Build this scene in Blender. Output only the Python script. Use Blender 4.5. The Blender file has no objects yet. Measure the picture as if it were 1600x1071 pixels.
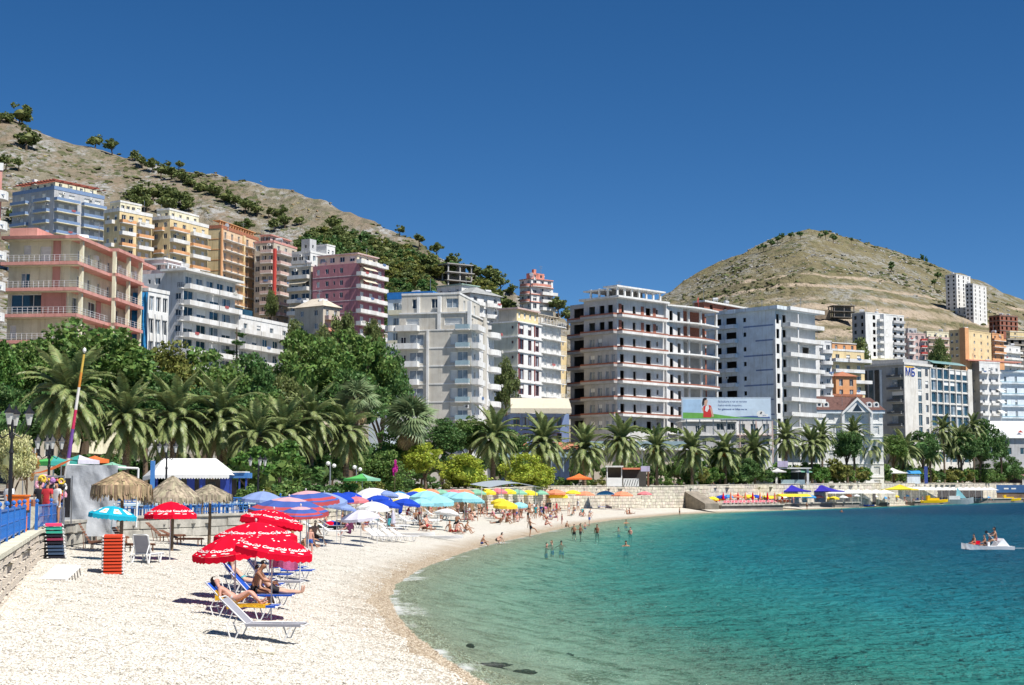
import bpy, bmesh, math, random
import numpy as np
from mathutils import Vector, Matrix, Euler, noise
R = math.radians
random.seed(7)
SC = bpy.context.scene
C = bpy.context.collection
F = 2400.0; CAMZ = 4.0; HOR = 768.0
PITCH = math.atan((HOR - 535.5) / F)
cam_d = bpy.data.cameras.new('camera'); cam = bpy.data.objects.new('camera', cam_d); C.objects.link(cam)
cam_d.sensor_width = 36; cam_d.lens = F / 1600 * 36; cam_d.clip_start = 1; cam_d.clip_end = 20000
cam.location = (0, 0, CAMZ); cam.rotation_euler = (math.pi / 2 + PITCH, 0, 0)
SC.camera = cam
SUN_EL = R(57); SUN_AZ = math.atan2(0.8, -0.6)       # azimuth measured from +Y towards +X
sdir = Vector((math.sin(SUN_AZ) * math.cos(SUN_EL), math.cos(SUN_AZ) * math.cos(SUN_EL), math.sin(SUN_EL)))
W = bpy.data.worlds.new('World'); SC.world = W; W.use_nodes = True
nt = W.node_tree; bg = nt.nodes['Background']
sky = nt.nodes.new('ShaderNodeTexSky'); sky.sky_type = 'NISHITA'; sky.sun_disc = False
sky.sun_elevation = SUN_EL; sky.sun_rotation = SUN_AZ
sky.air_density = 0.55; sky.dust_density = 0.0; sky.ozone_density = 4.0; sky.altitude = 0
hsv = nt.nodes.new('ShaderNodeHueSaturation'); hsv.inputs['Saturation'].default_value = 1.25; hsv.inputs['Value'].default_value = .95; nt.links.new(sky.outputs[0], hsv.inputs['Color'])
nt.links.new(hsv.outputs[0], bg.inputs[0]); bg.inputs[1].default_value = 0.075
sun_d = bpy.data.lights.new('sun', 'SUN'); sun_d.energy = 5.0; sun_d.angle = R(0.53); sun_d.color = (1, .955, .88)
sun = bpy.data.objects.new('sun', sun_d); C.objects.link(sun); sun.location = (50, -50, 200)
sun.rotation_euler = sdir.to_track_quat('Z', 'Y').to_euler()
vs = SC.view_settings; vs.view_transform = 'Standard'; vs.look = 'None'; vs.exposure = 0.55; vs.gamma = 1; vs.use_curve_mapping = False
SC.cycles.max_bounces = 6; SC.cycles.diffuse_bounces = 4; SC.cycles.glossy_bounces = 2
SC.cycles.transparent_max_bounces = 12; SC.cycles.transmission_bounces = 3; SC.cycles.caustics_reflective = False; SC.cycles.caustics_refractive = False
SC.render.engine = 'CYCLES'
try: SC.cycles.use_denoising = True
except Exception: pass
_c, _s = math.cos(PITCH), math.sin(PITCH)
def ray(px, py):
    x = (px - 800) / F; v = (535.5 - py) / F
    return Vector((x, _c - v * _s, _s + v * _c))
def at(px, py, Y):
    d = ray(px, py); t = Y / d.y
    return Vector((d.x * t, Y, CAMZ + d.z * t))
def gp(px, py, z=0.0):
    d = ray(px, py); t = (z - CAMZ) / d.z
    return Vector((d.x * t, d.y * t, z))
MATS = {}
def mat(name, col, rough=.75, vary=.12, scale=2.0, bump=0.0, spec=.3, metal=0.0, bscale=None, col2=None, trans=0.0, island=0.0, detail=4):
    if name in MATS: return MATS[name]
    m = bpy.data.materials.new(name); m.use_nodes = True; MATS[name] = m
    n = m.node_tree.nodes; l = m.node_tree.links; b = n['Principled BSDF']
    b.inputs['Roughness'].default_value = rough; b.inputs['Metallic'].default_value = metal
    b.inputs['Specular IOR Level'].default_value = spec
    tc = n.new('ShaderNodeTexCoord'); src = None
    if vary > 0 or col2:
        nz = n.new('ShaderNodeTexNoise'); nz.inputs['Scale'].default_value = scale; nz.inputs['Detail'].default_value = detail
        nz.inputs['Roughness'].default_value = .65
        l.new(tc.outputs['Object'], nz.inputs['Vector'])
        mr = n.new('ShaderNodeMapRange'); mr.inputs[1].default_value = .3; mr.inputs[2].default_value = .7
        l.new(nz.outputs['Fac'], mr.inputs[0])
        mx = n.new('ShaderNodeMix'); mx.data_type = 'RGBA'
        c2 = col2 or tuple(c * (1 - 2 * vary) for c in col); c1 = col if col2 else tuple(min(1, c * (1 + vary * .6)) for c in col)
        mx.inputs[6].default_value = (*c2, 1); mx.inputs[7].default_value = (*c1, 1)
        l.new(mr.outputs[0], mx.inputs[0]); src = mx.outputs[2]
    if island > 0:
        g = n.new('ShaderNodeNewGeometry'); hs = n.new('ShaderNodeHueSaturation')
        mr = n.new('ShaderNodeMapRange'); mr.inputs[3].default_value = 1 - island; mr.inputs[4].default_value = 1 + island
        l.new(g.outputs['Random Per Island'], mr.inputs[0]); l.new(mr.outputs[0], hs.inputs['Value'])
        mr2 = n.new('ShaderNodeMapRange'); mr2.inputs[3].default_value = .475; mr2.inputs[4].default_value = .525
        mth = n.new('ShaderNodeMath'); mth.operation = 'FRACT'; mt2 = n.new('ShaderNodeMath'); mt2.operation = 'MULTIPLY'; mt2.inputs[1].default_value = 37.7
        l.new(g.outputs['Random Per Island'], mt2.inputs[0]); l.new(mt2.outputs[0], mth.inputs[0]); l.new(mth.outputs[0], mr2.inputs[0]); l.new(mr2.outputs[0], hs.inputs['Hue'])
        if src: l.new(src, hs.inputs['Color'])
        else: hs.inputs['Color'].default_value = (*col, 1)
        src = hs.outputs[0]
    if src: l.new(src, b.inputs['Base Color'])
    else: b.inputs['Base Color'].default_value = (*col, 1)
    if bump > 0:
        nb = n.new('ShaderNodeTexNoise'); nb.inputs['Scale'].default_value = bscale or scale * 6; nb.inputs['Detail'].default_value = 3
        l.new(tc.outputs['Object'], nb.inputs['Vector'])
        bp = n.new('ShaderNodeBump'); bp.inputs['Strength'].default_value = min(1, bump); bp.inputs['Distance'].default_value = .05
        l.new(nb.outputs['Fac'], bp.inputs['Height']); l.new(bp.outputs[0], b.inputs['Normal'])
    if trans > 0:
        t = n.new('ShaderNodeBsdfTranslucent'); ms = n.new('ShaderNodeMixShader'); ms.inputs[0].default_value = trans
        if src:
            l.new(src, t.inputs[0])
        else: t.inputs[0].default_value = (*col, 1)
        l.new(b.outputs[0], ms.inputs[1]); l.new(t.outputs[0], ms.inputs[2])
        l.new(ms.outputs[0], n['Material Output'].inputs[0])
    return m
def plaster(name, col):
    m = mat(name, col, .85, .09, .35, .15, .2, bscale=6); n = m.node_tree.nodes; l = m.node_tree.links; b = n['Principled BSDF']
    if 'streak' in m: return m
    m['streak'] = 1; src = b.inputs['Base Color'].links[0].from_socket; tc = n.new('ShaderNodeTexCoord'); mp = n.new('ShaderNodeMapping'); mp.inputs['Scale'].default_value = (1.6, 1.6, .11); l.new(tc.outputs['Object'], mp.inputs[0])
    fac = None
    for sc, lo, hi, vec in ((1.0, .52, .72, mp.outputs[0]), (.22, .5, .7, tc.outputs['Object'])):
        nz = n.new('ShaderNodeTexNoise'); nz.inputs['Scale'].default_value = sc; nz.inputs['Detail'].default_value = 6; nz.inputs['Roughness'].default_value = .7; l.new(vec, nz.inputs['Vector'])
        mr = n.new('ShaderNodeMapRange'); mr.inputs[1].default_value = lo; mr.inputs[2].default_value = hi; mr.inputs[4].default_value = 0.8 if sc == 1 else .4; l.new(nz.outputs['Fac'], mr.inputs[0])
        mx = n.new('ShaderNodeMix'); mx.data_type = 'RGBA'; mx.inputs[7].default_value = (col[0] * .58, col[1] * .53, col[2] * .46, 1); l.new(mr.outputs[0], mx.inputs[0]); l.new(src, mx.inputs[6]); src = mx.outputs[2]
    l.new(src, b.inputs['Base Color']); return m
def cloth(name, col, tr=.25): return mat(name, col, .9, .06, 3, .1, .1, trans=tr, bscale=14)
white = mat('white paint', (.78, .78, .76), .5, .06, 1.5)
whitew = plaster('white render', (.72, .72, .71))
dark = mat('dark opening', (.02, .02, .022), .9, 0)
glass = mat('window glass', (.025, .035, .05), .08, .3, .6, spec=.6)
glassb = mat('blue window glass', (.025, .075, .115), .06, .3, .5, spec=.7)
glassl = mat('pale curtain glass', (.30, .36, .42), .15, .25, .8, spec=.5)
steel = mat('grey metal', (.35, .36, .37), .4, .1, 4, metal=.6)
black = mat('black iron', (.015, .015, .018), .45, .1, 5)
class MB:
    def __init__(s): s.v = []; s.f = []; s.m = []
    def add(s, vs, fs, mi=0):
        o = len(s.v); s.v.extend(tuple(p) for p in vs)
        for f in fs: s.f.append(tuple(i + o for i in f)); s.m.append(mi)
    def quad(s, a, b, c, d, mi=0): s.add((a, b, c, d), ((0, 1, 2, 3),), mi)
    def box(s, x0, y0, z0, x1, y1, z1, mi=0, M=None):
        vs = [Vector(p) for p in ((x0, y0, z0), (x1, y0, z0), (x1, y1, z0), (x0, y1, z0), (x0, y0, z1), (x1, y0, z1), (x1, y1, z1), (x0, y1, z1))]
        if M: vs = [M @ p for p in vs]
        s.add(vs, ((0, 3, 2, 1), (4, 5, 6, 7), (0, 1, 5, 4), (1, 2, 6, 5), (2, 3, 7, 6), (3, 0, 4, 7)), mi)
    def cyl(s, p0, p1, r0, r1=None, n=8, mi=0, cap=True):
        p0, p1 = Vector(p0), Vector(p1); r1 = r0 if r1 is None else r1
        q = (p1 - p0).to_track_quat('Z', 'Y'); vs = []
        for p, r in ((p0, r0), (p1, r1)):
            for i in range(n):
                a = 2 * math.pi * i / n; vs.append(p + q @ Vector((r * math.cos(a), r * math.sin(a), 0)))
        fs = [(i, (i + 1) % n, n + (i + 1) % n, n + i) for i in range(n)]
        if cap: fs += [tuple(range(n - 1, -1, -1)), tuple(range(n, 2 * n))]
        s.add(vs, fs, mi)
    def tube(s, pts, r, n=6, mi=0):
        pts = [Vector(p) for p in pts]
        rr = r if isinstance(r, (list, tuple)) else [r] * len(pts)
        vs = []; up = None
        for i, p in enumerate(pts):
            d = (pts[min(i + 1, len(pts) - 1)] - pts[max(i - 1, 0)]).normalized()
            if up is None: up = Vector((0, 0, 1)) if abs(d.z) < .9 else Vector((0, 1, 0))
            a = d.cross(up).normalized(); b = a.cross(d).normalized()
            for k in range(n):
                t = 2 * math.pi * k / n; vs.append(p + (a * math.cos(t) + b * math.sin(t)) * rr[i])
        fs = []
        for i in range(len(pts) - 1):
            for k in range(n): fs.append((i * n + k, i * n + (k + 1) % n, (i + 1) * n + (k + 1) % n, (i + 1) * n + k))
        fs += [tuple(range(n - 1, -1, -1)), tuple(range((len(pts) - 1) * n, len(pts) * n))]
        s.add(vs, fs, mi)
    def lathe(s, prof, n=12, mi=0, c=(0, 0, 0)):
        vs = []; fs = []
        for r, z in prof:
            for i in range(n):
                a = 2 * math.pi * i / n; vs.append((c[0] + r * math.cos(a), c[1] + r * math.sin(a), c[2] + z))
        for j in range(len(prof) - 1):
            for i in range(n): fs.append((j * n + i, j * n + (i + 1) % n, (j + 1) * n + (i + 1) % n, (j + 1) * n + i))
        s.add(vs, fs, mi)
    def prism(s, poly, z0, z1, mi=0):
        n = len(poly); vs = [(x, y, z0) for x, y in poly] + [(x, y, z1) for x, y in poly]
        s.add(vs, [tuple(range(n - 1, -1, -1)), tuple(range(n, 2 * n))] + [(i, (i + 1) % n, n + (i + 1) % n, n + i) for i in range(n)], mi)
    def mesh(s, name, mats, smooth=False):
        me = bpy.data.meshes.new(name); me.from_pydata(s.v, [], s.f)
        for m in (mats if isinstance(mats, (list, tuple)) else [mats]): me.materials.append(m)
        if s.m and max(s.m) > 0: me.polygons.foreach_set('material_index', s.m)
        if smooth: me.polygons.foreach_set('use_smooth', [True] * len(me.polygons))
        me.update(); return me
def obj(name, me, parent=None, loc=(0, 0, 0), rz=0, rot=None, scale=None):
    o = bpy.data.objects.new(name, me); C.objects.link(o)
    o.location = loc; o.rotation_euler = rot or (0, 0, rz)
    if scale: o.scale = (scale,) * 3 if not isinstance(scale, (tuple, list)) else scale
    if parent: o.parent = parent
    return o
def tag(o, label=None, cat=None, group=None, kind=None):
    for k, v in (('label', label), ('category', cat), ('group', group), ('kind', kind)):
        if v: o[k] = v
    return o
def thing(name, label, cat, loc=(0, 0, 0), rz=0, group=None, scale=None, rot=None):
    return tag(obj(name, None, None, loc, rz, rot, scale), label, cat, group)
KIDS = {}
def copy_tree(o, loc=None, rz=None, label=None, group=None, scale=None, rot=None):
    def rec(a, par):
        b = a.copy(); C.objects.link(b)
        if par: b.parent = par
        for ch in a.children: rec(ch, b)
        return b
    r = rec(o, None)
    if loc is not None: r.location = loc
    if rz is not None: r.rotation_euler = (0, 0, rz)
    if rot is not None: r.rotation_euler = rot
    if scale is not None: r.scale = (scale,) * 3 if not isinstance(scale, (tuple, list)) else scale
    if label: r['label'] = label
    if group: r['group'] = group
    return r
LMK = ((430, 'behind the fifth left palm'), (500, 'above the blue parasols'), (560, 'left of the green parasol'), (620, 'behind the green parasol'), (690, 'under the left yellow green tree'), (770, 'behind the turquoise parasols'), (870, 'above the dark cabins'), (940, 'around the orange parasol'), (1010, 'by the white kiosk'), (1070, 'below the vine pergola'), (1130, 'under the left half of the billboard'), (1210, 'under the right half of the billboard'), (1270, 'by the white cafe'), (1380, 'before the gabled hotel'), (1450, 'by the blue kiosk'), (1530, 'below the glass hotel'), (9999, 'at the right edge'))
def near(px): return next(t for x, t in LMK if px < x)
HUE = dict(dark='deep green', mid='mid green', bright='bright green', olive='olive', pine='dark', yell='yellow green')
ORD = 'first second third fourth fifth sixth seventh eighth ninth tenth eleventh twelfth'.split()
def nm(x, y, z=0.0): return noise.noise(Vector((x, y, z)))
def fbm(x, y, z=0.0, o=4):
    return noise.fractal(Vector((x, y, z)), 1.0, 2.0, o)
def sm(a, b, x):
    t = np.clip((x - a) / (b - a), 0, 1); return t * t * (3 - 2 * t)
shore_px = [(770, 1071), (700, 1030), (655, 995), (625, 962), (614, 938), (622, 914), (662, 889), (722, 866), (760, 853), (830, 838), (900, 822), (960, 813), (1060, 804), (1150, 800), (1240, 797), (1400, 791), (1500, 787.5), (1600, 785)]
SH = [(6.0, -40.0), (4.5, 4.0), (1.8, 22.0)] + [tuple(gp(x, y).xy) for x, y in shore_px] + [(520, 700), (2500, 1100)]
SH = np.array(SH)
def sdist(X, Y):
    X = np.asarray(X, float); Y = np.asarray(Y, float)
    best = np.full(X.shape, 1e9); sg = np.ones(X.shape)
    for i in range(len(SH) - 1):
        ax, ay = SH[i]; bx, by = SH[i + 1]; dx, dy = bx - ax, by - ay; L2 = dx * dx + dy * dy
        t = np.clip(((X - ax) * dx + (Y - ay) * dy) / L2, 0, 1)
        qx, qy = X - ax - t * dx, Y - ay - t * dy; d = np.hypot(qx, qy)
        cr = dx * (Y - ay) - dy * (X - ax)
        up = d < best - 1e-6; best = np.where(up, d, best); sg = np.where(up, np.sign(cr), sg)
    return best * sg
def zbeach(X, Y):
    d = sdist(X, Y); zm = 1.9 - .5 * sm(120, 230, Y)
    dep = 5.5 * (1 - np.exp(np.minimum(d, 0) / 26)) * (1 + 1.6 * sm(230, 330, Y))
    return np.where(d > 0, zm * (1 - np.exp(-np.maximum(d, 0) / 9)), -dep), d
def zb(x, y): return float(zbeach(np.array([x]), np.array([y]))[0][0])
# seawall line (world x, y)
def col(px, Y): return ((px - 800) / F * Y, Y)
WL = np.array([(-14.0, -30.0), (-12.2, 24.0), col(-6, 34.6), col(62, 57), col(95, 66), col(185, 80), col(400, 93), col(600, 150), col(690, 192), col(860, 250), col(1000, 282), col(1068, 297), col(1105, 312), col(1340, 392), col(1500, 520), col(1600, 612), (560, 860), (2500, 1300)])
WPX = [800 + F * x / y for x, y in WL[2:16]]
def wally(px): return float(np.interp(px, WPX, WL[2:16, 1]))
def wside(X, Y):
    """>0 inland of the seawall line"""
    X = np.asarray(X, float); Y = np.asarray(Y, float)
    best = np.full(X.shape, 1e9); sg = np.ones(X.shape)
    for i in range(len(WL) - 1):
        ax, ay = WL[i]; bx, by = WL[i + 1]; dx, dy = bx - ax, by - ay
        t = np.clip(((X - ax) * dx + (Y - ay) * dy) / (dx * dx + dy * dy), 0, 1)
        d = np.hypot(X - ax - t * dx, Y - ay - t * dy); cr = dx * (Y - ay) - dy * (X - ax)
        up = d < best - 1e-6; best = np.where(up, d, best); sg = np.where(up, np.sign(cr), sg)
    return best * sg
LPX = [0, 100, 150, 230, 300, 400, 600]; LPZ = [2.55, 2.62, 3.3, 4.7, 5.0, 6.0, 7.0]
def lprom(Y): return np.interp(Y, LPX, LPZ)
RPX = [-1600, -700, -300, 0, 30, 75, 140, 200, 290, 330, 400, 500, 560, 620, 660, 720, 800, 870, 910, 960, 1000, 1060]
RPY = [-60, 40, 110, 172, 186, 202, 224, 241, 260, 263, 281, 302, 327, 357, 377, 422, 457, 482, 515, 575, 640, 755]
RD = [900, 800, 680, 640, 640, 640, 640, 635, 630, 630, 620, 605, 590, 575, 565, 550, 520, 500, 480, 450, 420, 400]
def hleft(X, Y):
    px = 800 + F * X / np.maximum(Y, 1); rd = np.interp(px, RPX, RD); ry = np.interp(px, RPX, RPY)
    hr = CAMZ + (HOR - ry) / F * rd; y0 = np.interp(px, [-700, 0, 600, 900, 1100], [120, 150, 235, 290, 330])
    t = (Y - y0) / (rd - y0)
    h = np.where(t < 1, np.maximum(t, 0) ** 1.75, 1 - .35 * (t - 1)); base = lprom(Y)
    return np.where(t > 0, base + (hr - base) * h, base - 3)
HPX = [700, 860, 900, 940, 1000, 1045, 1090, 1150, 1200, 1240, 1256, 1272, 1290, 1310, 1350, 1400, 1440, 1500, 1560, 1600, 1700, 1850, 2200]
HPY = [700, 590, 556, 522, 482, 455, 430, 397, 375, 361, 357, 355, 358, 363, 371, 387, 402, 426, 450, 466, 500, 545, 640]
def hright(X, Y):
    px = 800 + F * X / np.maximum(Y, 1); hr = CAMZ + (HOR - np.interp(px, HPX, HPY)) / F * 1400; t = (Y - 540) / 860
    return np.where(t < 1, 7 + (hr - 7) * np.clip(t, 0, 1) ** .9, hr * (1 - .6 * (t - 1))) - np.where(t < 0, 10, 0)
def land(X, Y):
    X = np.asarray(X, float); Y = np.asarray(Y, float)
    a, b, c = lprom(Y), hleft(X, Y), hright(X, Y)
    f = sm(0, 110, wside(X, Y)); b = a + (b - a) * f; c = a + (c - a) * f
    return np.maximum(a, np.maximum(b, c)), np.argmax(np.stack([a, b, c]), 0)
def zl(x, y): return float(land(np.array([x]), np.array([y]))[0][0])
def hit(px, py, y0=150, y1=1500):
    """depth where the view ray through a hillside pixel meets the land"""
    ys = np.linspace(y0, y1, 700); d = ray(px, py)
    xs = ys * d.x / d.y; zr = CAMZ + ys * d.z / d.y
    k = np.nonzero(land(xs, ys)[0] > zr)[0]
    return float(ys[k[0]]) if len(k) else y1
def grid(nr, ncl, y0, y1, a0, a1, off=15):
    ys = y0 * (y1 / y0) ** (np.arange(nr) / (nr - 1)); aa = np.linspace(a0, a1, ncl)
    Y, A = np.meshgrid(ys, aa, indexing='ij'); return A * (Y + off), Y
def gmesh(name, X, Y, Z, mats, mask=None, smooth=True, attrs=None):
    nr, ncl = X.shape; i = np.arange(nr * ncl).reshape(nr, ncl)
    f = np.stack([i[:-1, :-1], i[:-1, 1:], i[1:, 1:], i[1:, :-1]], -1)
    if mask is not None: f = f[mask[:-1, :-1]]
    f = f.reshape(-1, 4); used = np.unique(f); re = np.zeros(nr * ncl, int); re[used] = np.arange(len(used)); f = re[f]
    co = np.stack([X, Y, Z], -1).reshape(-1, 3)[used]
    me = bpy.data.meshes.new(name); me.from_pydata(co.tolist(), [], f.tolist())
    for m in mats: me.materials.append(m)
    for k, v in (attrs or {}).items():
        a = me.attributes.new(k, 'FLOAT', 'POINT'); a.data.foreach_set('value', v.reshape(-1)[used].astype('f4'))
    if smooth: me.polygons.foreach_set('use_smooth', [True] * len(me.polygons))
    me.update(); return me
def nodes(m): return m.node_tree.nodes, m.node_tree.links
def nmix(n, l, fac, a, b):
    x = n.new('ShaderNodeMix'); x.data_type = 'RGBA'
    for s, v in ((0, fac), (6, a), (7, b)):
        if isinstance(v, bpy.types.NodeSocket): l.new(v, x.inputs[s])
        else: x.inputs[s].default_value = v if s == 0 else (*v, 1)
    return x.outputs[2]
def nnoise(n, l, vec, scale, lo=.35, hi=.65, det=5, rough=.6):
    t = n.new('ShaderNodeTexNoise'); t.inputs['Scale'].default_value = scale; t.inputs['Detail'].default_value = det; t.inputs['Roughness'].default_value = rough
    l.new(vec, t.inputs['Vector']); r = n.new('ShaderNodeMapRange'); r.inputs[1].default_value = lo; r.inputs[2].default_value = hi
    l.new(t.outputs['Fac'], r.inputs[0]); return r.outputs[0]
def nrange(n, l, s, a, b, c=0, d=1):
    r = n.new('ShaderNodeMapRange'); l.new(s, r.inputs[0])
    for k, v in ((1, a), (2, b), (3, c), (4, d)): r.inputs[k].default_value = v
    return r.outputs[0]
def nmath(n, l, op, a, b):
    r = n.new('ShaderNodeMath'); r.operation = op
    for k, v in ((0, a), (1, b)):
        if isinstance(v, bpy.types.NodeSocket): l.new(v, r.inputs[k])
        else: r.inputs[k].default_value = v
    return r.outputs[0]
mb_ = bpy.data.materials.new('beach shingle'); mb_.use_nodes = True
n, l = nodes(mb_); b = n['Principled BSDF']; b.inputs['Roughness'].default_value = .85; b.inputs['Specular IOR Level'].default_value = .2
geo = n.new('ShaderNodeNewGeometry'); pos = geo.outputs['Position']
vo = n.new('ShaderNodeTexVoronoi'); vo.inputs['Scale'].default_value = 13; l.new(pos, vo.inputs['Vector'])
vo2 = n.new('ShaderNodeTexVoronoi'); vo2.inputs['Scale'].default_value = 26; l.new(pos, vo2.inputs['Vector'])
sep = n.new('ShaderNodeSeparateColor'); l.new(vo.outputs['Color'], sep.inputs[0])
sep2 = n.new('ShaderNodeSeparateColor'); l.new(vo2.outputs['Color'], sep2.inputs[0])
c1 = nmix(n, l, sep.outputs[0], (.47, .435, .37), (.60, .575, .52))
c2 = nmix(n, l, nrange(n, l, sep2.outputs[1], .75, 1), c1, (.30, .27, .22))
c3 = nmix(n, l, nnoise(n, l, pos, .35), c2, (.56, .535, .48)); c3 = nmix(n, l, .55, c2, c3)
at_ = n.new('ShaderNodeAttribute'); at_.attribute_name = 'sd'
wob = nmath(n, l, 'ADD', at_.outputs['Fac'], nmath(n, l, 'MULTIPLY', nnoise(n, l, pos, .5, 0, 1), -2.0))
dry = nrange(n, l, wob, -.4, 1.5)
c4 = nmix(n, l, dry, nmix(n, l, sep.outputs[1], (.24, .185, .125), (.46, .385, .29)), c3)
bed = nmix(n, l, nnoise(n, l, pos, .7, .47, .62, 6), (.47, .54, .42), (.13, .17, .105))
bed = nmix(n, l, nrange(n, l, sep.outputs[2], .6, 1), bed, (.54, .57, .46))
c5 = nmix(n, l, nrange(n, l, at_.outputs['Fac'], -5, -.2), bed, c4)
l.new(c5, b.inputs['Base Color'])
bp = n.new('ShaderNodeBump'); bp.inputs['Strength'].default_value = .8; bp.inputs['Distance'].default_value = .06
hh = nmath(n, l, 'ADD', vo.outputs['Distance'], nmath(n, l, 'MULTIPLY', nnoise(n, l, pos, 2.2, 0, 1), 1.2)); l.new(hh, bp.inputs['Height']); l.new(bp.outputs[0], b.inputs['Normal'])
X, Y = grid(330, 250, 14, 760, -.56, .66)
Z, D = zbeach(X, Y)
bumpz = np.array([nm(x * .55, y * .55) * .09 + nm(x * 1.7, y * 1.7, 4) * .035 for x, y in zip(X.ravel(), Y.ravel())]).reshape(X.shape)
Z = Z + bumpz * np.clip(np.abs(D), .15, 1) * np.where(D > 0, 1, 1.4)
ws = wside(X, Y)
tag(obj('beach', gmesh('beach', X, Y, Z, [mb_], mask=(ws < 6), attrs={'sd': D})), kind='structure')
mw = bpy.data.materials.new('sea water'); mw.use_nodes = True
n, l = nodes(mw); n.remove(n['Principled BSDF']); out = n['Material Output']
geo = n.new('ShaderNodeNewGeometry'); pos = geo.outputs['Position']
at_ = n.new('ShaderNodeAttribute'); at_.attribute_name = 'depth'; dp = at_.outputs['Fac']
dpn = nmath(n, l, 'ADD', dp, nmath(n, l, 'MULTIPLY', nnoise(n, l, pos, .06, 0, 1, 3), .9)); dpn = nmath(n, l, 'SUBTRACT', dpn, .45)
cr = n.new('ShaderNodeValToRGB'); l.new(nrange(n, l, dpn, 0, 8), cr.inputs[0])
e = cr.color_ramp.elements
e[0].position = 0; e[0].color = (.27, .41, .32, 1); e[1].position = 1; e[1].color = (.007, .06, .125, 1)
for p, c in ((.10, (.16, .38, .29)), (.20, (.05, .31, .27)), (.33, (.018, .18, .215)), (.50, (.010, .095, .165))):
    k = e.new(p); k.color = (*c, 1)
df = n.new('ShaderNodeBsdfDiffuse'); l.new(cr.outputs[0], df.inputs[0])
tr = n.new('ShaderNodeBsdfTransparent'); tr.inputs[0].default_value = (.80, .95, .93, 1)
mx = n.new('ShaderNodeMixShader'); l.new(nrange(n, l, dp, .0, 2.6, .0, .97), mx.inputs[0]); l.new(tr.outputs[0], mx.inputs[1]); l.new(df.outputs[0], mx.inputs[2])
mp = n.new('ShaderNodeMapping'); mp.inputs['Scale'].default_value = (.75, 1.25, 1); l.new(pos, mp.inputs[0])
w1 = nnoise(n, l, mp.outputs[0], .55, 0, 1, 6, .62); w2 = nnoise(n, l, mp.outputs[0], 3.2, 0, 1, 3)
hh = nmath(n, l, 'ADD', w1, nmath(n, l, 'MULTIPLY', w2, .22))
bp = n.new('ShaderNodeBump'); bp.inputs['Strength'].default_value = 1; bp.inputs['Distance'].default_value = 2.2; l.new(hh, bp.inputs['Height'])
l.new(bp.outputs[0], df.inputs['Normal'])
gl = n.new('ShaderNodeBsdfGlossy'); gl.inputs['Roughness'].default_value = .08; l.new(bp.outputs[0], gl.inputs['Normal'])
fr = n.new('ShaderNodeFresnel'); fr.inputs[0].default_value = 1.33; l.new(bp.outputs[0], fr.inputs['Normal'])
ms = n.new('ShaderNodeMixShader'); l.new(nmath(n, l, 'MULTIPLY', fr.outputs[0], .42), ms.inputs[0]); l.new(mx.outputs[0], ms.inputs[1]); l.new(gl.outputs[0], ms.inputs[2])
fm = n.new('ShaderNodeBsdfDiffuse'); fm.inputs[0].default_value = (.8, .82, .82, 1)
ff = nmath(n, l, 'MAXIMUM', nmath(n, l, 'MULTIPLY', nrange(n, l, dp, .055, .015), nnoise(n, l, pos, .35, .48, .62, 4)), nmath(n, l, 'MULTIPLY', nmath(n, l, 'MULTIPLY', nrange(n, l, dp, .22, .1), nnoise(n, l, pos, .13, .56, .64, 3)), nnoise(n, l, pos, 2.5, .4, .6, 4)))
ms2 = n.new('ShaderNodeMixShader'); l.new(nmath(n, l, 'MULTIPLY', ff, .5), ms2.inputs[0]); l.new(ms.outputs[0], ms2.inputs[1]); l.new(fm.outputs[0], ms2.inputs[2])
l.new(ms2.outputs[0], out.inputs[0])
X, Y = grid(640, 420, 14, 1500, -.16, .75)
Zs, D = zbeach(X, Y)
wv = np.array([(nm(x * .30, y * .55, 9) * .10 + nm(x * .9, y * 1.5, 3) * .045) for x, y in zip(X.ravel(), Y.ravel())]).reshape(X.shape)
Zw = .02 + wv * np.clip(-D / 6, .12, 1)
tag(obj('sea', gmesh('sea', X, Y, Zw, [mw], mask=(D < 4), attrs={'depth': -Zs})), kind='structure')
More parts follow.
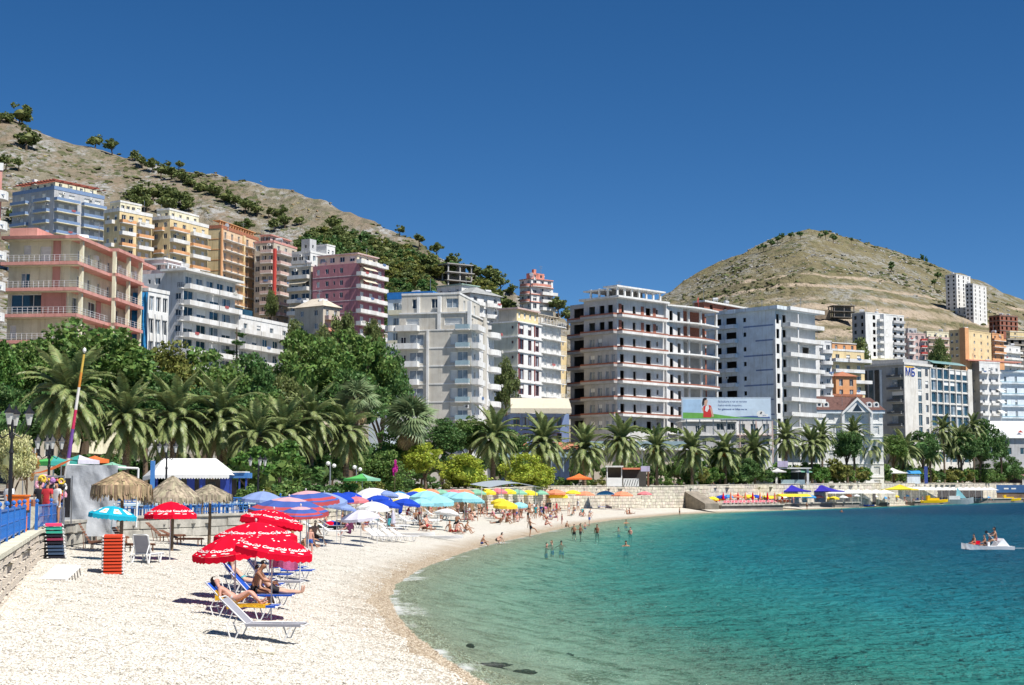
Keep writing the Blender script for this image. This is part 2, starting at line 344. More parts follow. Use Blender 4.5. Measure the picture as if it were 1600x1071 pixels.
def hill_mat(name, tan, tan2, rock, green, cuts):
    m = bpy.data.materials.new(name); m.use_nodes = True; n, l = nodes(m); b = n['Principled BSDF']
    b.inputs['Roughness'].default_value = .95; b.inputs['Specular IOR Level'].default_value = .1
    geo = n.new('ShaderNodeNewGeometry'); pos = geo.outputs['Position']; k = .5 if cuts else 1
    mp = n.new('ShaderNodeMapping'); mp.inputs['Scale'].default_value = (1, .45, 1.2); l.new(pos, mp.inputs[0]); pos2 = mp.outputs[0]
    c = nmix(n, l, nnoise(n, l, pos2, .03 * k, .4, .6), tan, tan2)
    c = nmix(n, l, nnoise(n, l, pos2, .25 * k, .46, .6, 4), c, tuple(x * .72 for x in tan))
    rk = nmath(n, l, 'MULTIPLY', nnoise(n, l, pos2, .05 * k, .47, .6, 5, .7), nnoise(n, l, pos2, .4 * k, .42, .56, 5, .75))
    c = nmix(n, l, rk, c, rock)
    c = nmix(n, l, nmath(n, l, 'MULTIPLY', nnoise(n, l, pos2, .028 * k, .44, .58), nnoise(n, l, pos2, .33 * k, .5, .6, 4)), c, green)
    if cuts:
        sx = n.new('ShaderNodeSeparateXYZ'); l.new(pos, sx.inputs[0])
        zz = nmath(n, l, 'ADD', sx.outputs[2], nmath(n, l, 'MULTIPLY', nnoise(n, l, pos, .006, 0, 1, 2), 26)); zz = nmath(n, l, 'SUBTRACT', zz, 13)
        for z0, w in ((150, 2.2), (137, 2.6), (122, 3.2), (111, 5), (97, 6), (85, 5)):
            d = nmath(n, l, 'ABSOLUTE', nmath(n, l, 'SUBTRACT', zz, z0), 0)
            msk = nmath(n, l, 'MULTIPLY', nrange(n, l, d, w, w * .5), nnoise(n, l, pos, .012, .36, .5, 3))
            msk = nmath(n, l, 'MULTIPLY', msk, nnoise(n, l, pos2, .2, .3, .5, 4))
            c = nmix(n, l, msk, c, (.43, .35, .265))
    l.new(c, b.inputs['Base Color'])
    bp = n.new('ShaderNodeBump'); bp.inputs['Strength'].default_value = 1; bp.inputs['Distance'].default_value = 4.0 / k
    l.new(nnoise(n, l, pos2, .22 * k, 0, 1, 6, .7), bp.inputs['Height']); l.new(bp.outputs[0], b.inputs['Normal'])
    return m
mh1 = hill_mat('hill scree and dry grass', (.235, .21, .155), (.24, .19, .14), (.36, .36, .35), (.09, .105, .048), False)
mh2 = hill_mat('far hill dry grass', (.225, .195, .115), (.195, .175, .095), (.30, .295, .265), (.085, .098, .042), True)
mg = mat('promenade paving', (.42, .40, .36), .9, .15, .6, .2)
X, Y = grid(300, 300, 22, 2300, -.55, .62)
ws = wside(X, Y); base = lprom(Y); fade = sm(0, 110, ws)
rg = np.array([fbm(x * .02, y * .02, 1) * 3.2 + fbm(x * .11, y * .11, 5) * 1.1 for x, y in zip(X.ravel(), Y.ravel())]).reshape(X.shape)
tag(obj('promenade', gmesh('promenade', X, Y, base, [mg], mask=(ws > .02 * Y + .6) & (Y < 900))), kind='structure')
for nme, H, m, k in (('hillside', hleft(X, Y), mh1, 1), ('far_hill', hright(X, Y), mh2, 1.3)):
    rel = (H - base) * fade
    Z = base + rel + rg * k * np.clip(rel / 14, 0, 1) - .4
    tag(obj(nme, gmesh(nme, X, Y, Z, [m], mask=(rel > -5) & (ws > 0))), kind='structure')

# paved strip along the sea wall, 4 mm above the ground sheet
st = MB(); n_ = len(WL) - 1
for i in range(1, n_):
    d0 = Vector((*(WL[i] - WL[i - 1]), 0)).normalized(); d1 = Vector((*(WL[min(i + 1, n_)] - WL[i]), 0)).normalized(); t_ = (d0 + d1).normalized(); q = Vector((-t_.y, t_.x, 0)) / max(.5, t_.dot(d0)); w_ = 3.5 + .045 * WL[i][1]; z_ = float(lprom(WL[i][1])) + .012
    p_ = Vector((*WL[i], z_)); st.v += [tuple(p_ + q * .3), tuple(p_ + q * w_)]
st.f = [(2 * i, 2 * i + 2, 2 * i + 3, 2 * i + 1) for i in range(n_ - 2)]; st.m = [0] * len(st.f)
tag(obj('promenade_path', st.mesh('promenade_path', mat('pale paving', (.50, .47, .41), .9, .12, .7, .2))), kind='structure')

tag(obj('town_ground', (lambda m: (m.quad((-600, -600, 2.4), (3.5, -600, 2.4), (3.5, 6, 2.4), (-600, 6, 2.4)), m.quad((-600, 6.01, 2.4), (-14.2, 6.01, 2.4), (-13.2, 23, 2.4), (-600, 23, 2.4)), m.mesh('town_ground', MATS['pale paving']))[2])(MB())), kind='structure')  # unseen ground behind the camera, added to bounce light onto near objects
concrete = mat('bare concrete', (.42, .41, .40), .9, .14, .5, .3)
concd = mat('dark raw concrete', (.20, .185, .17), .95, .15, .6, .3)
brick = mat('hollow red brick', (.33, .13, .09), .9, .2, 3, .3)
roofm = mat('clay roof tile', (.42, .17, .10), .85, .2, 2, .4)
dimc = mat('dim interior', (.07, .065, .06), .95, .1, 1)  # near-black colour paints shade into the interiors seen through openings
wmesh = {}
wrg = random.Random(41)
def win_mesh(w, h, kind, fm):
    vr = wrg.choice((0, 0, 1, 2, 3)) if kind in ('win', 'blue', 'grid', 'pale', 'door') and w > .8 else 0
    key = (round(w, 2), round(h, 2), kind, fm.name, vr)
    if key in wmesh: return wmesh[key]
    m = MB(); t = .07; g = {'win': 1, 'door': 1, 'blue': 2, 'shut': 3, 'pale': 4, 'arch': 1, 'big': 2, 'grid': 2}[kind]
    m.quad((0, .13, 0), (w, .13, 0), (w, .13, h), (0, .13, h), g)
    if vr == 1: m.box(t, .124, t, w * .48, .129, h - t, 4)
    if vr == 2: m.box(t, .08, h * .58, w - t, .128, h - t, 3)
    if vr == 3: m.box(w * .55, .124, t, w - t, .129, h - t, 4); m.box(t, .124, t, w * .3, .129, h - t, 4)
    m.box(0, .05, 0, t, .12, h); m.box(w - t, .05, 0, w, .12, h); m.box(t, .05, 0, w - t, .12, t); m.box(t, .05, h - t, w - t, .12, h)
    if kind in ('win', 'door', 'blue', 'arch', 'pale') and w > .9: m.box(w / 2 - .04, .06, t, w / 2 + .04, .115, h - t)
    if kind == 'big':
        k = max(2, int(w / 1.3))
        for i in range(1, k): m.box(w * i / k - .035, .06, t, w * i / k + .035, .115, h - t)
        m.box(t, .062, h * .32, w - t, .117, h * .32 + .06)
    if kind == 'shut':
        for i in range(1, int(h / .3)): m.box(t, .07, i * .3, w - t, .12, i * .3 + .02)
    if kind == 'arch':
        m.box(-.16, -.04, 0, 0, .05, h); m.box(w, -.04, 0, w + .16, .05, h)
        pr = [(w / 2 + (w / 2 + .16) * math.cos(a), h - .05 + .5 * math.sin(a)) for a in np.linspace(0, math.pi, 7)]
        m.add([(x, -.04, z) for x, z in pr] + [(x, .01, z) for x, z in pr], [tuple(range(6, -1, -1))] + [(i, i + 1, 8 + i, 7 + i) for i in range(6)])
    me = m.mesh('window', [fm, glass, glassb, white, glassl]); wmesh[key] = me; return me
bmesh_ = {}
def balc_mesh(w, d, kind, m1, m2):
    key = (round(w, 2), round(d, 2), kind, m1.name, m2.name)
    if key in bmesh_: return bmesh_[key]
    m = MB(); h = .8
    if kind == 'curve':
        pts = [(w / 2 - w / 2 * math.cos(a), -d * math.sin(a) ** .8) for a in np.linspace(0, math.pi, 11)]
        m.prism(pts, -.2, 0, 0)
        for (ax, ay), (bx, by) in zip(pts[:-1], pts[1:]):
            m.add([(ax, ay, 0), (bx, by, 0), (bx, by, h), (ax, ay, h), (ax, ay + .1, 0), (bx, by + .1, 0), (bx, by + .1, h), (ax, ay + .1, h)], [(0, 1, 2, 3), (7, 6, 5, 4), (3, 2, 6, 7)], 1)
    else:
        m.box(0, -d, -.55 if kind == 'low' else -.2, w, -.003, 0, 0)
        if kind == 'solid':
            m.box(0, -d, 0, w, -d + .1, h, 1); m.box(0, -d + .1, 0, .1, -.003, h, 1); m.box(w - .1, -d + .1, 0, w, -.003, h, 1)
        elif kind == 'low':
            m.box(0, -d + .003, 0, w, -d + .12, .38, 1); m.box(0.003, -d + .12, 0, .12, -.003, .38, 1); m.box(w - .12, -d + .12, 0, w - .003, -.003, .38, 1)
        elif kind == 'glass':
            m.box(0, -d, 0, w, -d + .03, h, 1); m.box(0, -d + .03, 0, .03, -.003, h, 1); m.box(w - .03, -d + .03, 0, w, -.003, h, 1)
        elif kind == 'rail':
            for z in (.3, .6, .92): m.box(0, -d, z, w, -d + .04, z + .045, 1); m.box(0, -d + .04, z, .04, -.003, z + .045, 1); m.box(w - .04, -d + .04, z, w, -.003, z + .045, 1)
            k = max(2, int(w / 1.1))
            for i in range(k + 1): x = (w - .05) * i / k; m.box(x, -d - .005, 0, x + .05, -d + .05, .92, 1)
    me = m.mesh('balcony', [m1, m2]); bmesh_[key] = me; return me
def cols(n, w, h, sill, kind='win', a=0., b=1., fl=None):
    return [(a + (b - a) * (i + .5) / n, w, h, sill, kind, fl) for i in range(n)]
def wall_face(mb, L, nfl, fh, cl, P, mi=0, plinth=0.0):
    """wall strip with real openings; P(u, z, o) -> local point, o outward"""
    ops = []
    for f in range(nfl):
        for (uc, w, h, sill, kind, fl) in cl:
            if fl and not (fl[0] <= f <= fl[1]): continue
            u0, u1 = uc * L - w / 2, uc * L + w / 2
            u0, u1 = max(u0, .12), min(u1, L - .12)
            if u1 - u0 < .2: continue
            ops.append((f, u0, u1, f * fh + sill, min(f * fh + sill + h, (f + 1) * fh - .15), kind))
    if plinth: mb.quad(P(0, -plinth, 0), P(L, -plinth, 0), P(L, 0, 0), P(0, 0, 0), mi)
    for f in range(nfl):
        o = sorted(x for x in ops if x[0] == f); z0, z1 = f * fh, (f + 1) * fh
        us = sorted({0, L} | {x[1] for x in o} | {x[2] for x in o})
        for a, b in zip(us[:-1], us[1:]):
            if b - a < 1e-4: continue
            hit_ = [x for x in o if x[1] <= a + 1e-5 and x[2] >= b - 1e-5]
            if not hit_: mb.quad(P(a, z0, 0), P(b, z0, 0), P(b, z1, 0), P(a, z1, 0), mi)
            else:
                zz0, zz1 = hit_[0][3], hit_[0][4]
                if zz0 - z0 > .01: mb.quad(P(a, z0, 0), P(b, z0, 0), P(b, zz0, 0), P(a, zz0, 0), mi)
                if z1 - zz1 > .01: mb.quad(P(a, zz1, 0), P(b, zz1, 0), P(b, z1, 0), P(a, z1, 0), mi)
        for (_, a, b, s0, s1, kind) in o:
            r = -.28
            mb.quad(P(a, s0, 0), P(a, s0, r), P(a, s1, r), P(a, s1, 0), mi); mb.quad(P(b, s0, r), P(b, s0, 0), P(b, s1, 0), P(b, s1, r), mi)
            mb.quad(P(a, s0, 0), P(b, s0, 0), P(b, s0, r), P(a, s0, r), mi); mb.quad(P(a, s1, r), P(b, s1, r), P(b, s1, 0), P(a, s1, 0), mi)
    return ops
ACM = (lambda m: (m.box(-.45, -.18, 0, .45, .2, .62), m.cyl((.12, -.19, .31), (.12, -.182, .31), .24, n=10, mi=1), m.mesh('air_conditioner', [white, grrail_]))[2])
grrail_ = mat('grille grey', (.12, .12, .13), .6); ACM = ACM(MB()); LAUN = []
for k_, cc in enumerate(((.55, .15, .15), (.18, .28, .5), (.7, .68, .62))):
    m = MB(); [m.box(-.7 + .5 * i, -.14, -.05 - .12 * (i % 2), -.28 + .5 * i, -.11, .42) for i in range(3)]; LAUN.append(m.mesh('laundry', cloth('laundry cloth %d' % k_, cc)))
AER = (lambda m: (m.cyl((0, 0, 0), (0, 0, 4.6), .05, n=5), m.box(-.7, -.03, 4.2, .7, .03, 4.26), m.box(-.5, -.03, 3.7, .5, .03, 3.76), m.mesh('aerial', steel))[-1])(MB())
TANK = (lambda m: (m.cyl((-.9, 0, 1.3), (.9, 0, 1.3), .55, n=10), m.box(-.7, -.4, 0, -.55, .4, .8), m.box(.55, -.4, 0, .7, .4, .8), m.mesh('water_tank', [mat('galvanised tank', (.55, .56, .58), .4, .15, 2, metal=.3)]))[-1])(MB())
def volume(root, ox, oy, oz, wx, wy, nfl, fh, wall, Rc=None, Lc=None, fm=None, bm=None, slab=None, plinth=0.0, roof=True, par=.0, name='wall', inner=False, rollup=0):
    """one block of a building: right face along +x, left face along +y; its windows and balconies are parts"""
    fm = fm or white; mb = MB(); H = nfl * fh; Rc = Rc or {}; Lc = Lc or {}
    PR = lambda u, z, o: (ox + u, oy - o, oz + z)
    PL = lambda u, z, o: (ox - o, oy + u, oz + z)
    m_ = [wall] + [c.get('mat') or wall for c in (Rc, Lc)] + [dimc]
    opr = wall_face(mb, wx, nfl, fh, Rc.get('cols', []), PR, 1, plinth)
    PLr = lambda u, z, o: PL(wy - u, z, o)
    opl = wall_face(mb, wy, nfl, fh, [(1 - c[0],) + tuple(c[1:]) for c in Lc.get('cols', [])], PLr, 2, plinth)
    mb.quad((ox + wx, oy, oz - plinth), (ox + wx, oy + wy, oz - plinth), (ox + wx, oy + wy, oz + H), (ox + wx, oy, oz + H))
    mb.quad((ox + wx, oy + wy, oz - plinth), (ox, oy + wy, oz - plinth), (ox, oy + wy, oz + H), (ox + wx, oy + wy, oz + H))
    if roof: mb.quad((ox, oy, oz + H), (ox + wx, oy, oz + H), (ox + wx, oy + wy, oz + H), (ox, oy + wy, oz + H))
    if nfl >= 4 and name == 'wall':
        for i in range(wrg.randrange(2, 5)):
            P_ = (ox + wrg.uniform(.08, .92) * wx, oy + wrg.uniform(.08, .9) * wy, oz + H)
            if i % 2: obj('aerial', AER, root, P_, rz=wrg.uniform(0, 3))
            else: obj('water_tank', TANK, root, P_, rz=wrg.uniform(0, 3), scale=wrg.uniform(.8, 1.2))
    if inner:  # inner floors and back planes added so the openings stay dark
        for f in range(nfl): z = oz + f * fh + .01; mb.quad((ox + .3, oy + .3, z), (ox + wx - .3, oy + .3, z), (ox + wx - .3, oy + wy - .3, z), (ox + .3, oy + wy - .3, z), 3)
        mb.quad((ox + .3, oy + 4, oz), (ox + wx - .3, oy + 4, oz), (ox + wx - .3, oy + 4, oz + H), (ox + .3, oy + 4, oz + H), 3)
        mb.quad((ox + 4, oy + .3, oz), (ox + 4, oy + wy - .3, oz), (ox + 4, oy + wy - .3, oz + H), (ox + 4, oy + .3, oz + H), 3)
    wobj = obj(name, mb.mesh(name, m_), root)
    if par > 0:
        p = MB(); t = .18
        p.box(ox - .1, oy - .1, oz + H, ox + wx + .1, oy + t - .1, oz + H + par); p.box(ox - .1, oy + t - .1, oz + H, ox + t - .1, oy + wy, oz + H + par)
        p.box(ox + wx - t + .1, oy + t - .1, oz + H, ox + wx + .1, oy + wy, oz + H + par); p.box(ox + t - .1, oy + wy - t, oz + H, ox + wx - t + .1, oy + wy, oz + H + par)
        obj('parapet', p.mesh('parapet', bm or wall), root)
    if slab:
        ov, th_, sm_ = slab
        for f in range(1, nfl + 1):
            s = MB(); s.box(ox - ov, oy - ov, oz + f * fh - th_, ox + wx + .02, oy + wy + .02, oz + f * fh + .06); obj('slab', s.mesh('slab', sm_), root)
    for (f, a, b, s0, s1, kind) in opr:
        if kind != 'hole': obj('window', win_mesh(b - a, s1 - s0, kind, fm), root, (ox + a, oy + .1, oz + s0))
    for (f, a, b, s0, s1, kind) in opl:
        if kind != 'hole': obj('window', win_mesh(b - a, s1 - s0, kind, fm), root, (ox + .1, oy + wy - a, oz + s0), rz=-math.pi / 2)
    for cfg, L, isL in ((Rc, wx, 0), (Lc, wy, 1)):
        for bc in cfg.get('balc', []):
            u0, u1, d, kind, m1, m2 = bc[:6]; fl = bc[6] if len(bc) > 6 else (1, nfl - 1); st = bc[7] if len(bc) > 7 else 1
            me = balc_mesh((u1 - u0) * L, d, kind, m1, m2)
            for f in range(fl[0], fl[1] + 1, st):
                if not isL: obj('balcony', me, root, (ox + u0 * L, oy, oz + f * fh + .05))
                else: obj('balcony', me, root, (ox, oy + u1 * L, oz + f * fh + .05), rz=-math.pi / 2)
                if wrg.random() < .3 and kind != 'low':
                    uu = (u0 + (u1 - u0) * wrg.uniform(.15, .8)) * L; P_ = (lambda u, o, z: (ox + u, oy - o, oz + f * fh + z)) if not isL else (lambda u, o, z: (ox - o, oy + u, oz + f * fh + z))
                    if wrg.random() < .5: obj('air_conditioner', ACM, root, P_(uu, .22, 2.05), rz=0 if not isL else -math.pi / 2)
                    else: obj('laundry', LAUN[wrg.randrange(3)], root, P_(uu, d - .06, .62), rz=0 if not isL else -math.pi / 2)
    return wobj
def solve(x0, y0, Y, px, py, dirx, diry):
    d = ray(px, py); k = d.x / d.y; p = at(x0, y0, Y)
    return (k * p.y - p.x) / (dirx - k * diry)
def site(name, label, cat, x0, y0, Y, xr, xl, nfl, yr=None, th=None, fh=None, yb=None, group=None):
    """stand a building so that its near top corner is seen at (x0, y0) at depth Y"""
    p = at(x0, y0, Y)
    if th is None:
        d0, d1 = ray(x0, y0), ray(xr, yr); Y2 = Y * (d0.z / d0.y) / (d1.z / d1.y); q = at(xr, yr, Y2)
        th = math.atan2(q.y - p.y, q.x - p.x)
    else: th = R(th)
    wr = solve(x0, y0, Y, xr, y0, math.cos(th), math.sin(th)); wl = abs(solve(x0, y0, Y, xl, y0, -math.sin(th), math.cos(th)))
    if fh is None: fh = (p.z - at(x0, yb, Y).z) / nfl
    root = thing(name, label, cat, (p.x, p.y, p.z - nfl * fh), th, group)
    return root, wr, wl, fh
def prt(name, fn, mats, root, **k):
    m = MB(); fn(m); return obj(name, m.mesh(name, mats), root, **k)
def bxp(name, root, b, m): o = MB(); o.box(*b); return obj(name, o.mesh(name, m), root)
def dish(root, x, y, z, r=.45):
    m = MB(); m.lathe([(0, 0), (r * .6, .05), (r, .16)], 10); m.cyl((0, 0, 0), (0, 0, -.6), .04, n=5); o = obj('satellite_dish', m.mesh('satellite_dish', white), root, (x, y, z), rot=(R(60), 0, R(-30)))
pal = lambda n, c: plaster('render ' + n, c)
cream, blueg, yel, orng, peach, pinkw = pal('cream', (.78, .74, .56)), pal('blue grey', (.47, .48, .50)), pal('yellow', (.72, .58, .34)), pal('orange', (.68, .36, .18)), pal('peach', (.72, .54, .37)), pal('dusty pink', (.50, .22, .25))
salmon = pal('salmon', (.62, .31, .27)); stone = pal('stone beige', (.58, .55, .49)); greyw = pal('grey', (.50, .505, .52)); lblue = pal('pale blue', (.70, .78, .85)); beige = pal('beige', (.56, .50, .41)); sage = pal('sage grey', (.55, .56, .48)); redp = pal('red', (.50, .07, .06)); rose = pal('rose', (.60, .45, .42))
blrail = mat('blue railing', (.20, .29, .46), .5, .1, 3); whrail = mat('white railing', (.72, .73, .75), .5, .05, 3); grrail = mat('dark railing', (.10, .11, .12), .5, .1, 3); glassr = mat('balcony glass', (.30, .40, .44), .1, .1, 1, spec=.6)
r, wr, wl, fh = site('apartment_block', 'blue grey apartment block with blue railings and a red pergola on its roof', 'apartment block', 85, 296, 425, 163, 20, 8, yr=312, fh=3.1)
volume(r, 0, 0, 0, wr, wl, 8, fh, blueg, dict(cols=cols(2, 2.2, 2.2, .1, 'shut', .05, .45) + cols(2, 2.2, 2.2, .1, 'shut', .55, .98), balc=[(.0, .46, 1.3, 'glass', cream, blrail), (.54, 1, 1.3, 'glass', cream, blrail)]),
       dict(cols=cols(3, 1.6, 2.2, .1, 'shut', .12, .9), balc=[(.1, .42, 1.2, 'glass', cream, blrail), (.6, .98, 1.2, 'glass', cream, blrail)]), slab=None, plinth=30, par=1.0, bm=blrail)
volume(r, 1.5, 1.5, 8 * fh, wr - 3, wl - 3, 1, 2.6, cream, dict(cols=cols(4, 1.2, 1.7, .5)), dict(cols=cols(5, 1.2, 1.7, .5)), name='penthouse')
prt('roof_pergola', lambda m: [m.box(-.5, i * 1.3, 8 * fh + 2.75, wr * .9, i * 1.3 + .5, 8 * fh + 3.0) for i in range(int(wl / 1.3))] + [m.box(i * 3.0, -.4, 8 * fh + 2.55, i * 3.0 + .3, wl, 8 * fh + 2.75) for i in range(int(wr / 3) + 1)], mat('red brown timber', (.34, .10, .07)), r)
bxp('chimney', r, (1, wl * .55, 8 * fh + 2.6, 2.2, wl * .55 + 1.2, 8 * fh + 4.2), whitew)
for (nm_, lb, a, ors) in (('apartment_block', 'narrower yellow apartment block with orange and white balconies beside the blue grey block', (187, 330, 400, 238, 163, 8, 340), 0), ('apartment_block', 'wider yellow apartment block with orange balconies and a satellite dish, next to the peach block', (266, 342, 410, 326, 237, 8, 357), 1)):
    r, wr, wl, fh = site(nm_, lb, 'apartment block', a[0], a[1], a[2], a[3], a[4], a[5], yr=a[6], fh=3.08)
    orb, whb = (orng, orng), (whitew, whitew)
    volume(r, 0, 0, 0, wr, wl, 8, fh, yel, dict(cols=cols(2, 1.5, 2.2, .1, 'win', .02, .48) + cols(2, 1.4, 2.2, .1, 'shut', .52, .98), balc=[(.0, .42, 1.3, 'solid', whitew, orng, (1, 7), 2), (.0, .42, 1.3, 'solid', whitew, whitew, (2, 7), 2), (.52, .98, 1.2, 'solid', whitew, whitew, (1, 7), 2), (.52, .98, 1.2, 'solid', whitew, orng, (2, 7), 2)]),
           dict(cols=cols(2, 1.2, 1.4, .9, 'win'), balc=[(.3, .75, 1.0, 'solid', whitew, whitew if ors == 0 else orng, (1, 7), 2)]), plinth=30, par=.9, bm=whitew, slab=None)
    volume(r, 1.5, 1.5, 8 * fh, wr - 4, wl - 2, 1, 2.8, cream, dict(cols=cols(4, 1.2, 1.2, .9)), dict(cols=cols(2, 1.0, 1.2, .9)), name='penthouse', par=.5, bm=whitew)
    dish(r, 1.0, -1.2, fh * 1.2, .9)
r, wr, wl, fh = site('apartment_block', 'peach apartment block with a blank yellow end wall and white balcony slabs', 'apartment block', 346, 357, 430, 404, 324, 8, yr=377, fh=3.0)
volume(r, 0, 0, 0, wr, wl, 8, fh, peach, dict(cols=cols(3, 1.3, 2.2, .1, 'win', .02, .55) + cols(2, 1.5, 2.2, .1, 'win', .6, .98), balc=[(.05, .55, 1.3, 'rail', whitew, orng), (.62, .99, 1.3, 'rail', whitew, orng)]),
       dict(mat=yel), plinth=28, par=1.0, bm=roofm)
for f in range(1, 8): bxp('string_course', r, (-.06, 0, f * fh - .1, 0, wl, f * fh + .1), orng)
bxp('pilaster', r, (wr * .56, -.5, 0, wr * .60, -.003, 8 * fh), yel); bxp('pilaster', r, (-.3, -.35, 0, .5, -.003, 8 * fh), orng)
prt('roof_pergola', lambda m: [m.box(1 + i * 1.6, 1, 8 * fh, 1.3 + i * 1.6, 1.3, 8 * fh + 2.4) for i in range(int(wr / 1.6))] + [m.box(.5, .8, 8 * fh + 2.4, wr, wl * .7, 8 * fh + 2.6)], orng, r)
r, wr, wl, fh = site('apartment_block', 'beige apartment block with a bright red vertical stripe down its balconies', 'apartment block', 428, 379, 440, 464, 398, 8, yr=390, fh=3.0)
volume(r, 0, 0, 0, wr, wl, 8, fh, beige, dict(cols=cols(3, 1.5, 2.2, .1, 'win', .05, 1), balc=[(.12, 1, 1.4, 'solid', whitew, rose)]), dict(cols=cols(3, 1.3, 1.6, .7, 'win'), balc=[(.02, .6, 1.2, 'solid', whitew, rose)]), plinth=28, par=.6, bm=salmon)
bxp('stripe_panel', r, (-.3, -.5, fh, .9, -.003, 7.4 * fh), redp)
volume(r, 1.5, 2, 8 * fh, wr - 2, wl - 3, 1, 2.6, rose, dict(cols=cols(3, 1.2, 1.4, .7)), dict(cols=cols(3, 1.2, 1.4, .7)), name='penthouse', slab=(.6, .25, salmon))
r, wr, wl, fh = site('apartment_block', 'white stepped block with a roof tower rising behind the pink block', 'apartment block', 485, 395, 430, 534, 456, 9, th=60, fh=3.0)
volume(r, 0, 0, 0, wr, wl, 9, fh, whitew, dict(cols=cols(4, 1.3, 1.5, .8)), dict(cols=cols(3, 1.5, 1.4, .8, 'win'), balc=[(.1, .9, 1.2, 'solid', whitew, whitew)]), plinth=25, par=.6)
volume(r, 1, 1, 9 * fh, 3, 3, 1, 4.2, greyw, dict(cols=cols(1, .8, 1, 1.6)), dict(cols=cols(1, .8, 1, 1.6)), name='roof_tower'); volume(r, wr * .6, 1, 9 * fh, 4, 4, 1, 3.4, whitew, dict(cols=cols(2, .9, 1.2, 1)), dict(), name='roof_tower', par=.4)
r, wr, wl, fh = site('apartment_block', 'narrow beige block with balcony awnings against the left side of the pink block', 'apartment block', 486, 416, 392, 491, 452, 6, th=60, fh=3.1)
awn = cloth('cream awning', (.70, .63, .50))
volume(r, 0, 0, 0, max(wr, 2), wl, 6, fh, beige, dict(), dict(cols=cols(2, 2.4, 2.3, .1, 'win'), balc=[(.05, .95, 1.3, 'solid', whitew, whitew)]), plinth=25, par=.5, bm=whitew)
for f in range(1, 6):
    if f % 2 == 0: prt('awning', lambda m: m.add([(0, wl * .1, f * fh + 2.7), (0, wl * .9, f * fh + 2.7), (-1.5, wl * .9, f * fh + 1.7), (-1.5, wl * .1, f * fh + 1.7)], [(0, 1, 2, 3)]), awn, r)
r, wr, wl, fh = site('apartment_block', 'dusty pink apartment block with small arched windows and white corner balconies', 'apartment block', 559, 411, 385, 601, 489, 6, yr=421, fh=3.15)
volume(r, 0, 0, 0, wr, wl, 6, fh, pinkw, dict(cols=cols(3, 1.7, 2.2, .1, 'shut'), balc=[(-.05, .62, 1.5, 'solid', whitew, whitew, (0, 6)), (.55, 1.02, 1.1, 'solid', whitew, whitew, (0, 6))]),
       dict(cols=[(.36, 1.0, 1.3, .9, 'arch', None), (.52, .55, 1.0, 1.1, 'arch', None), (.68, 1.0, 1.3, .9, 'arch', None), (.88, 1.0, 1.5, .7, 'shut', (2, 5))]), plinth=20)
for f in range(1, 6): bxp('string_course', r, (-.05, 0, f * fh - .06, 0, wl, f * fh + .06), whitew)
volume(r, 2, 1.5, 6 * fh, wr - 3, wl - 1.5, 1, 2.9, cream, dict(cols=cols(3, 1.2, 1.4, .8)), dict(cols=cols(4, 1.5, 1.3, .9)), name='penthouse', slab=(.5, .25, rose))
for f in (5, 4): prt('awning', lambda m: m.add([(1, -.02, f * fh + 2.8), (wr * .55, -.02, f * fh + 2.8), (wr * .55, -1.9, f * fh + 1.5), (1, -1.9, f * fh + 1.5)], [(0, 1, 2, 3)]), awn, r)
r, wr, wl, fh = site('house', 'small old beige house with a pitched tile porch below the pink block', 'house', 505, 478, 345, 531, 461, 4, th=55, fh=3.0)
volume(r, 0, 0, 0, wr, wl, 4, fh, beige, dict(cols=cols(2, 1, 1.3, .9), balc=[(.1, .95, 1.2, 'solid', beige, rose)]), dict(cols=cols(2, 1.0, 1.3, .9)), plinth=16)
prt('roof', lambda m: m.add([(-.5, -.5, 4 * fh), (wr + .5, -.5, 4 * fh), (wr + .5, wl + .5, 4 * fh), (-.5, wl + .5, 4 * fh), (wr / 2, wl * .3, 4 * fh + 2.2), (wr / 2, wl * .7, 4 * fh + 2.2)], [(0, 1, 4), (1, 2, 5, 4), (2, 3, 5), (3, 0, 4, 5)]), beige, r)
prt('porch_roof', lambda m: m.add([(0, -2.4, 2 * fh), (wr, -2.4, 2 * fh), (wr, 0, 2 * fh + 1.2), (0, 0, 2 * fh + 1.2)], [(0, 1, 2, 3)]), roofm, r)
r, wr, wl, fh = site('terrace_building', 'big cream apartment building with salmon pink slab edges and columns, left edge', 'apartment building', 110, 372, 195, 222, 15, 4, yr=419, fh=3.35)
gl1 = [(.58, 6.0, 2.3, .5, 'big', (1, 1)), (.70, 1.0, 1.2, 1.3, 'shut', (3, 3)), (.40, 1.5, 2.2, .1, 'shut', (3, 3)), (.72, 1.2, 2.1, .1, 'blue', (2, 2)), (.9, .9, 1.6, .6, 'shut', (0, 0))]
volume(r, 0, 0, 0, wr, wl, 4, fh, cream, dict(cols=[(.08, 1.6, 2.3, .3, 'big', (1, 1)), (.3, 2.6, 2.5, .2, 'big', (0, 1)), (.62, 2.6, 2.5, .2, 'big', (0, 1)), (.9, 2.0, 2.4, .2, 'big', (0, 1))] + cols(7, 1.1, 2.1, .1, 'win', .05, .98, (2, 3))), dict(cols=gl1), plinth=14)
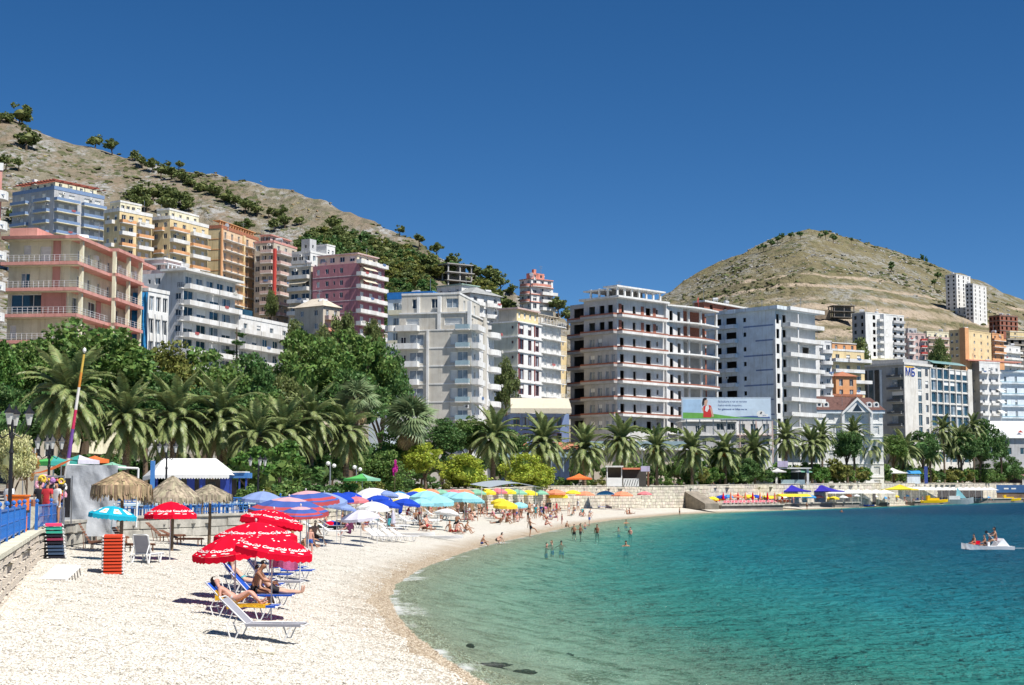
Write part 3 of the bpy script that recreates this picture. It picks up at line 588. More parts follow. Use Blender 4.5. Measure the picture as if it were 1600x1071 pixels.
for f in range(0, 5):
    # stepped slab edge: three bays each set further out along the right face
    def slabf(m):
        z = f * fh
        for a, b, o in ((-1.6, wr * .36, 1.7), (wr * .36, wr * .74, 2.9), (wr * .74, wr + .4, 2.1)): m.box(a, -o, z - .3, b, .0 if f < 4 else 1, z + .12, 0)
        m.box(-1.6, .0, z - .3, -.003, wl + .4, z + .12, 0)
        if f == 4: m.box(-1.6, 1.003, z - .3, wr + .4, wl + .4, z + .12, 0)
        m.box(-1.5, -1.6, z - .36, -.05, wl, z - .3, 1)
    prt('slab', slabf, [salmon, cream], r); bxp('bounce_cover', r, (-1.55, -1.6, f * fh + .123, wr * .9, -.01, f * fh + .135), beige); bxp('bounce_cover', r, (-1.55, .0, f * fh + .123, -.01, wl, f * fh + .135), beige)  # beige cover added on slab tops to keep salmon bounce off the walls
    if f < 4:
        def rl(m):
            for z in (.35, .65, .95): m.box(-1.55, -1.6, f * fh + z, -1.5, wl + .3, f * fh + z + .03); m.box(-1.5, -1.6, f * fh + z, wr * .36, -1.57, f * fh + z + .03); m.box(wr * .36, -2.8, f * fh + z, wr * .74, -2.77, f * fh + z + .03)
            for i in range(12): m.box(-1.56, i * wl / 12, f * fh, -1.52, i * wl / 12 + .04, f * fh + .95); m.box(i * wr / 16, -1.6 if i < 6 else -2.8, f * fh, i * wr / 16 + .04, -1.56 if i < 6 else -2.76, f * fh + .95)
        prt('railing', rl, whrail, r)
for x, o in ((.8, 1.4), (wr * .36, 2.5), (wr * .55, 2.6), (wr * .74, 2.5)): bxp('column', r, (x, -o, 0, x + .45, -o + .45, 4 * fh - .3), cream)
for x in (.35, .56, .93): bxp('wall_panel', r, (wr * x, -.12, 0, wr * x + 1.6, -.003, 1.9 * fh), salmon)
bxp('wall_panel', r, (-.12, .3, 1 * fh + .2, -.003, 3.6, 2 * fh - .4), salmon); bxp('wall_panel', r, (-.12, 1.2, 2 * fh + .1, -.003, 2.2, 4 * fh - .3), salmon)
prt('roof_gable', lambda m: m.prism([(0, wl * .55), (9, wl * .55), (9, wl), (0, wl)], 4 * fh + .13, 4 * fh + 1.4), salmon, r)
for x in (wr * .3, wr * .62, wr * .85): bxp('air_conditioner', r, (x, -.45, 3 * fh + 1.7, x + .9, -.003, 3 * fh + 2.3), white)
r, wr, wl, fh = site('apartment_block', 'white building with rounded balconies cut off by the left edge of the picture', 'apartment block', -60, 262, 178, 4, -61.5, 8, th=22, fh=3.6)
volume(r, 0, 0, 0, wr, 8, 8, fh, salmon, dict(cols=cols(2, 1.4, 2.2, .1, 'win'), balc=[(.3, 1.17, 2.4, 'curve', whitew, whitew)]), dict(), plinth=10, par=.9, bm=whitew)
for f in range(1, 8): bxp('balcony_band', r, (wr * .35, -2.1, f * fh + .3, wr * 1.05, -1.95, f * fh + .36), blrail)
r, wr, wl, fh = site('building_shell', 'white half built block with a blue tarpaulin hung over its corner', 'building', 232, 455, 215, 264, 203, 3, th=66, fh=3.2)
volume(r, 0, 0, 0, wr, wl, 3, fh, rose if 0 else whitew, dict(cols=cols(3, 1.1, 2.1, .5, 'win')), dict(cols=cols(1, 1.2, 1.8, .6, 'win', .2, .6)), plinth=12, par=.5)
tarpb = mat('blue tarpaulin', (.02, .22, .50), .5, .2, 1.2, .6)
def tarp(m):
    nx, nz = 10, 14
    vs = [(-.35 - .18 * math.sin(i * 1.9 + j * .35) - (.35 if i == nx else 0), -.2 + (wl * .72) * i / nx, 3 * fh - .2 - (9.5 + .5 * math.sin(i * 2.)) * j / nz) for j in range(nz + 1) for i in range(nx + 1)]
    m.add(vs, [(j * (nx + 1) + i, j * (nx + 1) + i + 1, (j + 1) * (nx + 1) + i + 1, (j + 1) * (nx + 1) + i) for j in range(nz) for i in range(nx)])
prt('tarpaulin', tarp, tarpb, r)
prt('scaffold_pole', lambda m: [m.cyl((i * wr / 3, -1.2, -6), (i * wr / 3 - .5, -.4, 2 * fh), .06, n=5) for i in range(4)], steel, r)
r, wr, wl, fh = site('hotel', 'white hotel with dark blue windows stepping down the slope in two wings', 'hotel', 287, 425, 300, 368, 222, 8, yr=444, fh=3.2)
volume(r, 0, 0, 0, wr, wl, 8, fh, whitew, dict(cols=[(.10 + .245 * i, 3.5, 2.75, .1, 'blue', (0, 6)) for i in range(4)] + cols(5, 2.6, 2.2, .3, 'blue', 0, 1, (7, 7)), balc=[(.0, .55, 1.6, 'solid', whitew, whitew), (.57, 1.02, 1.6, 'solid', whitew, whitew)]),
       dict(cols=[(.12, 1.3, 1.3, 1, 'win', (1, 6)), (.62, 1.3, 1.3, 1, 'win', (7, 7)), (.82, .6, .9, 1.2, 'win', (7, 7))], balc=[(-.02, .08, .9, 'rail', whitew, grrail)], mat=pal('shadow grey', (.62, .63, .65))), plinth=12, slab=None)  # left face of the white hotel coloured greyer to paint in its shade
bxp('roof_slab', r, (-2.2, -2.0, 8 * fh, wr + .3, 4, 8 * fh + .45), whitew)
prt('roof_pergola', lambda m: [m.box(1 + i * 1.4, 4.3, 8 * fh, 1.2 + i * 1.4, 4.5, 8 * fh + 2) for i in range(5)] + [m.box(.8, 4.2, 8 * fh + 2, 8, 8, 8 * fh + 2.15)], whrail, r)
volume(r, 2, 6, 8 * fh, 6, 5, 1, 3.4, rose, dict(cols=cols(3, .9, 1.2, 1)), dict(cols=cols(2, .9, 1.2, 1)), name='penthouse', slab=(.3, .3, whitew))
w2 = solve(287, 425, 300, 450, 470, math.cos(r.rotation_euler.z), math.sin(r.rotation_euler.z)) - wr
volume(r, wr + .01, -1.0, -2.2 * fh, w2 - .5, wl * .7, 8, fh, whitew, dict(cols=cols(5, 2.2, 2.6, .1, 'blue', 0, 1, (0, 6)) + cols(4, 1.5, 1.4, .8, 'blue', 0, 1, (7, 7)), balc=[(.0, .3, 1.6, 'solid', whitew, whitew, (1, 7)), (.31, .66, 1.6, 'solid', whitew, whitew, (1, 7)), (.67, 1.05, 1.6, 'solid', whitew, whitew, (1, 7))]), dict(), plinth=12, name='lower_wing', par=.7)
prt('glass_screen', lambda m: m.box(wr + 1, 1.2, 5.8 * fh + .1, wr + 9, 1.26, 5.8 * fh + 2.4), glassb, r)
r, wr, wl, fh = site('hotel', 'tall pale grey stone clad hotel with curved white balconies in the centre', 'hotel', 737, 515, 270, 772, 621, 7, th=78, fh=3.2)
cl = [(.12, 1.9, 1.9, .6, 'pale', None), (.24, 1.3, 1.9, .6, 'shut', None), (.74, 2.6, 2.0, .5, 'pale', None), (.92, 1.0, 2.0, .1, 'win', None)]
volume(r, 0, 0, 0, wr, wl, 7, fh, stone, dict(cols=cols(1, .6, .6, 1.3, 'win', .28, .5) + cols(1, .6, .6, 1.3, 'win', .7, .85) + cols(1, 1.4, 2.2, .1, 'win', .02, .25), balc=[(-.02, .30, 1.3, 'solid', whitew, whitew, (1, 7)), (.72, 1.08, 1.6, 'curve', whitew, whitew, (1, 7))], mat=whitew),
       dict(cols=cl, balc=[(.02, .20, 1.2, 'glass', whitew, glassr, (1, 7)), (.70, 1.0, 1.5, 'solid', whitew, whitew, (1, 7)), (.98, 1.16, 1.5, 'curve', whitew, whitew, (1, 7))]), plinth=14)
bxp('pilaster', r, (-.35, wl * .57, -6, -.003, wl * .60, 7 * fh), whitew); bxp('wall_panel', r, (wr * .5, -.2, -4, wr * .62, -.003, 8 * fh), stone)
for f in range(1, 8): bxp('string_course', r, (-.08, wl * .2, f * fh - .08, -.003, wl * .7, f * fh + .14), whitew)
for f in range(1, 8): bxp('string_course', r, (0, -.08, f * fh - .08, wr, -.003, f * fh + .1), whitew)
volume(r, .4, 1.0, 7 * fh, wr - 1, wl - 1.2, 1, 3.2, stone, dict(cols=cols(2, 1.2, 1.6, .8, 'pale')), dict(cols=[(.2, 3.2, 1.4, .9, 'shut', None), (.8, 2.4, 1.4, .9, 'shut', None)]), name='upper_storey', slab=(.2, .2, whitew))
volume(r, 1.2, 2.6, 8 * fh, wr - 2, wl * .78, 1, 3.3, stone, dict(cols=cols(2, 1.4, 1.8, .8, 'pale')), dict(cols=[(.1, 2.6, 1.7, .9, 'pale', None), (.42, 1.3, 1.7, .9, 'win', None), (.75, 1.4, 1.7, .9, 'win', None)]), name='penthouse', par=.35, bm=whitew)
bxp('flue', r, (.2, wl * .42, 7 * fh, .8, wl * .42 + .6, 8.9 * fh), whitew); bxp('flue', r, (.9, wl * .72, 7 * fh, 1.4, wl * .72 + .5, 8.9 * fh), whitew); bxp('flue', r, (.05, .2, 7 * fh, .7, .8, 8.6 * fh), whitew)
# blue banded white block directly behind it
r, wr, wl, fh = site('apartment_block', 'white block with a bright blue band under its roof behind the grey hotel', 'apartment block', 676, 466, 320, 699, 606, 8, th=72, fh=3.2)
volume(r, 0, 0, 0, wr, wl, 8, fh, lblue, dict(mat=whitew), dict(cols=[(.62, 1.3, 1.6, .9, 'win', None), (.82, 1.3, 1.6, .9, 'win', None)], balc=[(.5, .95, 1.0, 'solid', cream, cream)]), plinth=14)
bxp('roof_band', r, (-.15, -.15, 8 * fh, wr, wl + .1, 8 * fh + 1.5), mat('blue fascia', (.03, .20, .55), .5, .1, 1))
bxp('side_wing', r, (-1.5, wl - 1, -12, 3, wl + 3.5, 3 * fh), lblue)
r, wr, wl, fh = site('apartment_block', 'terraced white block with dark slate roofs above the grey hotel', 'apartment block', 735, 458, 400, 782, 679, 5, th=50, fh=3.0)
slate = mat('grey slate', (.30, .31, .31), .8, .15, 1, .3)
volume(r, 0, 0, 0, wr, wl, 5, fh, greyw, dict(cols=cols(3, 1.4, 1.9, .4, 'win'), balc=[(.0, .45, 1.5, 'curve', whitew, whitew), (.5, 1, 1.5, 'curve', whitew, whitew)], mat=whitew), dict(cols=cols(4, 1.1, 1.4, .9)), plinth=20, slab=None)
prt('roof', lambda m: m.add([(-.8, -.8, 5 * fh), (wr + .8, -.8, 5 * fh), (wr + .8, wl + .8, 5 * fh), (-.8, wl + .8, 5 * fh), (wr * .5, wl * .25, 5 * fh + 2.4), (wr * .5, wl * .8, 5 * fh + 2.4)], [(0, 1, 4), (1, 2, 5, 4), (2, 3, 5), (3, 0, 4, 5)]), slate, r)
volume(r, 3, wl * .45, 5 * fh, 7, 9, 1, 3.2, whitew, dict(cols=cols(2, .9, 1, 1)), dict(cols=cols(3, .9, 1, 1)), name='roof_house', slab=(.5, .2, mat('green slate', (.30, .42, .36))))
volume(r, wr * .7, -4, -2 * fh, 9, 8, 5, fh, whitew, dict(cols=cols(2, 1.5, 1.9, .3, 'win'), balc=[(0, 1, 1.8, 'curve', whitew, rose)]), dict(cols=cols(1, 1, 1.4, .8)), plinth=12, name='side_wing', par=.4)
Yh = hit(712, 446, 300, 560)
def frame(root, wr, wl, nfl, fh, m1, m2=None, back=True, infill=None):
    for f in range(nfl + 1): bxp('slab', root, (-.6, -.6, f * fh - .3, wr + .6, wl, f * fh), m1)
    k = max(2, int(wr / 4.5)); q = max(2, int(wl / 4.5))
    for f in range(nfl):
        def cf(m):
            for i in range(k + 1): x = (wr - .45) * i / k; m.box(x, 0, f * fh, x + .45, .45, (f + 1) * fh - .3)
            for j in range(1, q + 1): y = (wl - .45) * j / q; m.box(0, y - .1, f * fh, .45, y + .35, (f + 1) * fh - .3)
        prt('columns', cf, m1, root)['kind'] = 'stuff'
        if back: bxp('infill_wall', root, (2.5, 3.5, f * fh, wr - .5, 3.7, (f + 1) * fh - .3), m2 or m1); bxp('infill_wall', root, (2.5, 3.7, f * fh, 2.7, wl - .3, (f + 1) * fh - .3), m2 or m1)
r, wr, wl, fh = site('unfinished_building', 'unfinished grey concrete frame among the pines on the slope', 'unfinished building', 700, 411, Yh - 4, 738, 680, 3, th=35, fh=2.9)
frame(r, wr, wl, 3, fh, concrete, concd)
Yr = 490
r, wr, wl, fh = site('apartment_block', 'white and coral block standing alone on the ridge against the sky', 'apartment block', 830, 435, Yr, 864, 812, 4, th=40, fh=2.5)
coral = pal('coral', (.62, .28, .22))
volume(r, 0, 0, 0, wr, wl, 4, fh, whitew, dict(cols=cols(3, 1.5, 1.7, .3, 'win'), balc=[(.0, .9, 1.4, 'curve', whitew, coral, (3, 3)), (.4, 1.1, 1.4, 'solid', whitew, whitew, (0, 2))]), dict(cols=cols(2, 1.2, 1.4, .6, 'win'), balc=[(.1, .9, 1.2, 'curve', whitew, coral, (1, 3))]), plinth=8, slab=(.3, .2, coral))
volume(r, 2, 2, 4 * fh, wr - 4, wl - 3, 1, 2.2, coral, dict(cols=cols(2, 1, 1, .7)), {}, name='penthouse'); bxp('chimney', r, (wr * .4, 3, 4 * fh + 2.2, wr * .4 + 1, 4, 4 * fh + 3.6), coral)
r, wr, wl, fh = site('apartment_block', 'sage green block with dark red window bays right of the grey hotel', 'apartment block', 809, 502, 330, 846, 768, 7, yr=509, fh=3.25)
dred = mat('dark red panel', (.22, .035, .03), .6, .1, 2)
volume(r, 0, 0, 0, wr, wl, 7, fh, whitew, dict(cols=[(.15, 2.0, 2.2, .5, 'win', None), (.5, 1.5, 2.2, .5, 'win', None), (.82, 1.5, 2.2, .5, 'win', None)]), dict(cols=[(.2, .5, .6, 1.7, 'win', None)], mat=sage), plinth=14, fm=dred, slab=(.25, .22, whitew))
for f in range(7): bxp('window_bay', r, (.15, -.12, f * fh + .45, .55, -.003, f * fh + 2.9), dred); bxp('window_bay', r, (wr * .68, -.12, f * fh + .45, wr * .72, -.003, f * fh + 2.9), dred)
volume(r, .6, .6, 7 * fh, wr - 1, wl - 2, 1, 3, yel, dict(cols=cols(4, 1, 1.3, .9, 'shut')), dict(mat=beige), name='penthouse', slab=(.6, .25, rose))
p0 = wr + .2
volume(r, p0, 1.5, -.8 * fh, wr * 1.1, wl * .8, 8, fh, whitew, dict(cols=cols(4, 1.3, 2, .2, 'shut'), balc=[(.0, 1.02, 1.3, 'rail', whitew, whitew, (1, 8))]), {}, plinth=12, name='side_wing')
prt('roof_pergola', lambda m: [m.box(p0 + i * 1.5, 2, 7.2 * fh, p0 + .2 + i * 1.5, 2.2, 7.2 * fh + 2.2) for i in range(8)] + [m.box(p0, 1.8, 7.2 * fh + 2.2, p0 + 11, 4.5, 7.2 * fh + 2.35)], beige, r)
volume(r, p0 + wr * 1.12, 4, -1.2 * fh, wr * .7, wl * .6, 8, fh, yel, dict(cols=cols(2, .9, 1, 1)), {}, plinth=12, name='rear_wing')
r, wr, wl, fh = site('restaurant', 'low blue painted restaurant with a cream awning and tiled eaves', 'restaurant', 798, 622, 285, 889, 780, 3, th=6, fh=2.9)
bluew = pal('mid blue', (.20, .28, .48))
volume(r, 0, 0, 0, wr, wl, 2, fh, bluew, dict(cols=cols(3, 1.2, 1.6, .6, 'win', .02, .5) + [(.62, 2.2, 1.7, .5, 'pale', None), (.8, 1.6, 1.9, .3, 'win', None)]), {}, plinth=8, fm=mat('brown joinery', (.25, .12, .05)))
prt('awning', lambda m: m.add([(0, .5, 3 * fh), (wr, .5, 3 * fh), (wr + .2, -1.8, 2 * fh + .9), (-.2, -1.8, 2 * fh + .9), (wr + .2, -1.8, 2 * fh), (-.2, -1.8, 2 * fh)], [(0, 1, 2, 3), (3, 2, 4, 5)]), awn, r)
prt('eaves_roof', lambda m: [m.add([(a, -4.2, -.9), (b, -4.2, -.9), (b, -.05, .5), (a, -.05, .5)], [(0, 1, 2, 3)]) for a, b in ((-4.2, 3), (wr * .52, wr + 3))], roofm, r)
prt('veranda', lambda m: [m.box(-4 + i * 2.2, -4, -5, -3.8 + i * 2.2, -3.8, -.9) for i in range(9)] + [m.box(-4, -4.3, -2.4, wr + 3, -4.2, -1.5)], glassr, r)
r, wr, wl, fh = site('unfinished_block', 'large unfinished concrete apartment block with red brick balcony upstands', 'unfinished building', 964, 466, 350, 1037, 912, 8, yr=476, fh=3.8)
lc = pal('grey undercoat', (.62, .62, .62))
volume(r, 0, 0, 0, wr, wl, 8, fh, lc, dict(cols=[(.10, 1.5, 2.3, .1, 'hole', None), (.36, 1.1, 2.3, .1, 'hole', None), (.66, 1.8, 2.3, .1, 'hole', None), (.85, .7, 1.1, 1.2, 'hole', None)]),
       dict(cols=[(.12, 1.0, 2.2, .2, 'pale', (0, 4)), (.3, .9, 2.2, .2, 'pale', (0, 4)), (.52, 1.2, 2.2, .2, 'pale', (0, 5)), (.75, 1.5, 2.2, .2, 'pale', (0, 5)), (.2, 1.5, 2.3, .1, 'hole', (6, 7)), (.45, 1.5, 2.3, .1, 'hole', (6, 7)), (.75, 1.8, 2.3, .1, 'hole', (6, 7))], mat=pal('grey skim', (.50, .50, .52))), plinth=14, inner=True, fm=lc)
lowb = balc_mesh(wr * .98, 1.6, 'low', whitew, brick); lowl = balc_mesh(wl, 1.3, 'low', concrete, brick)
for f in range(1, 8): obj('balcony', lowb, r, (0, 0, f * fh)); obj('balcony', lowl, r, (0, wl, f * fh), rz=-math.pi / 2)
for f in (6, 7):
    for u in (.03, .50, .76): bxp('brick_infill', r, (wr * u, -.1, f * fh + .05, wr * u + 1.0, -.003, f * fh + 2.6), brick)
bxp('roof_slab', r, (-1.4, -1.7, 8 * fh, wr + .2, wl + .3, 8 * fh + .45), whitew)
prt('roof_frame', lambda m: [m.box(.5 + i * 2.6, .3, 8 * fh + .45, .9 + i * 2.6, .7, 8 * fh + 2.7) for i in range(int(wr / 2.6) + 1)] + [m.box(.3, 3 + i * 2.6, 8 * fh + .45, .7, 3.4 + i * 2.6, 8 * fh + 2.7) for i in range(int(wl / 2.6))] + [m.box(-.2, -.2, 8 * fh + 2.7, wr + .5, wl * .4, 8 * fh + 3.05), m.box(-.2, wl * .4 + .003, 8 * fh + 2.2, wr * .5, wl, 8 * fh + 2.5)], whitew, r)
prt('roof_infill', lambda m: m.box(3, 4, 8 * fh + .46, wr - 3, wl - 4, 8 * fh + 2.69), concd, r)
# right wing with rounded slabs
x1 = solve(964, 466, 350, 1117, 480, math.cos(r.rotation_euler.z), math.sin(r.rotation_euler.z)); x1w = x1 - wr
volume(r, wr + .02, -.6, 0, x1w * .33, 10, 8, fh, lc, dict(cols=[(.3, 1.3, 2.3, .1, 'hole', None), (.75, 1.2, 2.3, .1, 'hole', None)]), {}, plinth=14, inner=True, name='right_wing')
cur = balc_mesh(x1w * .98, 2.2, 'curve', whitew, whitew)
for f in range(0, 9):
    def cs(m):
        n_ = 9; x0_ = wr + .3; pts = [(x0_, 3)] + [(x0_ + x1w * (i / n_), -1.0 - 1.5 * math.sin(math.pi * i / n_)) for i in range(n_ + 1)] + [(x0_ + x1w, 6), (x0_, 6)]
        m.prism(pts, f * fh - .35, f * fh, 0)
        if f in (1, 2, 3, 4, 6):
            for (ax, ay), (bx, by) in zip(pts[1:n_ + 1], pts[2:n_ + 2]): m.add([(ax, ay + .02, f * fh), (bx, by + .02, f * fh), (bx, by + .02, f * fh + .36), (ax, ay + .02, f * fh + .36), (ax, ay + .14, f * fh), (bx, by + .14, f * fh), (bx, by + .14, f * fh + .36), (ax, ay + .14, f * fh + .36)], [(0, 1, 2, 3), (3, 2, 6, 7), (7, 6, 5, 4)], 1)
    prt('rounded_slab', cs, [whitew, brick], r)
for f in range(8):
    for u in (.42, .66, .97): bxp('column', r, (wr + x1w * u, -.8, f * fh, wr + x1w * u + .5, -.3, (f + 1) * fh - .35), lc)
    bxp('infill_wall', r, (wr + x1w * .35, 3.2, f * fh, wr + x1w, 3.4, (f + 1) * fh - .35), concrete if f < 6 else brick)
# set back left wing with open loggias
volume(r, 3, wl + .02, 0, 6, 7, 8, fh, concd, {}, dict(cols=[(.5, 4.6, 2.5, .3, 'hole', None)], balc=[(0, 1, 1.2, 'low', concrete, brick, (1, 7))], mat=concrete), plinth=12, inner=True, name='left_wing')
prt('flag', lambda m: [m.cyl((wr + x1w * .8, 2, 8 * fh), (wr + x1w * .8, 2, 8 * fh + 3.4), .05, n=5), m.add([(wr + x1w * .8, 2, 8 * fh + 3.3), (wr + x1w * .8 - .9, 1.5, 8 * fh + 3.0), (wr + x1w * .8 - 1.0, 1.6, 8 * fh + 1.9), (wr + x1w * .8, 2, 8 * fh + 2.2)], [(0, 1, 2, 3)])], redp, r)
r, wr, wl, fh = site('apartment_block', 'nine storey white and pale blue apartment block behind the billboard', 'apartment block', 1211, 484, 385, 1273, 1103, 10, yr=493, fh=3.77)
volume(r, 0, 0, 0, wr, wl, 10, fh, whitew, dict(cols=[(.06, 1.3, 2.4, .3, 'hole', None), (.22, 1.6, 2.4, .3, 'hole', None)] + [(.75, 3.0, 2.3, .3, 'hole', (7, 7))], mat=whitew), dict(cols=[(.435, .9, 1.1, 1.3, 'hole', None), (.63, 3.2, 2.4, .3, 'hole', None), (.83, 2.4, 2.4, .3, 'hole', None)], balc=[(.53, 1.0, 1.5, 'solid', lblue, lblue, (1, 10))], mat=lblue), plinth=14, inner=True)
bxp('roof_slab', r, (-1.4, -1.6, 10 * fh, wr + .4, wl + .2, 10 * fh + .9), lblue)
cb = balc_mesh(wr * .86, 2.6, 'solid', whitew, whitew)
for f in range(1, 10): obj('balcony', cb, r, (wr * .16, 0, f * fh - .2))
bxp('roof_slab', r, (wr * .16, -2.7, 10 * fh + .0, wr + .5, -1.61, 10 * fh + .9), whitew)
for f in range(10): bxp('column', r, (wr * .38, -2.2, f * fh, wr * .38 + .4, -1.8, (f + 1) * fh - .4), whitew)
for f in range(1, 10): bxp('wall_band', r, (-.06, .6, f * fh - .2, -.003, wl * (.45 if f % 2 else .28), f * fh + .15), bluew)
bxp('pilaster', r, (-.5, -.3, 3 * fh, -.003, .5, 8 * fh), whitew)
volume(r, wr + .3, 14, 1.6 * fh, wr * .9, 9, 7, fh, whitew, dict(cols=cols(3, 1.3, 2, .2, 'win'), balc=[(0, .45, 1.5, 'curve', whitew, whitew), (.5, 1, 1.5, 'curve', whitew, whitew)]), {}, plinth=8, name='rear_wing', slab=None, par=.6)
# orange walled floor on the roof behind the unfinished block
r, wr, wl, fh = site('unfinished_building', 'unfinished red brick upper floor seen between the two big blocks', 'unfinished building', 1100, 470, 420, 1166, 1085, 6, yr=482, fh=3.2)
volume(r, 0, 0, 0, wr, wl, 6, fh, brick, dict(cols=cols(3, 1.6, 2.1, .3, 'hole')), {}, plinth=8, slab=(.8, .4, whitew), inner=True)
r, wr, wl, fh = site('building', 'low grey building with glazed upper bay carrying the billboard on its roof', 'building', 1066, 658, 352, 1207, 1050, 3, th=2, fh=3.2)
volume(r, 0, 0, 0, wr * .6, 8, 3, fh, greyw, dict(cols=[(.28, 1, 1.6, .6, 'win', None), (.40, .9, 1.7, .6, 'win', None), (.7, 1.7, 1.6, 1.1, 'win', (2, 2)), (.9, 1.9, 1.6, 1.1, 'win', (2, 2))]), {}, plinth=8, slab=(.4, .2, whitew))
volume(r, wr * .6 + .02, 1, 0, wr * .4, 7, 3, fh, whitew, dict(cols=cols(3, 1.5, 2.2, .4, 'blue'), balc=[(0, 1, 1.6, 'rail', rose, whrail), (.3, 1.05, 2.0, 'curve', whitew, whitew, (1, 1))]), {}, plinth=8, name='glazed_bay')
for x in (.62, .8, .98): bxp('column', r, (wr * x, -1.4, 0, wr * x + .25, -1.15, 3 * fh), rose)
volume(r, 1, 2.5, 3 * fh, wr * .38, 5, 1, 2.9, whitew, dict(cols=[(.42, 1.3, 1.6, .7, 'win', None), (.7, 1.2, 1.6, .7, 'win', None)]), {}, name='penthouse', slab=(.3, .2, whitew))
# the billboard itself
bl = at(1065, 656, 345); br_ = at(1205, 653, 345); bt = at(1065, 621, 345)
BW, BH = (br_ - bl).length, bt.z - bl.z
bb = thing('billboard', 'wide blue and green billboard with a woman in red and lines of text', 'billboard', bl, math.atan2(br_.y - bl.y, br_.x - bl.x))
def bbface(m):
    m.box(0, 0, 0, BW, .35, BH, 0)
bbm = [mat('billboard frame', (.45, .52, .60), .5), mat('printed sky blue', (.42, .60, .80), .6, .15, .25), mat('printed grass', (.16, .42, .09), .6, .1, 1), mat('printed pale sky', (.60, .72, .84), .6, .1, .3), mat('printed red', (.60, .04, .04), .6, 0), mat('printed skin', (.62, .38, .28), .6, 0), mat('printed dark', (.03, .025, .03), .6, 0), mat('printed navy', (.07, .12, .30), .6, 0), white]
prt('board', bbface, bbm, bb)
def pl(m, pts, mi, o): m.add([(x * BW, -o, z * BH) for x, z in pts], [tuple(range(len(pts)))], mi)
def poster(m):
    m.box(.2, -.03, .15, BW - .2, -.002, BH - .35, 3)
    pl(m, [(.015, .32), (.22, .32), (.22, .9), (.015, .9)], 1, .034)
    pl(m, [(.015, .05), (.985, .05), (.985, .08), (.85, .09), (.65, .1), (.45, .2), (.34, .27), (.2, .30), (.015, .32)], 2, .038)
    pl(m, [(.60, .13), (.72, .10), (.985, .05), (.985, .13), (.80, .17)], 7, .042)
prt('poster', poster, bbm, bb)
def woman(m):
    pl(m, [(.225, .5), (.24, .35), (.262, .16), (.275, .2), (.262, .42), (.262, .62)], 5, .05)
    pl(m, [(.24, .1), (.33, .1), (.345, .42), (.33, .62), (.30, .66), (.245, .6), (.245, .35)], 4, .054)
    pl(m, [(.325, .6), (.345, .4), (.36, .16), (.345, .1), (.33, .3), (.32, .5)], 5, .058)
    pl(m, [(.27, .6), (.30, .66), (.31, .5), (.285, .34), (.262, .4)], 8, .060)
    pl(m, [(.255, .70), (.285, .70), (.295, .84), (.28, .92), (.262, .92), (.252, .82)], 5, .062)
    pl(m, [(.235, .6), (.252, .66), (.258, .84), (.282, .9), (.284, .96), (.262, .99), (.24, .93), (.23, .75)], 6, .066)
    pl(m, [(.255, .64), (.285, .62), (.285, .72), (.258, .72)], 5, .061)
prt('printed_figure', woman, bbm, bb)
def text_mesh(body, size, extr=.0, shear=0.0, bold=0.0):
    cu = bpy.data.curves.new('t', 'FONT'); cu.body = body; cu.size = size; cu.extrude = extr; cu.shear = shear; cu.offset = bold; cu.resolution_u = 2
    o = bpy.data.objects.new('t', cu); C.objects.link(o); dg = bpy.context.evaluated_depsgraph_get(); dg.update()
    me = bpy.data.meshes.new_from_object(o.evaluated_get(dg)); bpy.data.objects.remove(o); me.materials.clear(); return me
for i, (tx, sz, b) in enumerate((('Sa bukuria e një të vertetë', .6, 0), ('fushë-vërdë shqiptare,', .6, 0), ('Rri gjithmonë në lidhje me ne', .54, .01))):
    me = text_mesh(tx, sz, 0, 0, b); me.materials.append(bbm[7]); obj('lettering', me, bb, (BW * .41, -.05, BH * (.77 - .17 * i)), rot=(math.pi / 2, 0, 0))
def logo(m):
    for k in range(14): a, b = 2 * math.pi * k / 14, 2 * math.pi * (k + 1) / 14; m.add([(BW * .885, -.046, BH * .26), (BW * .885 + .95 * math.cos(a), -.046, BH * .26 + .75 * math.sin(a)), (BW * .885 + .95 * math.cos(b), -.046, BH * .26 + .75 * math.sin(b))], [(0, 1, 2)], 8)
    pl(m, [(.85, .12), (.965, .12), (.965, .25), (.885, .25)], 8, .05); pl(m, [(.872, .25), (.89, .24), (.9, .34), (.885, .36)], 6, .055)
prt('logo', logo, bbm, bb)
me = text_mesh('amc', .5, 0, 0, .005); me.materials.append(bbm[7]); obj('lettering', me, bb, (BW * .905, -.058, BH * .16), rot=(math.pi / 2, 0, 0))
for x in np.linspace(1, BW - 1, 7): bxp('support_post', bb, (x, .36, -3.4, x + .2, .56, 0), steel)
for x in np.linspace(9, BW - 2, 5): prt('brace', lambda m: m.cyl((x, .5, 0), (x + 1, 2, -3), .08, n=5), steel, bb)
r, wr, wl, fh = site('apartment_block', 'yellow block with white terraces right of the white and pale blue block', 'apartment block', 1300, 548, 460, 1350, 1288, 5, th=30, fh=3.2)
volume(r, 0, 0, 0, wr, wl, 5, fh, yel, dict(cols=cols(3, 1.5, 2, .2, 'win'), balc=[(0, .9, 1.6, 'solid', lblue, whitew), (.4, 1.1, 2.0, 'solid', whitew, whitew, (2, 4), 2)]), dict(cols=cols(1, 1, 1.4, .8)), plinth=15, par=.6, bm=whitew)
volume(r, 1, 1, 5 * fh, wr * .75, wl, 1, 2.6, orng, dict(cols=cols(3, 1, 1.2, .7)), {}, name='penthouse', slab=(.2, .2, whitew))
r, wr, wl, fh = site('house', 'orange three storey house with balustraded terraces', 'house', 1306, 588, 440, 1338, 1282, 3, th=15, fh=3.0)
volume(r, 0, 0, 0, wr, wl, 3, fh, orng, dict(cols=cols(2, 1.2, 2, .2, 'win')), dict(cols=cols(1, .9, 1.3, .8)), plinth=10)
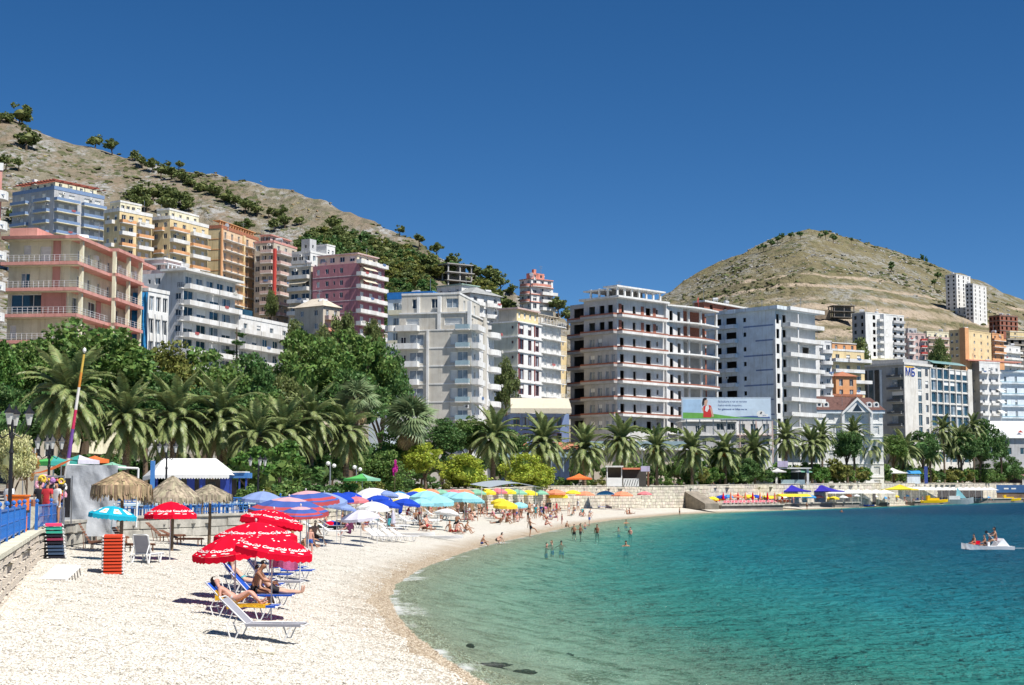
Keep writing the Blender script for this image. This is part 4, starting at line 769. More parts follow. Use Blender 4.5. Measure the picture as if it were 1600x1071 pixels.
prt('roof', lambda m: m.add([(-.5, -.5, 3 * fh), (wr + .5, -.5, 3 * fh), (wr + .5, wl, 3 * fh), (-.5, wl, 3 * fh), (wr * .7, wl * .5, 3 * fh + 1.8)], [(0, 1, 4), (1, 2, 4), (2, 3, 4), (3, 0, 4)]), roofm, r)
volume(r, -4.2, -2.6, -1.0 * fh, wr + 4.6, 2.5, 2, fh, orng, dict(cols=cols(3, 1.2, 1.9, .2, 'win')), {}, plinth=8, name='lower_storey', par=.7, bm=roofm)
r, wr, wl, fh = site('hotel', 'white gabled hotel with a brown tiled roof and round dormers', 'hotel', 1270, 641, 413, 1379, 1262, 6, th=3, fh=3.6)
brownr = mat('brown roof tile', (.13, .065, .055), .8, .2, 1.5, .4)
volume(r, 0, 0, 0, wr, 9, 6, fh, white, dict(cols=cols(2, 1.6, 2.2, .7, 'shut', .04, .34) + cols(2, 1.5, 2.2, .7, 'shut', .44, .78) + cols(1, 1.7, 2.2, .7, 'shut', .82, .98)), {}, plinth=8)
bxp('cornice', r, (-.5, -.5, 6 * fh - .9, wr + .5, -.003, 6 * fh), lblue)
for f in (1, 2, 3, 4, 5): bxp('string_course', r, (0, -.15, f * fh - .1, wr, -.003, f * fh + .12), white)
prt('roof', lambda m: m.add([(-.7, -.7, 6 * fh), (wr + .7, -.7, 6 * fh), (wr + .7, 9.5, 6 * fh), (-.7, 9.5, 6 * fh), (2, 4.2, 6 * fh + 4.0), (wr - 2, 4.2, 6 * fh + 3.6)], [(0, 1, 5, 4), (1, 2, 5), (2, 3, 4, 5), (3, 0, 4)]), brownr, r)
def gable(m):
    a, b, c = wr * .40, wr * .84, wr * .62; z0, z1 = 6 * fh - .6, 6 * fh + 3.4
    m.add([(a + .8, -1.2, z0), (b - .8, -1.2, z0), (c, -1.2, z1 - .7), (a + .8, 3, z0), (b - .8, 3, z0), (c, 3, z1 - .7)], [(0, 1, 2)], 0)
    for p, q in (((a, z0), (c, z1)), ((c, z1), (b, z0))):
        m.add([(p[0], -1.5, p[1]), (q[0], -1.5, q[1]), (q[0], -1.5, q[1] - .75), (p[0], -1.5, p[1] - .75), (p[0], 4, p[1]), (q[0], 4, q[1]), (q[0], 4, q[1] - .75), (p[0], 4, p[1] - .75)], [(0, 1, 2, 3)], 0); m.add([(p[0], -1.5, p[1]), (q[0], -1.5, q[1]), (q[0], 4, q[1]), (p[0], 4, p[1])], [(0, 1, 2, 3)], 1)
    m.box(a, -1.2, 4 * fh, a + .7, -.003, z0, 0); m.box(b - .7, -1.2, 4 * fh, b, -.003, z0, 0)
prt('gable', gable, [white, brownr], r)
prt('gable_window', lambda m: m.add([(wr * .55, -1.26, 6 * fh - .3), (wr * .69, -1.26, 6 * fh - .3), (wr * .62, -1.26, 6 * fh + 1.7)], [(0, 1, 2)]), glass, r)
dm = MB(); dm.cyl((0, 0, 0), (0, 2.5, 0), .75, n=12); dm.box(-.75, .02, -.9, .75, 2.5, 0); dmm = dm.mesh('dormer', white)
dp_ = MB(); dp_.cyl((0, -.04, 0), (0, 0, 0), .42, n=12); dpm = dp_.mesh('pane', glass)
for u in (.10, .20, .82, .92): d_ = obj('dormer', dmm, r, (wr * u, .4, 6 * fh + 1.55)); obj('pane', dpm, d_)
r, wr, wl, fh = site('hotel', 'modern cream framed hotel with blue glass grid facade and blue letters', 'hotel', 1412, 570, 565, 1517, 1338, 8, yr=580, fh=4.5)
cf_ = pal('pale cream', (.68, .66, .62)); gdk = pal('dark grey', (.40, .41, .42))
cw = []
for i in range(6): cw += [(.42 + .094 * i, 3.7, 3.7, .4, 'grid', None)]
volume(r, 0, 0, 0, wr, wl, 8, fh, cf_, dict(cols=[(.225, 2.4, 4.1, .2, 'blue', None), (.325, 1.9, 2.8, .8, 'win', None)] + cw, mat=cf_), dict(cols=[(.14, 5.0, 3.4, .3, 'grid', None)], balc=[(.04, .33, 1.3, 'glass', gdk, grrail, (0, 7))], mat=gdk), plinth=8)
for i in range(4): bxp('glass_strip', r, (-.15, wl * (.52 + .125 * i), -2, -.003, wl * (.61 + .125 * i), 7.7 * fh), glassb if i % 2 else glass)
bxp('light_panel', r, (-.2, wl * .46, 4.4 * fh, -.003, wl * .50, 7.7 * fh), lblue)
for i in range(7): bxp('mullion', r, (wr * (.373 + .094 * i) - .25, -.35, 0, wr * (.373 + .094 * i) + .25, -.003, 8 * fh), cf_)
for f in range(1, 8): bxp('transom', r, (wr * .373 + .26, -.25, f * fh - .2, wr * .937 - .26, -.003, f * fh + .2), cf_)
bxp('roof_slab', r, (-.6, -.6, 8 * fh, wr * .4, wl, 8 * fh + .9), cf_); bxp('corner_panel', r, (-.3, -.3, -3, wr * .155, -.003, 8 * fh - .003), cf_); bxp('yellow_strip', r, (.6, -.36, 8 * fh - 1.0, wr * .13, -.3, 8 * fh - .5), mat('yellow strip', (.75, .45, .03)))
bxp('end_frame', r, (wr * .94, -.4, -3, wr, -.003, 8 * fh + .5), cf_); bxp('plant_room', r, (4, 3, 8 * fh + .9, wr * .5, wl * .8, 8 * fh + 2.6), gdk)
prt('roof_canopy', lambda m: m.add([(wr * .45 + (wr * .5) * i / 10, y, 8 * fh + .3 + 3.2 * math.sin(math.pi * (.15 + .7 * j / 6))) for i in range(11) for j, y in enumerate(np.linspace(.5, wl * .6, 7))], [(i * 7 + j, (i + 1) * 7 + j, (i + 1) * 7 + j + 1, i * 7 + j + 1) for i in range(10) for j in range(6)]), mat('green canopy glass', (.22, .38, .38), .25, .1, .6), r)
me = text_mesh('МБ', 4.2, .06, 0, .05); me.materials.append(mat('blue sign letters', (.02, .05, .30), .4, 0)); obj('lettering', me, r, (.2, -.42, 7.1 * fh), rot=(math.pi / 2, 0, 0))
r, wr, wl, fh = site('apartment_block', 'grey and white apartment block with stacked balconies right of the glass hotel', 'apartment block', 1530, 567, 640, 1562, 1512, 7, th=25, fh=4.4)
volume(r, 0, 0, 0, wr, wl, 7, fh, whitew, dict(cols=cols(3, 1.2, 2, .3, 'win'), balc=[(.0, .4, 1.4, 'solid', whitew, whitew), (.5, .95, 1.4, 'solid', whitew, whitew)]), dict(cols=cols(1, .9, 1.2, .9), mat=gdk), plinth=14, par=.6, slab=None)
prt('pergola_roof', lambda m: m.box(-6, 0, 7 * fh + .7, wr + 12, 5, 7 * fh + 1.2), coral, r)
prt('awning', lambda m: [m.add([(wr * .75, -.1, z + 2.6), (wr * 1.0, -.1, z + 2.6), (wr * 1.1, -2.4, z + 1.0), (wr * .85, -2.4, z + 1.0)], [(0, 1, 2, 3)]) for z in (2 * fh, 3 * fh, 4 * fh)], cloth('white awning', (.75, .75, .72)), r)
r, wr, wl, fh = site('apartment_block', 'pale blue striped apartment block at the right edge of the picture', 'apartment block', 1562, 580, 650, 1660, 1555, 6, th=14, fh=4.9)
volume(r, 0, 0, 0, wr, wl, 6, fh, lblue, dict(cols=cols(6, 1.1, 2.2, .4, 'blue'), balc=[(0, 1, .9, 'low', lblue, pal('teal stripe', (.30, .48, .58)), (1, 6))]), {}, plinth=12)
def block(lb, x0, y0, Y, xr, xl, nfl, th, fh, wm, rc, lc=None, plinth=14, slab=None, par=.4, pent=None, inner=False, fm=None):
    r, wr, wl, f_ = site('apartment_block', lb, 'apartment block', x0, y0, Y, xr, xl, nfl, th=th, fh=fh)
    volume(r, 0, 0, 0, wr, wl, nfl, f_, wm, rc, lc or dict(cols=cols(2, 1.1, 1.3, .8)), plinth=plinth, slab=slab, par=par, inner=inner, fm=fm)
    if pent: volume(r, 1, 1, nfl * f_, wr * .5, max(2, wl - 2), 1, 2.6, pent, dict(cols=cols(2, 1, 1.2, .7)), {}, name='penthouse')
    return r, wr, wl, f_
hh_ = lambda n, w=1.6: dict(cols=cols(n, w, 1.8, .5, 'hole'))
block('tall grey and white unfinished tower with a bowed white spine on the slope', 1352, 489, 620, 1412, 1331, 7, 35, 3.0, whitew, dict(cols=[(.22, 1.6, 1.8, .5, 'hole', None), (.42, 1.8, 1.8, .4, 'hole', None), (.76, 1.8, 1.8, .4, 'hole', None), (.92, 1.6, 1.8, .4, 'hole', None)], balc=[(.3, .52, 1.4, 'solid', whitew, whitew), (.7, 1, .8, 'solid', greyw, greyw)]), dict(cols=cols(2, 1.2, 1.5, .6, 'hole'), mat=gdk), inner=True, slab=None)
r = [o for o in C.objects if o.get('label', '').startswith('tall grey and white unf')][0]
prt('bowed_spine', lambda m: m.prism([(8.6, 0), (9.2, -1.6), (10.4, -1.6), (11, 0)], -10, 21), whitew, r)
block('red and pink block with a grey roof beside the white tower', 1418, 522, 640, 1446, 1410, 4, 20, 2.8, rose, dict(cols=cols(3, 1.2, 1.6, .5), balc=[(0, .35, 1.2, 'solid', whitew, whitew), (.7, 1, 1.2, 'solid', whitew, redp)]), pent=greyw)
block('cream block with awnings partly hidden by a pine on the slope', 1448, 519, 660, 1482, 1443, 4, 25, 2.9, cream, dict(cols=cols(4, 1.2, 1.6, .4), balc=[(0, 1, 1.2, 'solid', whitew, rose)]))
r, wr, wl, f_ = block('ochre and orange block with small dark windows on the slope', 1506, 516, 640, 1548, 1483, 4, 45, 3.0, yel, dict(cols=cols(4, 1.2, 1.3, .8), mat=yel), dict(cols=cols(3, 1.2, 1.3, .8), mat=yel))
bxp('stair_tower', r, (-1, -1, -6, 2.2, 1.5, 4 * f_ + 1), orng)
block('orange balconied block right of the ochre block', 1550, 522, 660, 1568, 1540, 4, 40, 2.8, orng, dict(cols=cols(2, 1.2, 1.5, .6), balc=[(0, 1, 1.2, 'solid', whitew, orng)]))
block('small white villa with shaded balconies above the glass hotel', 1562, 540, 690, 1594, 1533, 4, 40, 3.0, whitew, dict(cols=cols(3, 1.2, 1.6, .5), balc=[(0, 1, 1.4, 'solid', whitew, whitew)]), dict(cols=cols(2, 1.3, 1.2, .9), mat=greyw))
block('dark flat roofed block at the right edge below the orange block', 1575, 530, 720, 1625, 1566, 4, 10, 2.7, concd, hh_(4), slab=(.5, .3, beige), inner=True)
block('raw brown brick shell standing high at the right edge', 1562, 493, 920, 1590, 1545, 4, 30, 3.0, brick, hh_(4, 1.5), dict(cols=cols(3, 1.4, 1.8, .5, 'hole')), slab=(.2, .25, concd), inner=True)
block('pale yellow house beside the brown shell at the right edge', 1578, 518, 900, 1625, 1572, 3, 20, 2.8, yel, dict(cols=cols(3, 1.1, 1.3, .8)), slab=(.2, .2, whitew))
block('white unfinished tower on the flank of the far hill', 1494, 429, 1000, 1516, 1477, 10, 45, 2.6, whitew, hh_(3, 1.4), dict(cols=cols(2, 1.2, 1.4, .6, 'hole')), inner=True, plinth=20)
block('lower white tower with a brown end wall on the far hill', 1520, 444, 985, 1541, 1508, 9, 50, 2.6, whitew, dict(cols=cols(3, 1.3, 1.5, .5, 'hole'), mat=whitew), dict(cols=cols(2, 1.2, 1.4, .6, 'hole')), inner=True, plinth=20)
r, wr, wl, fh = site('unfinished_building', 'small dark concrete frame beside the road cut of the far hill', 'unfinished building', 1303, 477, 835, 1335, 1297, 2, th=12, fh=3.2); frame(r, wr, 8, 2, fh, concd)
bxp('retaining_wall', r, (-16, 3, -1, -.7, 4, 4), mat('brown stone', (.24, .19, .14), .9, .2, .6, .3))
block('white flats seen between the pale blue block and the gabled hotel', 1256, 533, 430, 1299, 1250, 7, 20, 3.2, whitew, dict(cols=cols(2, 1.5, 2, .3, 'pale', .0, .45) + cols(2, 1.2, 2, .3, 'win', .5, 1), balc=[(.0, .4, 1.3, 'curve', whitew, whitew), (.6, 1.02, 1.3, 'curve', whitew, whitew)]), plinth=10)
block('long cream roof terrace block behind the glass hotel', 1352, 562, 620, 1405, 1346, 3, 5, 3.0, cream, dict(cols=cols(5, 1.6, 2, .3, 'hole')), inner=True, slab=(.4, .25, cream))
block('small pale house among trees left of the glass hotel roof', 1446, 548, 680, 1500, 1440, 3, 8, 2.8, whitew, dict(cols=cols(5, 1.1, 1.3, .8)), slab=(.2, .2, rose))
r, wr, wl, fh = site('hall', 'white vaulted membrane roof hall behind trees at the right edge', 'hall', 1535, 684, 600, 1640, 1530, 1, th=4, fh=7)
mem = mat('white membrane', (.80, .80, .80), .5, .03, 1)
prt('roof', lambda m: m.add([(wr * i / 12, 7 - 7.5 * math.cos(math.pi * j / 8), 6.8 + 7 * math.sin(math.pi * j / 8) ** .8 * (1 if i > 0 else .55)) for i in range(13) for j in range(9)], [(i * 9 + j, (i + 1) * 9 + j, (i + 1) * 9 + j + 1, i * 9 + j + 1) for i in range(12) for j in range(8)]), mem, r)
volume(r, .5, .5, 0, wr - 1, 12, 1, 6.8, greyw, dict(cols=cols(4, 3, 2.6, .5, 'blue')), {}, plinth=6, roof=False)
prt('red_emblem', lambda m: m.add([(wr * .52, -.62, 9.0), (wr * .60, -.62, 9.0), (wr * .56, -.5, 9.9)], [(0, 1, 2)]), redp, r)
r, wr, wl, fh = site('house', 'pale house with a green hipped roof half hidden behind the big left palm', 'house', 25, 632, 165, 90, -30, 2, th=12, fh=3.2)
volume(r, 0, 0, 0, wr, 9, 2, fh, beige, dict(cols=cols(3, 1, 1.5, .8)), dict(cols=cols(2, 1, 1.5, .8)), plinth=8)
prt('roof', lambda m: m.add([(-.7, -.7, 2 * fh), (wr + .7, -.7, 2 * fh), (wr + .7, 9.7, 2 * fh), (-.7, 9.7, 2 * fh), (wr * .35, 4.5, 2 * fh + 2.3), (wr * .7, 4.5, 2 * fh + 2.3)], [(0, 1, 5, 4), (1, 2, 5), (2, 3, 4, 5), (3, 0, 4)]), mat('green sheet roof', (.16, .32, .22), .6, .15, 1), r)
def leafmat(name, c, tr=.33, isl=.45, rough=.55): return mat(name, tuple(min(.6, x * 1.55) for x in c), rough, 0, spec=.25, trans=tr, island=isl)
L_pine = leafmat('dark pine needles', (.10, .125, .042)); L_mid = leafmat('mid green leaves', (.085, .14, .036)); L_olive = leafmat('olive leaves', (.125, .135, .035))
L_bright = leafmat('bright green leaves', (.07, .135, .03)); L_yell = leafmat('yellow green leaves', (.22, .26, .035)); L_dark = leafmat('deep green leaves', (.06, .115, .035))
L_palm = leafmat('palm leaflets', (.125, .155, .06), .22, .4, .38); L_fan = leafmat('fan palm blades', (.13, .17, .085), .25, .3, .45); L_dead = leafmat('dry palm fronds', (.30, .22, .12), .2, .4, .8)
L_flow = leafmat('pale blossom', (.45, .42, .20)); L_rust = leafmat('rusty leaves', (.30, .17, .05)); L_mag = leafmat('magenta bougainvillea', (.45, .02, .22))
bark = mat('bark', (.16, .115, .08), .95, .25, 3, .6); pbark = mat('palm trunk bark', (.19, .14, .095), .95, .3, 4, .8, bscale=10); fruit = mat('orange date fruit', (.62, .22, .02), .6, .2, 5)
def crown_mesh(name, m, seed, nclump=60, nleaf=70, ls=.065, squash=1.0, core=.46, lump=.27, low=-.55):
    rg = np.random.default_rng(seed); V = []; 
    # a lumpy crown: clumps on a few overlapping lobes
    lobes = [(np.zeros(3), .8)] + [(np.array([math.cos(a) * .42, math.sin(a) * .42, rg.uniform(-.25, .3)]), rg.uniform(.38, .55)) for a in rg.uniform(0, 6.28, 6)] + [(np.array([0, 0, .42]), .5)]
    cs = []
    while len(cs) < nclump:
        c, r = lobes[rg.integers(len(lobes))]; d = rg.normal(size=3); d /= np.linalg.norm(d)
        p = c + d * r * rg.uniform(.82, 1.08)
        if p[2] > low: cs.append(p)
    P = []
    for c in cs:
        s = lump * rg.uniform(.6, 1.25); q = rg.normal(size=(nleaf, 3)); q /= np.linalg.norm(q, axis=1)[:, None]; q *= (rg.uniform(.3, 1, (nleaf, 1)) ** .5) * s; q[:, 2] *= .75
        P.append(c + q)
    P = np.concatenate(P); n = len(P)
    a = rg.normal(size=(n, 3)); a /= np.linalg.norm(a, axis=1)[:, None]; b = np.cross(a, rg.normal(size=(n, 3))); b /= np.linalg.norm(b, axis=1)[:, None]
    sz = ls * rg.uniform(.6, 1.35, (n, 1)); a *= sz; b *= sz * .7
    vs = np.stack([P - a, P + b, P + a, P - b], 1).reshape(-1, 3)
    fs = np.arange(4 * n).reshape(-1, 4).tolist(); vs = vs.tolist()
    if core:
        bm = bmesh.new(); bmesh.ops.create_icosphere(bm, subdivisions=2, radius=core)
        o = len(vs); bm.verts.ensure_lookup_table()
        for v in bm.verts:
            f = 1 + .35 * nm(v.co.x * 3 + seed, v.co.y * 3, v.co.z * 3); vs.append((v.co.x * f, v.co.y * f, v.co.z * f * .9))
        for f in bm.faces: fs.append([o + v.index for v in f.verts])
        bm.free()
    vs = [(x, y, z * squash) for x, y, z in vs]
    me = bpy.data.meshes.new(name); me.from_pydata(vs, [], fs); me.materials.append(m); me.update(); return me
def trunk_mesh(seed, m=bark):
    rg = random.Random(seed); t = MB(); j = lambda a: rg.uniform(-a, a)
    t.tube([(0, 0, -.3), (j(.05), j(.05), .3), (j(.08), j(.08), .7), (j(.1), j(.1), 1.05)], [.085, .065, .05, .03], 7)
    for k in range(5):
        a = k * 1.3 + j(.4); z = .45 + .1 * k; t.tube([(0, 0, z), (.2 * math.cos(a), .2 * math.sin(a), z + .18), (.42 * math.cos(a), .42 * math.sin(a), z + .34)], [.035, .024, .012], 5)
    return t.mesh('trunk', m)
TRK = [trunk_mesh(i) for i in range(3)]
CR = {}
def crown(kind, v):
    k = (kind, v)
    if k not in CR:
        m = dict(pine=L_pine, mid=L_mid, olive=L_olive, bright=L_bright, yell=L_yell, dark=L_dark, flow=L_flow, rust=L_rust)[kind.split('_')[0]]
        if kind.endswith('_s'): CR[k] = crown_mesh('crown', m, hash(kind) % 97 + v if 0 else sum(map(ord, kind)) + v, 26, 34, .13, .85)
        else: CR[k] = crown_mesh('crown', m, sum(map(ord, kind)) + v * 7, 110, 85, .046, .9, lump=.25)
    return CR[k]
def tree(name, label, x, y, zt, rad, kind, v=0, group=None, zg=None, sq=1.0, trunk=True, cat='tree'):
    """a tree whose crown top is at zt and crown radius rad; its trunk reaches the ground"""
    zg = zl(x, y) - .3 if zg is None else zg; rad = max(rad, .3)
    if zt - zg > 3.4 * rad: sq = max(sq, min(2.3, (zt - zg) * .36 / rad))
    cz = zt - rad * .95 * sq
    t = thing(name, label, cat, (x, y, zg), random.uniform(0, 6.28), group)
    obj('crown', crown(kind, v), t, (0, 0, max(cz - zg, rad * .5)), scale=(rad, rad, rad * sq))
    if trunk:
        h = max(cz - zg, .5); w_ = min(rad * 1.15, h * .9 + rad * .25); obj('trunk', TRK[v % 3], t, (0, 0, 0), scale=(w_, w_, h))
    return t
def ptree(name, label, px, top, rpx, Y, kind, v=0, group=None, sq=1.0, **k):
    Y = max(Y, wally(px) + 4); p = at(px, top, Y); return tree(name, label, p.x, p.y, p.z, rpx / F * Y, kind, v, group, sq=sq, **k)
belt = [('large round dark green tree in front of the salmon edged terrace building', 140, 492, 92, 172, 'mid', 0, .9), ('dark spreading tree low at the left behind the biggest palm', 55, 528, 66, 168, 'mid', 1, 1), ('bright green tree top at the left edge of the picture', -6, 526, 46, 160, 'bright', 0, 1),
        ('dark green tree below the blue tarpaulin building', 205, 546, 62, 176, 'dark', 0, 1.05), ('olive brown tree in front of the white hotel left wing', 262, 533, 62, 180, 'olive', 0, 1), ('dark tree covering the foot of the white hotel', 325, 537, 60, 182, 'mid', 2, 1), ('dark tree in front of the white hotel lower wing', 385, 548, 54, 186, 'dark', 1, 1.05),
        ('broad sunlit green tree left of the grey hotel', 478, 514, 62, 205, 'mid', 1, .95), ('large mid green tree against the left side of the grey hotel', 552, 510, 64, 212, 'mid', 3, 1), ('dark green tree reaching the balconies of the grey hotel', 596, 530, 42, 216, 'dark', 2, 1.2),
        ('deep green tree below the large mid green tree', 545, 575, 52, 200, 'dark', 0, 1), ('small pine between the white hotel and the broad sunlit tree', 443, 585, 34, 196, 'pine', 0, 1), ('low dark tree behind the second and third palm', 230, 600, 50, 160, 'dark', 1, 1), ('low dark tree behind the fourth palm', 330, 598, 55, 164, 'dark', 2, 1), ('low dark tree filling the gap behind the fifth palm', 420, 612, 48, 166, 'mid', 1, 1), ('low tree at the far left behind the street lamps', 20, 600, 55, 152, 'dark', 0, 1.1), ('dark shrubby tree behind the biggest palm crown', 110, 590, 60, 158, 'dark', 2, 1),
        ('dense deep green tree at the foot of the grey hotel', 692, 652, 40, 226, 'dark', 1, .9), ('round deep green tree right of the fan palms', 735, 648, 40, 232, 'mid', 0, .9), ('dark green tree between the fan palms', 610, 668, 38, 188, 'bright', 1, 1.2), ('green tree with trailing creepers behind the green parasol', 600, 700, 40, 165, 'mid', 2, 1), ('dark tree at the foot of the sage and red block', 790, 668, 34, 250, 'dark', 0, .8),
        ('dark pine in front of the grey block by the yellow terraces', 1343, 527, 27, 600, 'pine', 1, .9), ('dark pine between the cream awning block and the ochre block', 1466, 526, 18, 600, 'pine', 2, 1), ('tall dark pine clump left of the white membrane hall', 1530, 652, 34, 385, 'dark', 1, 1.3), ('narrow dark tree in front of the membrane hall', 1563, 672, 15, 370, 'dark', 2, 1.6), ('leafy tree at the right edge below the membrane hall', 1592, 692, 22, 365, 'mid', 1, 1.1), ('rounded bush on the stone wall near the right edge', 1534, 726, 27, 520, 'mid', 2, .8),
        ('dark tree between the palms and the glass hotel', 1440, 672, 30, 400, 'dark', 0, 1), ('green tree left of the palm in front of the glass hotel', 1395, 678, 24, 398, 'mid', 3, 1), ('dark tree beside the gabled hotel', 1322, 668, 26, 380, 'dark', 2, 1.2), ('leafy tree below the billboard', 1125, 690, 22, 330, 'bright', 0, 1.3), ('dark tree below the billboard on its left', 1060, 712, 26, 325, 'mid', 1, .9), ('dark tree below the right end of the billboard', 1165, 715, 24, 335, 'dark', 1, .9), ('dark tree behind the right hand palms', 1500, 672, 30, 470, 'dark', 0, 1), ('dark tree at the right edge behind the bush', 1575, 712, 24, 480, 'dark', 1, 1),
        ('young pine in front of the beige house', 540, 487, 26, 330, 'pine', 0, 1.2), ('pine against the left side of the beige house', 462, 497, 24, 318, 'pine', 1, 1.1), ('small pine above the broad sunlit tree', 505, 505, 22, 312, 'pine', 2, 1), ('pine below the corner balconies of the pink block', 583, 498, 20, 350, 'pine', 0, 1.1), ('slim pine right of the beige striped block', 424, 452, 11, 402, 'pine', 1, 1.6), ('dark pine on the slope right of the grey hotel', 790, 556, 22, 320, 'pine', 2, 1.3)]
for (lb, px, tp, r_, Y_, kd, v_, sq) in belt:
    ptree('pine_tree' if kd == 'pine' else 'broadleaf_tree', lb, px, tp, r_ * (1.13 if px < 640 else 1), Y_, kd, v_, None, sq)
for lb, px, tp, r_, Y_, v_ in (('yellow green round tree on the left of the pair behind the turquoise parasols', 664, 690, 38, 172, 0), ('yellow green round tree behind the turquoise parasols, largest of the three', 726, 704, 44, 176, 1), ('yellow green tree left of the orange parasol', 822, 708, 44, 205, 2)):
    ptree('broadleaf_tree', lb, px, tp, r_, Y_, 'yell', v_, 'yellow green trees on the promenade', .85)
# tall thin conifer
p = at(370, 512, 190); t = thing('conifer', 'thin dark conifer with sparse flat branches in front of the white hotel', 'tree', (p.x, p.y, zl(p.x, p.y)))
h = p.z - zl(p.x, p.y); prt('trunk', lambda m: m.tube([(0, 0, 0), (.1, 0, h * .5), (0, 0, h)], [.35, .22, .06], 6), bark, t)
for k in range(12):
    a = k * 2.4; z = h * (.35 + .055 * k); obj('branch', crown('dark_s', k % 2), t, (1.1 * math.cos(a) * (1.3 - k * .05), 1.1 * math.sin(a) * (1.3 - k * .05), z), scale=(1.9 - k * .1, 1.9 - k * .1, .5))
hp = [(32, 160, 22), (14, 172, 14), (-6, 170, 18), (42, 196, 22), (150, 207, 15), (175, 215, 13), (10, 240, 13), (30, 243, 12), (25, 322, 17), (212, 229, 9), (222, 240, 12), (238, 246, 12), (252, 254, 13), (268, 258, 13), (284, 264, 14), (300, 272, 14), (316, 280, 14), (334, 284, 15), (350, 294, 15), (368, 300, 14), (384, 308, 14), (402, 314, 13), (420, 322, 9), (280, 248, 8), (262, 244, 6),
      (205, 288, 16), (222, 286, 18), (240, 284, 18), (258, 288, 18), (275, 292, 18), (290, 298, 16), (230, 300, 17), (262, 302, 18), (295, 308, 14), (212, 300, 14), (384, 340, 15), (372, 345, 12), (436, 318, 15), (445, 332, 14), (430, 340, 12), (468, 335, 10), (520, 335, 16), (526, 352, 16), (500, 356, 13), (545, 364, 14)]
forest = []
rg = random.Random(3)
def inpoly(x, y, P):
    c = False; j = len(P) - 1
    for i in range(len(P)):
        if (P[i][1] > y) != (P[j][1] > y) and x < (P[j][0] - P[i][0]) * (y - P[i][1]) / (P[j][1] - P[i][1]) + P[i][0]: c = not c
        j = i
    return c
FP = [(455, 372), (500, 345), (545, 350), (600, 368), (650, 384), (690, 402), (740, 418), (790, 442), (810, 466), (800, 492), (690, 478), (606, 500), (604, 410), (560, 395), (500, 392)]
while len(forest) < 235:
    x, y = rg.uniform(455, 812), rg.uniform(340, 500)
    if inpoly(x, y, FP) and not (676 < x < 740 and 412 < y < 448): forest.append((x, y, rg.uniform(11, 19)))
forest += [(604, 395 + 13 * i, 14) for i in range(9)] + [(618, 388 + 15 * i, 15) for i in range(8)]
ridge = [(625, 343, 9), (655, 362, 10), (682, 372, 12), (710, 384, 14), (742, 398, 15), (764, 412, 18), (782, 426, 16), (797, 440, 11), (872, 456, 15), (887, 464, 14), (901, 476, 10), (860, 470, 12), (720, 392, 10), (700, 400, 10)]
for grp, lst, gl, gn in ((0, hp, 'rounded pine standing on the dry rocky hillside above the flats', 'pines scattered on the rocky hillside'), (1, forest, 'pine in the dense wood on the slope behind the pink block', 'pines of the wood on the slope'), (2, ridge, 'dark pine standing out on the falling ridge line', 'pines along the ridge line')):
    for i, (px, py, r_) in enumerate(lst):
        Yh = hit(px, py + r_ * 1.7, 240, 700) if grp != 2 else float(np.interp(px, RPX, RD)) - 6
        if Yh >= 699: Yh = float(np.interp(px, RPX, RD)) - 4
        x_ = ray(px, py); p = at(px, py, Yh)
        lb_ = gl
        if grp == 0: lb_ = 'rounded pine ' + ('at the top left corner of the hillside' if px < 60 and py < 225 else 'at the left edge above the blue grey block' if px < 60 else 'of the pair standing on the left skyline' if px < 200 and py < 235 else 'in the clump above the yellow blocks' if py > 278 and px < 310 else 'in the long line descending across the dry hillside' if px < 425 and py < 330 else 'of the scattered ones above the peach block')
        if grp == 1: lb_ = 'pine of the dense slope wood ' + ('above the white stepped block' if px < 540 else 'above the pink block' if px < 600 else 'right of the pink block balconies' if px < 650 else 'left of the concrete frame' if px < 690 else 'around the concrete frame' if px < 745 else 'right of the concrete frame')
        tree('pine_tree', lb_, p.x, p.y, min(p.z, zl(p.x, p.y) + 2.15 * r_ / F * Yh), r_ / F * Yh, ('pine_s', 'pine_s', 'olive_s', 'dark_s')[i % 4] if grp == 1 else 'pine_s', i % 3, gn, sq=.95)
fh_ = [(1215, 368, 6), (1222, 364, 6), (1236, 362, 6), (1250, 361, 6), (1205, 374, 7), (1193, 380, 6), (1290, 360, 6), (1302, 366, 7), (1282, 364, 5), (1393, 408, 6), (1440, 396, 4), (1447, 400, 3), (1185, 384, 4), (1330, 371, 4), (1392, 414, 5), (1465, 425, 6), (1460, 436, 6)]
for i, (px, py, r_) in enumerate(fh_):
    Yh = hit(px, py + r_ * 2 + 2, 700, 1420); p = at(px, py, Yh)
    tree('pine_tree', 'small dark bushy tree on the far dry hill', p.x, p.y, p.z, r_ / F * Yh, 'dark_s', i % 3, 'dark bushes on the far hill', sq=.85)
